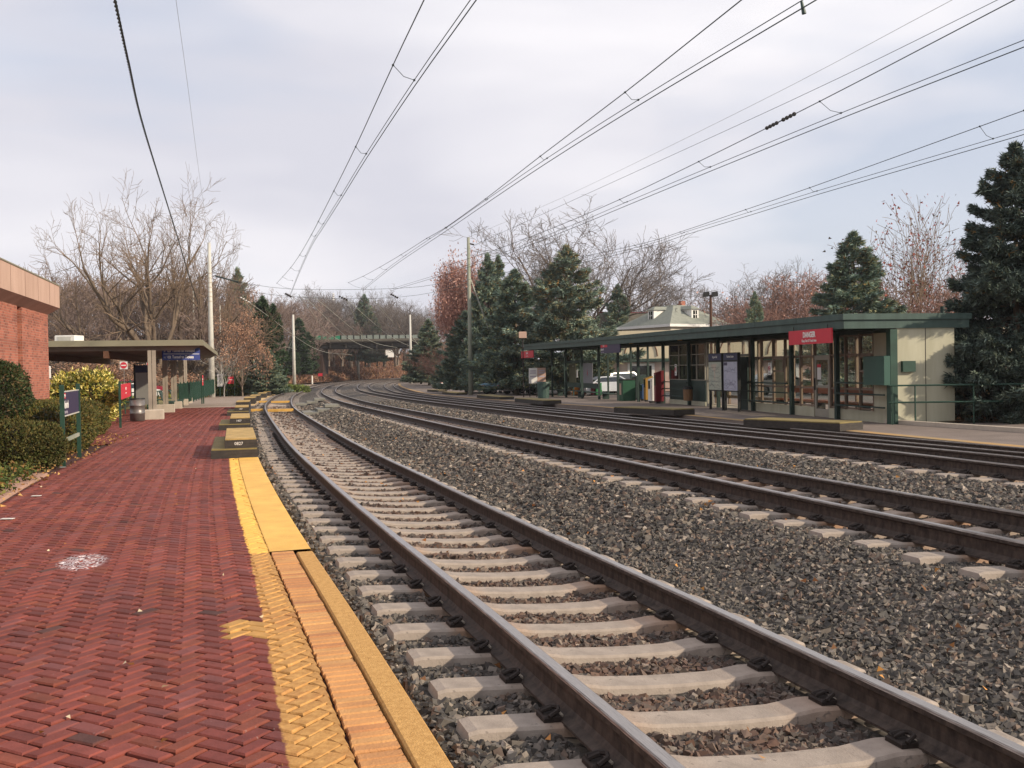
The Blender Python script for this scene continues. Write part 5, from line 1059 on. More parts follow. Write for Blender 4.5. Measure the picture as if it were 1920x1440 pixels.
boxthing('litter_bin', 'bin', 1396, 768, 0.55, 0.5, 0.95, 'black', 'black round bin at the right of the map case', kind='bin')
# brown bin on the post
x, zt = Ff(1293, 724, -0.25); _, zb = Ff(1293, 751, -0.25); p = ST + fd * x + fo * -0.33; r = empty('post_bin', (p.x, p.y, ST.z + zb), fang, 'brown round bin fixed on a post beside the booth', 'bin')
mb = MB(); mb.tube([(0, 0, 0), (0, 0, (zt - zb) * 0.78)], [0.2, 0.22], 14); mb.build('body', M('brown_bin', '#75573a', 0.6, 0.1, 3), r, world=False); mb = MB(); mb.tube([(0, 0, (zt - zb) * 0.781), (0, 0, (zt - zb) * 0.98), (0, 0, zt - zb)], [0.225, 0.2, 0.1], 14); mb.build('hood', K['black'], r, world=False)
# ceiling lights
for i, px in enumerate((1040, 1108, 1182, 1272)):
    x, _ = Ff(px, 655, -0.8); p = ST + fd * x + fo * -0.8; r = empty('ceiling_lamp', (p.x, p.y, ST.z + roofz(x) - 0.42), fang, 'small amber ceiling lamp under the eave, number %s from the far end' % ('first', 'second', 'third', 'fourth')[i], 'lamp', 'ceiling lamps under the station eave')
    mb = MB(); mb.box(-0.25, 0.25, -0.12, 0.12, 0.04, 0.11); mb.build('housing', K['black'], r, world=False); mb = MB(); mb.box(-0.22, 0.22, -0.1, 0.1, 0.0, 0.039); mb.build('lens', M('amber_lens%d' % i, '#b98a3e', 0.4, 0.05, 3), r, world=False)
# low black boarding mats at the platform edge
for i, (pa, pb_, lab) in enumerate((((1394, 800), (1575, 809), 'longest low black boarding platform, in front of the DANGER sign'), ((1151, 774), (1263, 779.5), 'low black boarding platform in front of the newspaper boxes'), ((965, 755), (1018, 758), 'low black boarding platform opposite the dark green bin'), ((894, 747), (936, 749.5), 'low black boarding platform just past the tall pole'), ((829, 739.5), (856, 741), 'low black boarding platform left of the tall pole'), ((801, 734.5), (822, 735.5), 'farthest low black boarding platform on the far side'))):
    A2 = gp(*pa, zf=zr0); B2 = gp(*pb_, zf=zr0); L = math.hypot(A2[0] - B2[0], A2[1] - B2[1]); zz = zr(B2[1]); r = empty('boarding_mat', ((A2[0] + B2[0]) / 2, (A2[1] + B2[1]) / 2, (zr(A2[1]) + zr(B2[1])) / 2), math.atan2(B2[1] - A2[1], B2[0] - A2[0]), lab, 'boarding platform', 'low boarding platforms on the far platform edge')
    mb = MB(); mb.box(-L / 2, L / 2, 0, 1.0, 0, 0.2); mb.build('body', K['dark'], r, world=False); mb = MB(); mb.cbox(-L / 2 + 0.02, L / 2 - 0.02, 0.02, 0.98, 0.201, 0.23, 0.004); mb.build('top_board', K['olivetop'], r, world=False)
# garden curb, railing and planting at the near end
A = gp(1664, 794, zf=zr0); B = gp(1925, 812, zf=zr0); d_ = (B - A).normalized(); B = A + d_ * 7; mb = MB(); mb.bar(A + Vector((0, 0, 0.04)), B + Vector((0, 0, 0.04)), 0.2, 0.16); tag(mb.build('garden_curb', K['concrete']), 'low mossy concrete curb before the planting bed at the right', 'curb')
cp_ = ST + fd * (XE + 0.3) + fo * -0.25; A = Vector((cp_.x, cp_.y, 0)); B = A + Vector((5.5, -0.7, 0)); print('corner', cp_); zt_ = -0.2 + 1.12; L = (B - A).length; r = empty('pipe_railing', (A.x, A.y, -0.2), math.atan2(B.y - A.y, B.x - A.x), 'green pipe railing running right from the station corner', 'railing')
for z in (0.62, 1.1): mb = MB(); mb.tube([(0, 0, z), (L, 0, z)], 0.025, 8); mb.build('rail', K['greenpost'], r, world=False)
for x in (0.1, 0.72, 2.3, 3.9): mb = MB(); mb.tube([(x, 0, -0.1), (x, 0, 1.1)], 0.022, 8); mb.build('post', K['greenpost'], r, world=False)
mb = MB(); a0 = gp(1664, 794, zf=zr0); 
mb.face([(a0.x - 0.1, a0.y + 0.1, -0.16), (a0.x + 9, a0.y - 2.4, -0.16), (a0.x + 14, a0.y + 10, -0.1), (a0.x + 2.0, a0.y + 7, -0.1)]); tag(mb.build('garden_soil', K['soil']), kind='structure')
def scat_xy(name, x0, x1, y0, y1, z, cnt, size, pal, seed, label, cat, zh, fn=None):
    rg = np.random.default_rng(seed); X = rg.uniform(x0, x1, cnt); Y = rg.uniform(y0, y1, cnt)
    if fn is not None: k = fn(X, Y, rg); X, Y = X[k], Y[k]
    Z = z + rg.uniform(0, zh, len(X)); pl = np.array([lin(x) for x in pal])
    V, Ft, col = blades(np.stack([X, Y, Z], -1), rg.normal(size=(len(X), 3)), np.full(len(X), size), np.full(len(X), size * 0.8), pl[rg.choice(len(pl), len(X))], rg, per=1, cone=0.3)
    return tag(npmesh(name, V, Ft, K['leaf'], col=col), label, cat, kind='stuff')
def cf(X, Y, r): return (Y > a0.y + 0.25 - (X - a0.x) * 0.27)
scat_xy('ground_ivy', a0.x, a0.x + 8, a0.y - 2, a0.y + 3.0, -0.17, 6000, 0.08, ('#3c3a26', '#4a3a28', '#6a4a30', '#2f3a22', '#7a5a3a'), 31, 'ivy and fallen leaves in the bed along the station end wall', 'ivy', 0.16, fn=cf)
# conduit / thin twiggy shrub by the wall
q = up(1800, 790, 29.6); o = bare_tree(1.9, 77, mat='twig', name='twiggy_shrub', spread=0.9, trunk=0.05, r0=0.02, levels=3, kids=(4, 4, 4), limbs=7, minr=0.004, leaves=('#7a3a30', '#5a4a30'), leafn=60, leafsize=0.06); place(o, (q.x, q.y, -0.2), 'thin bare shrub before the station end wall', 'shrub')
# ================================================================ catenary poles and wires
def pole(px, py, tx, ty, r0, r1, mat, label, rings=0, guy=None, zf=None, name='catenary_pole', Yfix=None):
    g = gp(px, py, zf=zf) if Yfix is None else None
    if Yfix: q = up(px, py, Yfix); g = Vector((q.x, q.y, q.z))
    t = up(tx, ty, g.y); r = empty(name, g, 0, label, 'pole', 'catenary poles beside the tracks'); H = t.z - g.z
    mb = MB(); mb.tube([(0, 0, -0.4), (0, 0, H * 0.5), (0, 0, H)], [r0, (r0 + r1) / 2, r1], 14); mb.build('shaft', K[mat], r, world=False, smooth=True)
    for i in range(rings):
        z = H * (0.62 + 0.03 * i); mb = MB(); rr = r0 + (r1 - r0) * z / H + 0.03; mb.tube([(0, 0, z), (0, 0, z + 0.06)], rr, 14); mb.build('band', K['concrete'], r, world=False)
    if guy:
        for (gx, gy, hz) in guy:
            q = up(gx, gy, g.y); mb = MB(); mb.tube([(0, 0, H * hz), (q.x - g.x, 0.8, q.z - g.z)], 0.035, 6); mb.build('guy_wire', K['wirepale'], r, world=False)
    return r, H
p395, H395 = pole(398, 745, 391, 455, 0.30, 0.15, 'polewhite', 'tall pale round pole beside the left canopy end', rings=7)
p878, H878 = pole(883, 740, 876, 445, 0.21, 0.13, 'polegreen', 'tall weathered pole on the far platform with guy wires', guy=((958, 735, 0.76), (930, 655, 0.77)))
p549, H549 = pole(552, 721, 548, 590, 0.34, 0.2, 'polewhite', 'tall pale pole on the left of the curve before the bridge', rings=2, guy=((524, 688, 0.68), (528, 690, 0.68)))
p769, H769 = pole(771, 720, 769, 590, 0.24, 0.16, 'polewhite', 'slim pale pole in front of the right end of the bridge', guy=((790, 655, 0.72),))
pole(672, 713, 671, 652, 0.42, 0.35, 'polewhite', 'pale pole seen under the bridge deck', name='catenary_pole', Yfix=268)
q = up(598, 717, 215); r = empty('marker_post', (q.x, q.y, q.z), 0, 'short white marker post at the foot of the embankment', 'post'); mb = MB(); mb.tube([(-1.5, 0, -0.3), (-1.5, 0, 1.5)], 0.22, 8); mb.build('shaft', K['white'], r, world=False)
mb = MB(); mb.tube([(-1.5, 0, 1.5), (-1.5, 0, 5.0)], 0.05, 6); mb.build('rod', K['iron'], r, world=False)
for px in (142,): pass
WZ = 8.83
def onz(px, py, z=WZ): d = ray(px, py); t = (z - CZ) / d.z; return Vector((d.x * t, d.y * t, z))
def resample(pts, ds=2.0):
    """smooth curve through points (Catmull-Rom)"""
    P = [pts[0] + (pts[0] - pts[1])] + list(pts) + [pts[-1] + (pts[-1] - pts[-2])]; out = []
    for i in range(1, len(P) - 2):
        n_ = max(2, int((P[i + 1] - P[i]).length / ds))
        for k in range(n_):
            t = k / n_; a, b, c, d = P[i - 1], P[i], P[i + 1], P[i + 2]
            out.append(0.5 * ((2 * b) + (c - a) * t + (2 * a - 5 * b + 4 * c - d) * t * t + (3 * b - a - 3 * c + d) * t ** 3))
    out.append(P[-2]); return out
def catenary(label, lower, upper, hang, grp='catenary wires over the four tracks', r=0.014):
    L = [onz(*p) for p in lower]; 
    L2 = [L[0] + (L[0] - L[1]) * 1.6] + L if lower[0][1] < 5 or lower[0][0] > 1915 else L
    lo = resample(L2); root = empty('catenary', L[-1], 0, label, 'overhead wires', grp)
    mb = MB(); mb.tube(lo, r, 5); mb.build('contact_wire', K['wire'], root)
    mb = MB(); mb.tube([p + Vector((0.0, 0, 0.16 if i > 2 else 0.16)) for i, p in enumerate(lo)], r * 0.8, 5); mb.build('auxiliary_wire', K['wire'], root)
    U = []
    for (ux, uy), (lx, ly) in zip(upper, hang):
        q = onz(lx, ly); U.append(up(ux, uy, q.y))
    U2 = [U[0] + (U[0] - U[1]) * 1.6] + U if upper[0][1] < 200 or upper[0][0] > 1800 else U
    # extend the messenger to the portal
    mb = MB(); mb.tube(resample(U2), r, 5); mb.build('messenger_wire', K['wire'], root)
    for (ux, uy), (lx, ly), u in zip(upper, hang, U):
        if uy < 3: continue
        q = onz(lx, ly); mb = MB(); mb.tube([u, u.lerp(q, 0.5) + Vector((0, 0, -0.02)), q + Vector((0, 0, 0.16))], 0.009, 5); mb.ball(q + Vector((0, 0, 0.16)), 0.035, 6, 4); mb.ball(u, 0.035, 6, 4); mb.build('dropper', K['wire'], root)
    return L[-1], U[-1]
e1 = catenary('catenary of the nearest track, running up to the top centre of the photograph',
    [(893, 0), (777, 162), (687, 297), (640, 373), (607, 425), (584, 462), (560, 515), (545, 553)],
    [(795, 0), (737, 122), (667, 275), (626, 358), (597, 415), (584, 440), (562, 478), (545, 502), (530, 519), (519, 531)],
    [(893, 0), (777, 162), (687, 297), (640, 373), (607, 425), (592, 447), (573, 484), (561, 512), (549, 530), (545, 545)])
e2 = catenary('catenary of the second track, crossing the sky from the middle to the top right',
    [(1530, 0), (1197, 198), (1026, 305), (914, 380), (838, 432), (761, 483), (725, 509), (680, 545)],
    [(1390, 0), (1172, 173), (1013, 293), (910, 373), (835, 427), (800, 447), (752, 477.5), (712, 501), (680.6, 518), (653, 530)],
    [(1530, 0), (1197, 198), (1026, 305), (914, 380), (838, 432), (806, 452), (761, 483), (725, 509), (699, 528), (679, 544)])
e3 = catenary('catenary of the third track, with a string of dark insulators on its upper wire',
    [(1920, 88), (1577, 222), (1332, 321), (1176, 385), (1050, 437), (900, 494), (733, 545)],
    [(1902, 0), (1537, 190), (1310, 303), (1162, 374), (1040, 426), (930, 468), (840, 497)],
    [(1960, 72), (1577, 222), (1332, 321), (1176, 385), (1060, 433), (950, 476), (850, 512)])
e4 = catenary('catenary of the farthest track, lowest of the four at the right',
    [(1920, 252), (1862, 269), (1532, 365), (1408, 403), (1283, 441), (1200, 467), (1000, 512), (812, 546)],
    [(1920, 207), (1837, 237), (1518, 352), (1398, 393), (1275, 435), (1190, 460), (1000, 500), (850, 530)],
    [(1935, 248), (1862, 269), (1532, 365), (1408, 403), (1283, 441), (1200, 467), (1010, 510), (860, 538)])
# insulators on the third messenger
q3 = onz(1577, 222); a = up(1489, 214, q3.y + 1.5); b = up(1438, 240, q3.y + 4.3); r = empty('insulator_string', a, 0, 'string of dark bell insulators on the wire at the upper right', 'insulator')
for i in range(9):
    if i == 4: continue
    c = a.lerp(b, i / 8); mb = MB(); dd = (b - a).normalized(); mb.tube([c - dd * 0.05, c - dd * 0.02, c + dd * 0.02, c + dd * 0.05], [0.02, 0.065, 0.065, 0.02], 10); mb.build('disc', K['iron'], r)
mb = MB(); mb.tube([a, b], 0.02, 6); mb.build('rod', K['iron'], r)
a = up(1503, 3, 20.5); r = empty('insulator', a, 0, 'small green clamp on the second track wire at the top edge', 'insulator'); mb = MB(); mb.tube([a, a + Vector((0.05, 0, -0.25))], [0.03, 0.05], 8); mb.build('clamp', K['green'], r)
# feeder wires
def wire(pts, label, r=0.012, mat='wire', name='feeder_wire', grp='feeder wires', ds=3.0):
    mb = MB(); mb.tube(resample(pts, ds), r, 5); return tag(mb.build(name, K[mat]), label, 'wire', grp)
def line_up(pts, **k): return [up(x, y, Y) for x, y, Y in pts]
t878 = p878.location + Vector((0, 0, H878)); t395 = p395.location + Vector((0, 0, H395))
wire([t878] + line_up([(1060, 368, 75), (1415, 195, 50), (1785, 0, 34), (2300, -270, 22)]), 'thin upper feeder wire from the top of the weathered pole to the top right', 0.009, 'wirepale')
a = up(890, 459, t878.y); wire([a] + line_up([(1060, 382, 75), (1480, 190, 48), (1870, 0, 33), (2400, -265, 22)]), 'dark feeder wire from the bracket of the weathered pole to the top right', 0.012)
mb = MB(); mb.bar(up(877, 456, t878.y), up(889, 459, t878.y), 0.1, 0.12); r = empty('wire_bracket', up(880, 458, t878.y), 0, 'dark bracket near the top of the weathered pole', 'bracket'); mb.build('arm', K['iron'], r)
wire([t395] + line_up([(374, 330, 60), (352, 160, 43), (330, 0, 33), (290, -300, 23)]), 'faint thin wire from the top of the pale pole to the upper left', 0.007, 'wirepale')
pts = resample(line_up([(372, 572, 93), (355, 520, 75), (335, 452, 58), (300, 340, 40), (265, 225, 29), (240, 115, 22), (215, 0, 17.5), (170, -220, 12.5)]), 0.12)
mb = MB(); n_ = len(pts); acc = 0; P2 = []; P3 = []
for i, p in enumerate(pts):
    if i: acc += (pts[i] - pts[i - 1]).length
    a = acc * 2 * PI / 0.55; P2.append(p + Vector((math.cos(a), 0.3 * math.sin(a), math.sin(a))) * 0.02); P3.append(p - Vector((math.cos(a), 0.3 * math.sin(a), math.sin(a))) * 0.02)
mb.tube(P2, 0.017, 5); mb.tube(P3, 0.017, 5); tag(mb.build('twisted_cable', K['wire']), 'thick twisted black cable coming down from the upper left', 'cable')
# cross-span wires at the first portal
b1 = up(393, 517, t395.y); b2 = up(879, 508, t878.y)
wire([b1] + line_up([(470, 533, 95), (545, 542, 95), (640, 543, 95), (740, 541, 95), (825, 532, 95)]) + [b2], 'upper span wire strung between the two tall poles', 0.016, 'wire', 'span_wire', 'span wires across the tracks')
wire([up(393, 533, 94.4)] + line_up([(470, 547, 95), (545, 556, 95), (640, 560, 95), (740, 558, 95), (825, 546, 95)]) + [up(879, 530, 94.6)], 'lower span wire strung between the two tall poles', 0.014, 'wire', 'span_wire', 'span wires across the tracks')
wire(line_up([(403, 517, 94.6), (425, 523, 94.8), (447, 529, 95)]), 'thick dark insulator rod at the left end of the span wire', 0.07, 'wire', 'insulator_rod', None)
for i, (x0, y0, x1, y1, lab) in enumerate(((536, 551, 545, 556, 'dark insulator on the span wire over the first track'), (637, 556, 650, 562, 'dark insulator on the span wire over the second track'), (734, 552, 745, 558, 'dark insulator on the span wire over the third track'))):
    a = up(x0, y0, 95); b = up(x1, y1, 95); r = empty('insulator', a, 0, lab, 'insulator', 'insulators on the span wires')
    for k in range(4): c = a.lerp(b, k / 3); mb = MB(); mb.ball(c, 0.11, 8, 4); mb.build('disc', K['iron'], r)
for (x0, y0, x1, y1, lab) in ((625, 551, 625, 562, 'white hanging insulator above the tracks'), (452, 558, 466, 566, 'white insulator string beside the spruce at the left')):
    a = up(x0, y0, 94); b = up(x1, y1, 94); r = empty('white_insulator', a, 0, lab, 'insulator', 'white insulators')
    for k in range(4): c = a.lerp(b, k / 3); mb = MB(); mb.ball(c, 0.11, 8, 4, sz=0.6); mb.build('disc', K['white'], r)
# wires on to the bridge
for i, (A, B, sag, lab) in enumerate((((458, 563), (556, 655), 1.6, 'pale sagging wire from the span to the left curve pole'), ((466, 566), (660, 665), 2.0, 'pale sagging wire crossing in front of the bridge'), ((570, 556), (700, 655), 1.2, 'pale wire descending over the first track to the bridge'), ((590, 558), (745, 652), 1.5, 'pale wire descending over the second track to the bridge'),
                                      ((650, 562), (775, 652), 0.8, 'pale wire descending over the third track to the bridge'), ((700, 562), (790, 648), 0.8, 'pale wire descending over the farthest track to the bridge'), ((560, 552), (640, 640), 1.0, 'thin pale wire over the left verge to the bridge'))):
    a = up(*A, 95); b = up(*B, 232 if i else 188); m_ = a.lerp(b, 0.45) - Vector((0, 0, sag)); wire([a, m_, b], lab, 0.028, 'wirepale', 'sagging_wire', 'pale wires between the first span and the bridge', 6)
wire([up(648, 560, 95), up(668, 600, 130), up(678, 625, 170), up(680, 640, 200)], 'pale curved wire dropping steeply beside the second track', 0.035, 'wirepale', 'sagging_wire', 'pale wires between the first span and the bridge', 4)

# ================================================================ bridge
BY = 236.0
def bp(px, py, Y=BY): return up(px, py, Y)
L0 = bp(566, 655); R0 = bp(800, 652); zb0 = (L0.z + R0.z) / 2
br = empty('road_bridge', ((L0.x + R0.x) / 2, BY, gz(BY) - 0.3), 0, 'steel girder road bridge with a meshed parapet crossing the tracks', 'bridge'); bz = br.location.z; cx = br.location.x
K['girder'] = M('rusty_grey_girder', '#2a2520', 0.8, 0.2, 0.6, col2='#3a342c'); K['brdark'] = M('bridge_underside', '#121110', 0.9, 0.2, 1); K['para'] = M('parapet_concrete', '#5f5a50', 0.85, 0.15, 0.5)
hw = (R0.x - L0.x) / 2; zd = zb0 - bz; zt = bp(680, 639.5).z - bz; zp = bp(680, 629).z - bz
mb = MB(); mb.box(-hw, hw, -4.6, -4.3, zd, zt - 0.45); mb.box(-hw, hw, 4.3, 4.6, zd, zt - 0.45)
for k in range(9): mb.box(-hw + 0.4 + k * (2 * hw - 0.8) / 8 - 0.15, -hw + 0.4 + k * (2 * hw - 0.8) / 8 + 0.15, -4.85, -4.601, zd, zt - 0.2)
mb.build('girder', K['girder'], br, world=False)
mb = MB(); mb.box(-hw + 0.02, hw - 0.02, -4.63, -4.602, zd + 0.02, zd + (zt - zd) * 0.42); mb.build('girder_shade_strip', K['brdark'], br, world=False)  # black shade below the deck, painted as a strip on the lower girder face
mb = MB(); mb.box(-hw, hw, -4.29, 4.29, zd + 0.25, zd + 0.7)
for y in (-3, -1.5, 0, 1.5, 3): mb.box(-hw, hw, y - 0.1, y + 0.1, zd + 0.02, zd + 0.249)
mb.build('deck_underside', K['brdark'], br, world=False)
mb = MB(); mb.box(-hw, hw, -5.1, -4.3, zt - 0.449, zt - 0.15); mb.box(-hw, hw, 4.3, 5.1, zt - 0.449, zt - 0.15); mb.build('deck_edge', K['girder'], br, world=False)
mb = MB(); mb.box(-hw, hw, -4.9, -4.65, zt - 0.149, zt + 0.35); mb.build('parapet', K['para'], br, world=False)
K['mesh_green'] = M('green_mesh_fence', '#2c8163', 0.6, 0.15, 2); K['mesh_grey'] = M('grey_mesh_fence', '#7f877f', 0.6, 0.15, 2)
x = -hw + 2.6; i = 0
while x < hw:
    mb = MB(); mb.box(x - 0.12, x + 0.12, -4.8, -4.68, zt + 0.351, zp); mb.build('fence_post', K['brdark'], br, world=False)
    x2 = min(hw, x + 1.5); g_ = (x + cx) < bp(644, 640).x; mb = MB(); mb.box(x + 0.121, x2 - 0.121, -4.76, -4.72, zt + 0.351, zp - 0.12 + random.uniform(-0.1, 0.05)); mb.build('mesh_panel', K['mesh_green' if g_ else 'mesh_grey'], br, world=False); x += 1.5; i += 1
for px, wd in ((594, 0.9), (606, 0.5), (786, 1.6)):
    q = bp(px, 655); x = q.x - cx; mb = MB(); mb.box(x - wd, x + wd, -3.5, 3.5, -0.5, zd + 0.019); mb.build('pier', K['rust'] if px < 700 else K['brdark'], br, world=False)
q = bp(566, 655); mb = MB(); mb.box(-hw - 14, -hw - 0.01, -4.6, 4.6, -0.5, zt - 0.5); mb.box(hw + 0.01, hw + 14, -4.6, 4.6, -0.5, zt - 0.5); mb.build('abutment', K['para'], br, world=False)

# ================================================================ embankment and hills
K['hill'] = M('brown_embankment', '#5e4632', 0.95, 0.3, 0.35, 0.8, 2.5, col2='#7d5c42', detail=8)
def sm(x): x = np.clip(x, 0, 1); return x * x * (3 - 2 * x)
Sg, Ng = np.meshgrid(np.arange(115, 426, 4.0), np.concatenate([np.arange(-7.5, -40, -1.5), np.arange(-40, -160, -12)]), indexing='ij'); X, Y = C(Sg, Ng)
Hh = 7.5 * sm((-Ng - 8.5) / 17) * sm((Sg - 150) / 60) + 9 * sm((-Ng - 40) / 90) + 0.35 * np.sin(Sg * 0.31 + Ng * 0.2) * sm((-Ng - 9) / 5)
Z = Hh - 0.05 - 0.84; a_, b_ = Sg.shape; q_ = (np.arange(a_ - 1)[:, None] * b_ + np.arange(b_ - 1)[None]).ravel()
tag(npmesh('embankment', np.stack([X, Y, Z], -1).reshape(-1, 3), np.stack([q_, q_ + 1, q_ + b_ + 1, q_ + b_], -1)[:, ::-1], K['hill'], smooth=True), kind='structure')
def hillz(s, n): return float(7.5 * sm((-n - 8.5) / 17) * sm((s - 150) / 60) + 9 * sm((-n - 40) / 90)) - 0.89
def brush(s0, s1, n0, n1, cnt, size, pal, seed, label, hz, zf=None):
    rg = np.random.default_rng(seed); s = rg.uniform(s0, s1, cnt); n = rg.uniform(n0, n1, cnt); X, Y = C(s, n); Z = np.array([hillz(a, b) for a, b in zip(s, n)]) if zf is None else zf(s, n)
    cl = 0.5 + 0.5 * np.sin(s * 0.9 + 2 * np.sin(n)) ; Z = Z + rg.uniform(0, 1, cnt) ** 1.5 * hz * (0.4 + cl); pl = np.array([lin(x) for x in pal]); D = rg.normal(0, 0.5, (cnt, 3)); D[:, 2] += 0.8
    V, Ft, col = blades(np.stack([X, Y, Z], -1), D, np.full(cnt, size), np.full(cnt, size * 0.22), pl[rg.choice(len(pl), cnt)], rg, per=3, cone=0.5); return tag(npmesh('brush', V, Ft, K['leaf'], col=col), label, 'brush', kind='stuff')
BR = ('#7d5a48', '#6e4f40', '#8c6a55', '#63503f', '#957558', '#74503f')
brush(160, 420, -30, -8.3, 34000, 0.9, BR, 41, 'rust brown scrub covering the embankment under the bridge', 1.0)
brush(100, 165, -16, -7.8, 6000, 0.7, ('#8a5642', '#7a4a38', '#9a6a50', '#6a5038'), 42, 'low reddish brush beside the track before the bridge', 1.0, zf=lambda s, n: -0.85 + 0 * s)
brush(62, 100, -20, -9.5, 2500, 0.35, ('#5d6a2e', '#6f7a38', '#8a6a45', '#7a5a3a'), 43, 'rough grass and leaves along the verge by the pale pole', 0.3, zf=lambda s, n: GR * np.clip(C(s, n)[1] - 15, 0, 95))
# white buildings on the hill
for px, w, h, col, lab in ((735, 5, 1.6, 'white', 'white house glimpsed on the bank under the bridge deck'), (690, 10, 1.2, 'tan', 'pale orange wall glimpsed on the bank under the bridge deck')):
    q = up(px, 664, 330); r = empty('distant_house', q, 0.2, lab, 'house'); mb = MB(); mb.box(-w / 2, w / 2, 0, 6, -1, h); mb.build('wall', K[col], r, world=False); mb = MB(); mb.hexa([(-w / 2 - .3, -.3, h + .01), (w / 2 + .3, -.3, h + .01), (w / 2 + .3, 6.3, h + .01), (-w / 2 - .3, 6.3, h + .01), (-w / 2, 2.8, h + 2), (w / 2, 2.8, h + 2), (w / 2, 3.2, h + 2), (-w / 2, 3.2, h + 2)]); mb.build('roof', K['para'], r, world=False)
def haze(density):
    mb = MB(); mb.box(-260, 260, -30, 450, -3.0, 60); o = mb.build('haze', [], None); tag(o, kind='stuff'); o['label'] = 'thin pale winter haze over the whole scene'
    mt = bpy.data.materials.new('haze_air'); mt.use_nodes = True; t = mt.node_tree; t.nodes.clear(); out = N(t, 'ShaderNodeOutputMaterial'); v = N(t, 'ShaderNodeVolumePrincipled'); setin(v, {'Color': (0.86, 0.87, 0.92, 1), 'Density': density, 'Anisotropy': 0.2}); t.links.new(v.outputs[0], out.inputs['Volume']); o.data.materials.append(mt)
haze(0.00022)
# ================================================================ trees
def tree_at(o, px, Y, top, H, label, cat='tree', group=None, first=False, rz=None, wx=1.0, base=None):
    """scale the H metre tall tree o so that its top reaches photo row `top` at distance Y"""
    t = up(px, top, Y); gzv = base if base is not None else (zr(Y) if px > 800 else gz(Y)) - 0.1; s = (t.z - gzv) / H; r = o if first else copy_tree(o)
    r.location = (t.x, Y, gzv); r.scale = (s * wx, s * wx, s); r.rotation_euler = (0, 0, random.uniform(0, 6.28) if rz is None else rz); return tag(r, label, cat, group)
GS = 'blue-green spruces beyond the station'
A0 = spruce(8.0, 2.5, 101, tufts=44000, tl=0.17, pal=('#56645c', '#46534c', '#67756c', '#3a4640', '#5d6656'), cones=0.05, low=0.01, shape=0.62, per=7, rag=0.2, nbr=260)
tree_at(A0, 1903, 29.5, 285, 8.0, 'very large dark spruce at the right edge beside the station end wall', 'spruce', first=True, rz=0.4, wx=0.95, base=-0.2)
B0 = spruce(10.0, 3.9, 102, tufts=22000, tl=0.27, pal=('#7f9081', '#6c7e72', '#8c9b8b', '#5a6958', '#918d6c'), cones=0.14, low=0.14, shape=0.62, per=5, rag=0.2)
tree_at(B0, 1062, 80, 470, 10.0, 'broad blue spruce with brown cones behind the station roof left end', 'spruce', GS, first=True, wx=1.1)
C0 = spruce(10.0, 3.0, 103, tufts=18000, tl=0.27, pal=('#74877c', '#62756a', '#889a86', '#50604f', '#8f8f6a'), cones=0.06, low=0.12, shape=0.68, per=5, rag=0.18)
tree_at(C0, 965, 85, 513, 10.0, 'dark blue spruce directly left of the broad coned spruce', 'spruce', GS, first=True, wx=1.3)
tree_at(C0, 914, 96, 484, 10.0, 'tallest pointed spruce right behind the weathered pole', 'spruce', GS, wx=0.75)
tree_at(C0, 934, 97, 487, 10.0, 'second pointed spruce top just right of the tallest one', 'spruce', GS, wx=0.7)
tree_at(C0, 872, 100, 588, 10.0, 'low dark spruce left of the weathered pole', 'spruce', GS, wx=1.35)
tree_at(C0, 1158, 118, 540, 10.0, 'small spruce between the broad coned spruce and the house', 'spruce', GS, wx=0.95)
tree_at(C0, 1600, 60, 445, 10.0, 'bushy green spruce above the right part of the station roof', 'spruce', GS, wx=1.3)
tree_at(C0, 1415, 95, 553, 10.0, 'small pointed spruce in front of the russet trees', 'spruce', GS, wx=0.7)
D0 = spruce(10.0, 1.7, 104, tufts=9000, tl=0.34, pal=('#3f5238', '#33452e', '#4d6044', '#2b3a28'), low=0.04, shape=0.5, per=5)
GL = 'evergreens on the left of the tracks'
tree_at(D0, 492, 108, 562, 10.0, 'dark columnar evergreen above the end of the low hedge', 'evergreen', GL, first=True)
tree_at(D0, 512, 120, 575, 10.0, 'second dark evergreen overlapping the columnar one on its right', 'evergreen', GL, wx=0.9)
tree_at(C0, 445, 128, 510, 10.0, 'pointed spruce rising behind the orange-leaved tree', 'spruce', GL, wx=0.75)
tree_at(C0, 500, 100, 655, 10.0, 'small blue-green spruce at the foot of the dark evergreens', 'spruce', GL, wx=1.6)
for px, Y, top, lab in ((560, 205, 600, 'green evergreen right of the pale curve pole'), (578, 215, 625, 'green evergreen beside the left bridge end'), (547, 200, 640, 'low green evergreen behind the pale curve pole')): tree_at(D0, px, Y, top, 10.0, lab, 'evergreen', 'evergreens by the bridge', wx=1.3, base=1.0)
tree_at(C0, 683, 262, 556, 10.0, 'wide dark evergreen standing behind the middle of the bridge', 'evergreen', 'evergreens behind the bridge', wx=0.95, base=3)
tree_at(C0, 706, 258, 600, 10.0, 'shorter dark evergreen behind the bridge, right of the wide one', 'evergreen', 'evergreens behind the bridge', wx=0.9, base=3)
for px, Y, top, wx, lab in ((803, 150, 602, 1.25, 'dark spruce right of the bridge end'), (788, 165, 640, 1.6, 'low dark spruce against the bridge end'), (850, 135, 640, 1.4, 'dark shrubby evergreen below the pinkish tree')): tree_at(C0, px, Y, top, 10.0, lab, 'spruce', 'evergreens right of the bridge', wx=wx)

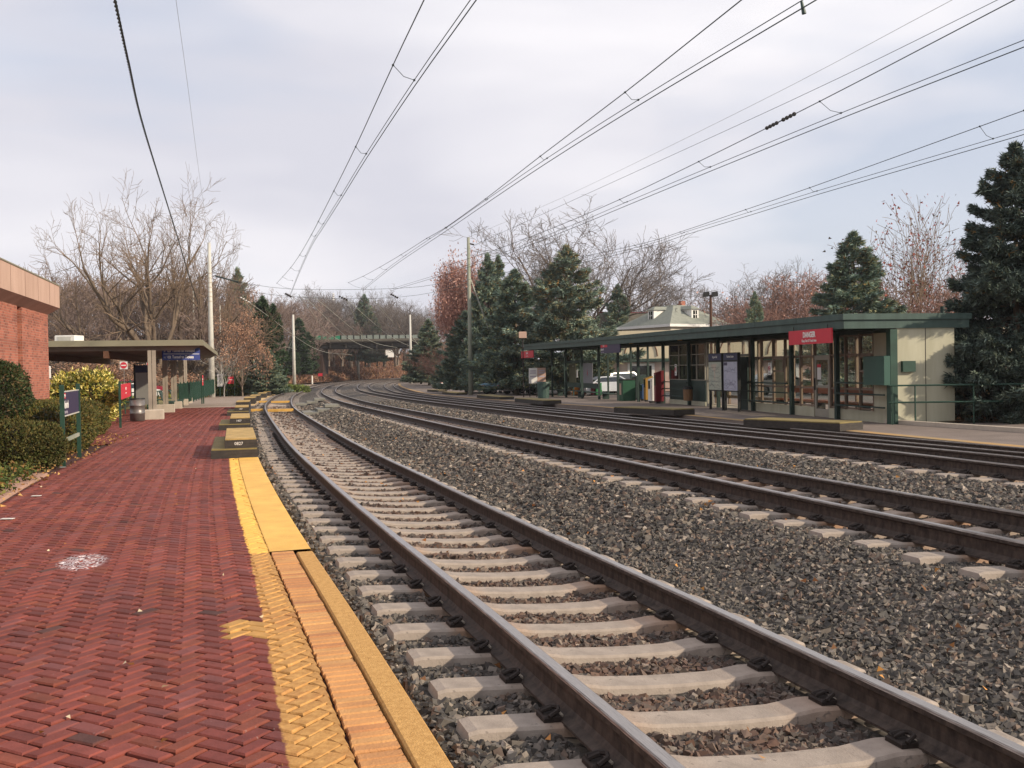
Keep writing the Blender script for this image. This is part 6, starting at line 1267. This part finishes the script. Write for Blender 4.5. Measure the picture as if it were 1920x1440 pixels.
# bare trees
E0 = bare_tree(13, 217, spread=0.95, trunk=0.11, r0=0.42, levels=4, kids=(5, 6, 7, 7), limbs=8, upright=0.28, minr=0.010, lean=(-0.28, 0))
K['twig_red'] = M('reddish_twigs', '#86675b', 0.9, 0.2, 2); K['twig_grey'] = M('grey_twigs', '#6f6660', 0.9, 0.2, 2); K['twig_pink'] = M('pinkish_twigs', '#94695c', 0.9, 0.2, 2); K['twig_far'] = M('brown_twigs', '#85736a', 0.9, 0.2, 2)
tree_at(E0, 285, 98, 372, 11.0, 'large spreading bare tree behind the left canopy', 'tree', first=True, rz=0.0, wx=0.8)
tree_at(E0, 350, 104, 455, 11.0, 'smaller bare tree just right of the large spreading one', 'tree', rz=3.6, wx=0.7)
F0 = bare_tree(13, 202, mat='twig_grey', spread=0.62, trunk=0.2, r0=0.24, levels=4, kids=(6, 7, 8, 6), limbs=8, upright=0.45, minr=0.0115)
tree_at(F0, 1085, 125, 403, 12.2, 'tall bare tree rising behind the broad coned spruce', 'tree', 'bare trees behind the station', first=True, wx=1.25)
tree_at(F0, 985, 128, 468, 12.2, 'bare tree showing between the pointed spruces and the tall bare tree', 'tree', 'bare trees behind the station', wx=1.0)
tree_at(F0, 1160, 130, 470, 12.2, 'bare tree right of the tall one, above the small spruce', 'tree', 'bare trees behind the station', wx=1.1)
tree_at(F0, 1242, 150, 520, 12.2, 'small round-headed bare tree behind the house', 'tree', 'bare trees behind the station', wx=0.85)
tree_at(F0, 1412, 120, 490, 12.2, 'grey bare tree right of the floodlight pole', 'tree', 'bare trees behind the station', wx=1.1)
tree_at(F0, 1365, 135, 545, 12.2, 'low bare tree directly behind the floodlight pole', 'tree', 'bare trees behind the station', wx=1.3)
tree_at(F0, 1215, 140, 590, 12.2, 'low bare crown between the small spruce and the house roof', 'tree', 'bare trees behind the station', wx=1.3)
tree_at(F0, 718, 270, 540, 12.2, 'round bare dark-branched tree behind the bridge right half', 'tree', 'bare trees behind the bridge', wx=0.85, base=3)
G0 = bare_tree(12, 203, mat='twig_far', spread=0.6, trunk=0.12, r0=0.2, levels=4, kids=(6, 6, 5, 5), limbs=8, upright=0.5, minr=0.02)
src = True
ORD2 = 'first second third fourth fifth sixth seventh eighth ninth tenth eleventh twelfth thirteenth fourteenth fifteenth sixteenth seventeenth eighteenth'.split()
def many(lst, o, H, lab, grp, cat='tree', base=None, wxr=(0.9, 1.35), first=False):
    lst = sorted(lst)
    for i, (px, Y, top) in enumerate(lst): tree_at(o, px, Y, top, H, lab + ', ' + ORD[i] + ' from the left', cat, grp, first=first and i == 0, wx=random.uniform(*wxr), base=base)
many([(48, 118, 498), (80, 128, 492), (118, 112, 500), (150, 135, 505), (190, 120, 512), (225, 130, 508), (262, 126, 512), (300, 122, 500), (335, 128, 505), (368, 118, 490), (395, 130, 512), (170, 100, 560), (60, 105, 560), (355, 104, 560), (405, 112, 560), (428, 140, 540)], G0, 11.4, 'bare brown tree in the row behind the left canopy', 'bare trees in the row behind the left canopy', first=True)
many([(468, 210, 545), (490, 215, 548), (520, 215, 545), (540, 220, 560), (505, 205, 600), (532, 205, 630), (560, 250, 560), (582, 262, 570)], G0, 11.4, 'bare brown tree between the dark evergreens and the bridge', 'bare trees left of the bridge', base=0.5)
many([(600, 262, 545), (618, 275, 536), (640, 262, 548), (655, 280, 545), (665, 258, 590), (625, 255, 590), (740, 285, 575), (757, 262, 560), (775, 275, 566), (790, 262, 572), (808, 255, 580), (745, 255, 610), (770, 252, 615), (690, 290, 550)], F0, 12.2, 'bare grey tree in the wood behind the bridge', 'bare trees in the wood behind the bridge', base=3)
many([(595, 250, 600), (615, 252, 608), (640, 254, 600), (608, 246, 625)], G0, 11.4, 'reddish brown bare tree low behind the left half of the bridge', 'low bare trees behind the left half of the bridge', base=3)
# russet and pink trees
H0 = bare_tree(12, 204, mat='twig_pink', leaves=('#bc9082', '#b08276', '#c59f90', '#9c7569', '#c0937f'), leafn=6000, leafsize=0.26, name='pink_tree', spread=0.28, trunk=0.08, r0=0.16, levels=4, kids=(7, 7, 6, 5), limbs=10, upright=0.9, minr=0.02)
tree_at(H0, 858, 128, 478, 12.4, 'upright pinkish leaved tree left of the weathered pole', 'tree', 'pink leaved trees', first=True, wx=0.6)
tree_at(H0, 838, 140, 500, 12.4, 'second upright pinkish tree overlapping the first on its left', 'tree', 'pink leaved trees', wx=0.42)
tree_at(H0, 895, 132, 500, 12.4, 'third pinkish tree seen behind the weathered pole', 'tree', 'pink leaved trees', wx=0.45)
I0 = bare_tree(10, 205, mat='twig_red', leaves=('#9c7669', '#ab8374', '#8f6a60', '#a08075'), leafn=800, leafsize=0.17, name='russet_tree', spread=0.7, trunk=0.12, r0=0.16, levels=4, kids=(6, 6, 6, 5), limbs=8, upright=0.4, minr=0.016)
for i, (px, Y, top, lab) in enumerate(((1470, 112, 505, 'russet tree at the left of the russet group above the roof'), (1505, 105, 520, 'russet tree in the middle of the group above the roof'), (1535, 112, 500, 'russet tree touching the bushy spruce'), (1675, 70, 500, 'russet tree right of the bushy spruce'), (1730, 74, 520, 'russet tree second to the right of the bushy spruce'), (1775, 66, 540, 'russet tree next to the very large spruce'), (1440, 108, 560, 'low russet bush at the foot of the small pointed spruce'), (1262, 128, 585, 'low russet tree right of the house chimney'), (1385, 118, 570, 'low russet tree right of the floodlight pole'), (1300, 132, 590, 'low russet tree behind the house'), (820, 150, 640, 'russet bush by the orange cone'), (835, 128, 650, 'red leaved bush right of the orange cone'))):
    tree_at(I0, px, Y, top, 9.6, lab, 'tree', 'russet trees', first=(i == 0), wx=1.2)
J0 = bare_tree(10, 206, mat='twig', leaves=('#8a3f34', '#9a5040', '#5a4a38'), leafn=500, leafsize=0.16, name='tall_shrub_tree', spread=0.4, trunk=0.06, r0=0.09, levels=3, kids=(7, 7, 6), limbs=9, upright=0.7, minr=0.012)
tree_at(J0, 1695, 67, 398, 9.6, 'tall thin bare tree with a few red leaves right of the bushy spruce', 'tree', 'thin red-tipped trees', first=True, wx=0.95)
tree_at(J0, 1745, 69, 430, 9.6, 'second thin bare tree near the vent pipe', 'tree', 'thin red-tipped trees', wx=0.8)
L0_ = bare_tree(9, 207, mat='twig_grey', leaves=('#a07a62', '#8f6c56', '#ac8870', '#7f6250'), leafn=7000, leafsize=0.2, name='orange_tree', spread=0.75, trunk=0.12, r0=0.13, levels=4, kids=(6, 6, 6, 5), limbs=8, upright=0.3, minr=0.014)
tree_at(L0_, 452, 98, 590, 8.6, 'orange-leaved tree above the far hedge on the left', 'tree', 'orange leaved trees', first=True, wx=0.6)
tree_at(L0_, 432, 118, 555, 8.6, 'taller brownish tree just behind the orange-leaved one', 'tree', 'orange leaved trees', wx=0.5)
tree_at(L0_, 250, 95, 680, 8.6, 'low orange-brown shrub seen under the left canopy', 'tree', 'orange leaved trees', wx=2.2)
tree_at(L0_, 205, 92, 672, 8.6, 'low orange-brown shrub behind the variegated bush', 'tree', 'orange leaved trees', wx=2.2)
K['birch'] = M('white_birch_bark', '#c9c3ba', 0.8, 0.1, 4)
for i, (px, Y, top, lab) in enumerate(((418, 97, 640, 'pale slender sapling with white twigs beside the pale pole'),)):
    N0 = bare_tree(9, 208, mat='twig_grey', name='white_sapling', spread=0.55, trunk=0.2, r0=0.07, levels=3, kids=(6, 6, 5), limbs=8, upright=0.5, minr=0.014); 
    for ch in N0.children: ch.data.materials[0] = K['birch']
    tree_at(N0, px, Y, top, 8.6, lab, 'tree', first=True, wx=1.3)
# far hedge on the left
for i, (px, w, lab) in enumerate(((425, 2.2, 'low green hedge section just right of the white vertical sign'), (468, 2.8, 'low green hedge section under the orange-leaved tree'))):
    Yh = 101 + i * 6; q = up(px, 728, Yh); bush('hedge', (q.x, q.y, gz(Yh) - 0.1), [((0, 0, 0.95), (w, 1.6, 0.95))], 6000, 0.16, ('#4d5a2a', '#3f4c24', '#5d6a34', '#6b6a34'), 60 + i, lab, 'hedge', 'far hedges on the left', power=2.8, depth=0.25)
q = up(510, 727, 125); bush('grass_mound', (q.x, q.y, gz(125) - 0.2), [((0, 0, 0.35), (4.5, 2, 0.6))], 3500, 0.22, ('#63703a', '#6f7a42', '#545e32'), 66, 'bright green grassy mound at the end of the hedge', 'shrub')

# ================================================================ street side things on the right
# house with dormers
hy = 112.0; base = up(1265, 616, hy); rp = empty('house', (base.x, hy, zr(hy)), 0.55, 'white house with a grey-green hipped roof and two dormers', 'house'); rz0 = base.z - rp.location.z
K['roofgreen'] = M('grey_green_shingles', '#84877c', 0.9, 0.12, 2.5, 0.2, 10); K['housewall'] = M('cream_siding', '#bdb6a6', 0.8, 0.06, 2)
hw_, hd_ = 4.6, 4.6; rh = up(1265, 573, hy).z - base.z
mb = MB(); mb.box(-hw_ + 0.4, hw_ - 0.4, -hd_ + 0.4, hd_ - 0.4, 0, rz0 - 0.01); mb.build('wall', K['housewall'], rp, world=False)
mb = MB(); mb.box(-hw_ - 0.05, hw_ + 0.05, -hd_ - 0.05, hd_ + 0.05, rz0, rz0 + 0.28); mb.build('cornice', K['white'], rp, world=False)
mb = MB(); t_ = 0.9; b_ = rz0 + 0.281; mb.hexa([(-hw_, -hd_, b_), (hw_, -hd_, b_), (hw_, hd_, b_), (-hw_, hd_, b_), (-t_, -t_, rz0 + rh), (t_, -t_, rz0 + rh), (t_, t_, rz0 + rh), (-t_, t_, rz0 + rh)]); mb.build('roof', K['roofgreen'], rp, world=False)
def dormer(ax):
    d_ = empty('dormer', (0, 0, 0)); d_.parent = rp; d_.rotation_euler = (0, 0, ax); z0 = rz0 + 0.8; y0 = -3.4
    mb = MB(); mb.hexa([(-0.5, y0, z0 - 0.2), (0.5, y0, z0 - 0.2), (0.5, -1.2, z0 - 0.2), (-0.5, -1.2, z0 - 0.2), (-0.5, y0, z0 + 1.2), (0.5, y0, z0 + 1.2), (0.5, -1.2, z0 + 1.2), (-0.5, -1.2, z0 + 1.2)])
    mb.hexa([(-0.7, y0 - 0.2, z0 + 1.201), (0.7, y0 - 0.2, z0 + 1.201), (0.7, -0.9, z0 + 1.201), (-0.7, -0.9, z0 + 1.201), (-0.12, y0 + 0.5, z0 + 1.6), (0.12, y0 + 0.5, z0 + 1.6), (0.12, -0.9, z0 + 1.6), (-0.12, -0.9, z0 + 1.6)], 1)
    mb.box(-0.28, 0.28, y0 - 0.03, y0 - 0.002, z0 + 0.1, z0 + 1.05, 2); mb.box(-0.28, 0.28, y0 - 0.06, y0 - 0.031, z0 + 0.55, z0 + 0.61, 0); mb.box(-0.03, 0.03, y0 - 0.065, y0 - 0.061, z0 + 0.1, z0 + 1.05, 0)
    M_ = mb.build('dormer_window', [K['white'], K['roofgreen'], K['darkglass']], rp, world=False); M_.rotation_euler = (0, 0, ax); bpy.data.objects.remove(d_)
dormer(0); dormer(-PI / 2)
mb = MB(); mb.box(1.6, 2.15, 0.6, 1.15, rz0 + 1.5, rz0 + rh + 0.6); mb.build('chimney', K['brickwall'], rp, world=False)
q = up(1205, 596, 118); r = empty('grey_house', (q.x, q.y, zr(118)), 0.3, 'low tan house with a red ridge left of the dormered house', 'house'); hz_ = up(1205, 600, 118).z - zr(118); mb = MB(); mb.box(-4, 4, 0, 6, 0, hz_ - 1.4); mb.build('wall', K['beige'], r, world=False); mb = MB(); mb.hexa([(-4.3, -0.3, hz_ - 1.39), (4.3, -0.3, hz_ - 1.39), (4.3, 6.3, hz_ - 1.39), (-4.3, 6.3, hz_ - 1.39), (-4.3, 2.9, hz_ + 1), (4.3, 2.9, hz_ + 1), (4.3, 3.1, hz_ + 1), (-4.3, 3.1, hz_ + 1)]); mb.build('roof', K['para'], r, world=False); mb = MB(); mb.box(-4.3, 4.3, 2.88, 3.12, hz_ + 1.001, hz_ + 1.1); mb.build('ridge', K['redbox'], r, world=False)
# floodlight pole
q = up(1333, 612, 72); t = up(1332, 553, 72); r = empty('floodlight_pole', (q.x, 72, zr(72)), 0, 'wooden pole with two dark floodlights behind the station roof', 'lamp post'); H = t.z - zr(72)
mb = MB(); mb.tube([(0, 0, -0.2), (0, 0, H)], [0.12, 0.09], 10); mb.build('shaft', K['wood'], r, world=False)
for d_, ang_ in ((-0.32, 0.5), (0.3, -0.4)): mb = MB(); mb.hexa([(d_ - 0.22, -0.2, H - 0.15), (d_ + 0.22, -0.2, H - 0.1), (d_ + 0.22, 0.2, H - 0.1), (d_ - 0.22, 0.2, H - 0.15), (d_ - 0.2, -0.15, H + 0.2), (d_ + 0.2, -0.15, H + 0.25), (d_ + 0.2, 0.15, H + 0.25), (d_ - 0.2, 0.15, H + 0.2)]); mb.build('floodlight', K['black'], r, world=False)
# shops across the street
sy = 84; r = empty('shop_row', (22, sy, zr(sy) + 0.1), -0.12, 'long beige shop building with arched panels and brick base beyond the station', 'building')
K['shopbeige'] = M('beige_shop_stucco', '#d2c5a8', 0.85, 0.06, 1)
mb = MB(); mb.box(-17, 26, 0, 12, 2.7, 5.2); mb.build('upper_wall', K['shopbeige'], r, world=False)
mb = MB(); mb.box(-17, 26, 0.05, 12, 0, 2.699); mb.build('lower_wall', M('pink_shop_wall', '#b79486', 0.85, 0.15, 0.6, col2='#cfc0b2'), r, world=False)
x = -15
while x < 25:
    pts = [(x + 1.4 * math.cos(t * PI / 10), -0.03, 3.0 + 1.7 * math.sin(t * PI / 10)) for t in range(11)]; mb = MB(); mb.tube(pts, 0.05, 4); mb.build('arch_moulding', K['wood'], r, world=False)
    mb = MB(); mb.box(x - 0.9, x + 0.9, -0.03, 0.049, 0.9, 2.2); w_ = mb.build('shop_window', K['darkglass'], r, world=False); mb = MB(); mb.box(x - 1.15, x - 0.901, -0.08, 0.04, 0.0, 2.4); mb.box(x + 0.901, x + 1.15, -0.08, 0.04, 0.0, 2.4); mb.box(x - 0.9, x + 0.9, -0.05, 0.04, 2.201, 2.4); mb.build('frame', K['white'], w_, world=False); x += 4
mb = MB(); mb.hexa([(-17, -0.5, 2.5), (26, -0.5, 2.5), (26, -0.09, 2.55), (-17, -0.09, 2.55), (-17, -0.5, 2.6), (26, -0.5, 2.6), (26, -0.09, 2.8), (-17, -0.09, 2.8)]); mb.build('awning', K['dkgreen'], r, world=False)
# parked cars
K['tyre'] = M('tyre_rubber', '#161616', 0.9, 0.1, 5); K['carglass'] = M('car_glass', '#1b2226', 0.06, 0.1, 1, spec=0.9)
def car(px, py, Y, rz, paint, lab, kind='sedan', L=4.6):
    q = up(px, py, Y); r = empty('parked_car', (q.x, Y, zr(Y) + 0.03), rz, lab, 'car', 'cars parked behind the far platform'); mt = M('car_paint_' + lab[:12], paint, 0.25, 0.04, 1, spec=0.7)
    if kind == 'suv': sil = [(-2.3, 0.35), (-2.32, 0.95), (-2.2, 1.1), (-2.0, 1.72), (0.5, 1.78), (1.15, 1.18), (2.15, 1.05), (2.3, 0.75), (2.3, 0.35)]; gl = [(-1.95, 1.15), (-1.8, 1.62), (0.4, 1.67), (0.95, 1.18)]
    else: sil = [(-2.25, 0.32), (-2.28, 0.85), (-1.7, 0.98), (-1.1, 1.38), (0.4, 1.42), (1.15, 0.98), (2.1, 0.85), (2.28, 0.6), (2.28, 0.32)]; gl = [(-1.55, 1.0), (-1.05, 1.32), (0.35, 1.36), (1.0, 1.0)]
    mb = MB(); W_ = 0.88
    def wy(z): return W_ - max(0, z - 0.95) * 0.28
    n_ = len(sil)
    for i in range(n_):
        a, b = sil[i], sil[(i + 1) % n_]; mb.face([(a[0], -wy(a[1]), a[1]), (b[0], -wy(b[1]), b[1]), (b[0], wy(b[1]), b[1]), (a[0], wy(a[1]), a[1])][::-1])
    mb.face([(a[0], -wy(a[1]), a[1]) for a in sil]); mb.face([(a[0], wy(a[1]), a[1]) for a in sil][::-1]); mb.build('body', mt, r, world=False)
    for s_ in (-1, 1): mb = MB(); mb.face([(x, s_ * (wy(z) + 0.006), z) for x, z in gl][::s_]); mb.build('side_window', K['carglass'], r, world=False)
    i0 = 2; a, b = sil[2], sil[3]; mb = MB(); mb.face([(a[0] * 0.97 + b[0] * 0.03 - 0.01, -0.72, a[1] + 0.05), (b[0] - 0.01, -0.68, b[1] - 0.06), (b[0] - 0.01, 0.68, b[1] - 0.06), (a[0] * 0.97 + b[0] * 0.03 - 0.01, 0.72, a[1] + 0.05)]); mb.build('rear_window', K['carglass'], r, world=False)
    a, b = sil[4], sil[5]; mb = MB(); mb.face([(a[0] + 0.06, -0.68, a[1] - 0.04), (b[0] - 0.02, -0.74, b[1] + 0.06), (b[0] - 0.02, 0.74, b[1] + 0.06), (a[0] + 0.06, 0.68, a[1] - 0.04)]); mb.build('windscreen', K['carglass'], r, world=False)
    for x in (-1.4, 1.4):
        for s_ in (-1, 1):
            mb = MB(); mb.tube([(x, s_ * 0.70, 0.34), (x, s_ * 0.9, 0.34)], 0.34, 18); w_ = mb.build('wheel', K['tyre'], r, world=False); mb = MB(); mb.tube([(x, s_ * 0.885, 0.34), (x, s_ * 0.91, 0.34)], 0.2, 14); mb.build('rim', K['steel'], w_, world=False)
    for s_ in (-1, 1):
        mb = MB(); mb.box(-2.335, -2.28, s_ * 0.72 - 0.12, s_ * 0.72 + 0.12, 0.7, 0.95 if kind == 'suv' else 0.82); mb.build('tail_light', K['red'], r, world=False)
        mb = MB(); mb.box(2.25, 2.31, s_ * 0.6 - 0.16, s_ * 0.6 + 0.16, 0.6, 0.72); mb.build('headlight', K['white'], r, world=False)
    return r
car(1172, 712, 84, 0.55, '#e4e2dd', 'white sport utility car seen between the shelter posts, rear to the camera', 'suv')
car(1148, 730, 74, 0.2, '#c9ccd0', 'silver car behind the railings below the white utility car', 'sedan')
car(945, 722, 92, 0.4, '#6c8a9a', 'blue-grey car parked behind the pipe fence left of the tree trunk', 'sedan')
car(1025, 725, 86, 0.1, '#1f2530', 'dark blue car behind the round green bin', 'sedan')
car(1085, 725, 84, 0.1, '#23262b', 'black car seen through the windscreen frame', 'sedan')
car(985, 728, 88, 0.5, '#d9d7d2', 'white car half hidden by the spruce trunk', 'sedan')
car(1600, 708, 60, 0.3, '#e6e3de', 'white car seen through the waiting room glass at its right', 'sedan')
car(1460, 716, 64, 0.2, '#a9a49c', 'grey car seen through the waiting room glass at its left', 'sedan')
q = up(300, 700, 95)
r = car(262, 706, 90, 0.2, '#8a2030', 'dark red car seen under the left canopy', 'suv'); r.location.z = gz(90); r['group'] = 'cars parked behind the left canopy'
r = car(248, 715, 82, 0.3, '#dad8d4', 'white car seen under the left canopy beside the notice case', 'sedan'); r.location.z = gz(82); r['group'] = 'cars parked behind the left canopy'
# lamp posts, boards, fence, cone
for px, pb_, pt_, mt_, lab in ((826, 722, 655, 'wood', 'brown lamp post rising from the orange cone'), (803, 712, 660, 'iron', 'grey lamp post in front of the dark spruce'), (982, 742, 626, 'iron', 'slim lamp post left of the station roof end')):
    g = gp(px, pb_ + 3, zf=zr0); t = up(px, pt_, g.y); r = empty('lamp_post', g, 0, lab, 'lamp post'); H = t.z - g.z; mb = MB(); mb.tube([(0, 0, -0.1), (0, 0, H - 0.3)], 0.07 if px < 900 else 0.04, 8); mb.build('shaft', K[mt_], r, world=False); mb = MB(); mb.cbox(-0.28, 0.28, -0.28, 0.28, H - 0.3, H + 0.15, 0.04); mb.build('lantern', K['tan'] if px > 900 else K['concrete'], r, world=False)
g = gp(828, 729, zf=zr0); r = empty('traffic_cone', g, 0, 'orange-red cone shaped barrel at the foot of the brown lamp post', 'cone'); mb = MB(); mb.box(-0.4, 0.4, -0.4, 0.4, 0, 0.08); mb.tube([(0, 0, 0.081), (0, 0, 1.1)], [0.3, 0.12], 14); mb.build('cone', M('cone_red', '#d3342c', 0.5, 0.05, 3), r, world=False); mb = MB(); mb.tube([(0, 0, 0.55), (0, 0, 0.75)], [0.235, 0.2], 14); mb.build('band', K['white'], r, world=False)
for px, lab in ((1000, 'white standing signboard near the far end of the station'), (1016, 'framed pinkish poster board right of the white signboard')):
    g = gp(px, 745, zf=zr0); g = up(px, 740, g.y); r = empty('signboard', (g.x, g.y, zr(g.y)), 0.1, lab, 'sign'); 
    for x in (-0.25, 0.25): mb = MB(); mb.box(x - 0.03, x + 0.03, -0.03, 0.03, 0, 1.0); mb.build('leg', K['black'], r, world=False)
    mb = MB(); mb.box(-0.3, 0.3, -0.04, 0.04, 1.001, 2.1); mb.build('board', K['white'] if px < 1010 else K['tan'], r, world=False); mb = MB()
    for z in (1.85, 1.7, 1.45): mb.box(-0.22, 0.22, -0.046, -0.041, z, z + 0.08)
    mb.build('print', K['dimletter'], r, world=False)
for (pa, pb_, lab) in (((838, 728), (1000, 742), 'green pipe fence along the back of the far platform'),):
    A = gp(pa[0], pa[1], zf=zr0) + Vector((0.5, 1.5, 0)); B = gp(pb_[0], pb_[1], zf=zr0) + Vector((0.5, 1.5, 0)); L = (B - A).length; r = empty('pipe_fence', A, math.atan2(B.y - A.y, B.x - A.x), lab, 'fence')
    slope = (B.z - A.z) / L
    for z in (0.3, 0.65, 1.0): mb = MB(); mb.tube([(0, 0, z), (L, 0, z + slope * L)], 0.03, 6); mb.build('rail', K['greenpost'], r, world=False)
    x = 0
    while x < L: mb = MB(); mb.tube([(x, 0, -0.1 + slope * x), (x, 0, 1.02 + slope * x)], 0.035, 6); mb.build('post', K['greenpost'], r, world=False); x += 2.4
# spruce trunks seen under the crowns
for px, Y, w_, lab in ((995, 82, 0.35, 'twisted brown tree trunk left of the signboards'), (948, 92, 0.22, 'brown tree trunk behind the blue-grey car')):
    pass
# low wall / building behind the left canopy
q = up(250, 640, 88); r = empty('low_building', (-45, 128, gz(96)), 0.1, 'long low grey-roofed building behind the left canopy', 'building'); mb = MB(); mb.box(-8, 7, 0, 8, 0, 4.0); mb.build('wall', K['canopy'], r, world=False); mb = MB(); mb.hexa([(-8.4, -0.4, 4.01), (7.4, -0.4, 4.01), (7.4, 8.4, 4.01), (-8.4, 8.4, 4.01), (-8.4, 3.8, 6.6), (7.4, 3.8, 6.6), (7.4, 4.2, 6.6), (-8.4, 4.2, 6.6)]); mb.build('roof', M('grey_shingles', '#8b8d90', 0.85, 0.1, 2), r, world=False)
for px, pt_, Y, lab in ((362, 545, 110, 'thin pale utility pole behind the large bare tree'), (412, 572, 108, 'thin pale utility pole right of the tall pale pole')):
    t = up(px, pt_, Y); r = empty('utility_pole', (t.x, Y, gz(Y)), 0, lab, 'pole'); mb = MB(); mb.tube([(0, 0, -0.2), (0, 0, t.z - gz(Y))], 0.09, 8); mb.build('shaft', K['polewhite'], r, world=False)
# small rear signs near the bridge
for px, py, lab in ((600.5, 703, 'small red sign at the foot of the embankment left of the bridge opening'), (776, 704, 'small red sign near the right bridge pier')):
    Y = 205 if px < 700 else 178; q = up(px, py, Y); r = empty('danger_sign', q, 0, lab, 'sign', 'tiny red signs near the bridge'); mb = MB(); mb.box(-0.45, 0.45, -0.03, 0.03, -0.25, 0.35); mb.build('panel', K['red'], r, world=False); mb = MB(); mb.box(-0.04, 0.04, -0.02, 0.02, -1.8, -0.251); mb.build('post', K['iron'], r, world=False)
# fallen leaves and debris on the stones and bricks
scatter('fallen_leaves', 3, 40, -1.4, 6.5, 420, 0.045, ('#8a5a34', '#a8743f', '#6d4a2c', '#c08a4c'), 91, 'scattered brown leaves lying on the ballast and sleepers', 'leaves', 0.0, 0.02, 0.1, fn=None)
scatter('fallen_leaves', 4, 40, -4.9, -1.9, 130, 0.032, ('#8a5a34', '#6d4a2c', '#c9b99a'), 92, 'a few dry leaves lying on the brick platform', 'leaves', -0.045, 0.004, 0.08)
# pieces seen under the left canopy
for px, py, Y, lab in ((283, 683, 70, 'round red and white no entry sign on a thin post under the canopy'), (232, 685, 84, 'smaller red and white sign beyond the variegated bush')):
    q = up(px, py, Y); r = empty('road_sign', (q.x, Y, gz(Y) - 0.05), 0, lab, 'sign'); h_ = q.z - gz(Y) + 0.05
    mb = MB(); mb.tube([(0, 0.03, 0), (0, 0.03, h_ + 0.3)], 0.03, 6); mb.build('post', K['steel'], r, world=False)
    mb = MB(); mb.box(-0.32, 0.32, -0.02, 0.0, h_ - 0.32, h_ + 0.32); mb.build('plate', K['white'], r, world=False)
    mb = MB(); mb.tube([(0, -0.035, h_), (0, -0.0205, h_)], 0.28, 18); mb.build('red_disc', K['red'], r, world=False)
    mb = MB(); mb.box(-0.2, 0.2, -0.04, -0.0355, h_ - 0.045, h_ + 0.045); mb.build('white_bar', K['white'], r, world=False)
A = up(212, 770, 47); B = up(322, 765, 54); A.z = gz(47) - 0.05; B.z = gz(54) - 0.05; L = (B - A).length; r = empty('tunnel_railing', A, math.atan2(B.y - A.y, B.x - A.x), 'dark green pipe railing round the tunnel stairs under the left canopy', 'railing')
for z in (0.55, 1.0): mb = MB(); mb.tube([(0, 0, z), (L, 0, z)], 0.03, 6); mb.build('rail', K['greenpost'], r, world=False)
x = 0
while x < L: mb = MB(); mb.tube([(x, 0, -0.1), (x, 0, 1.0)], 0.03, 6); mb.build('post', K['greenpost'], r, world=False); x += 1.3
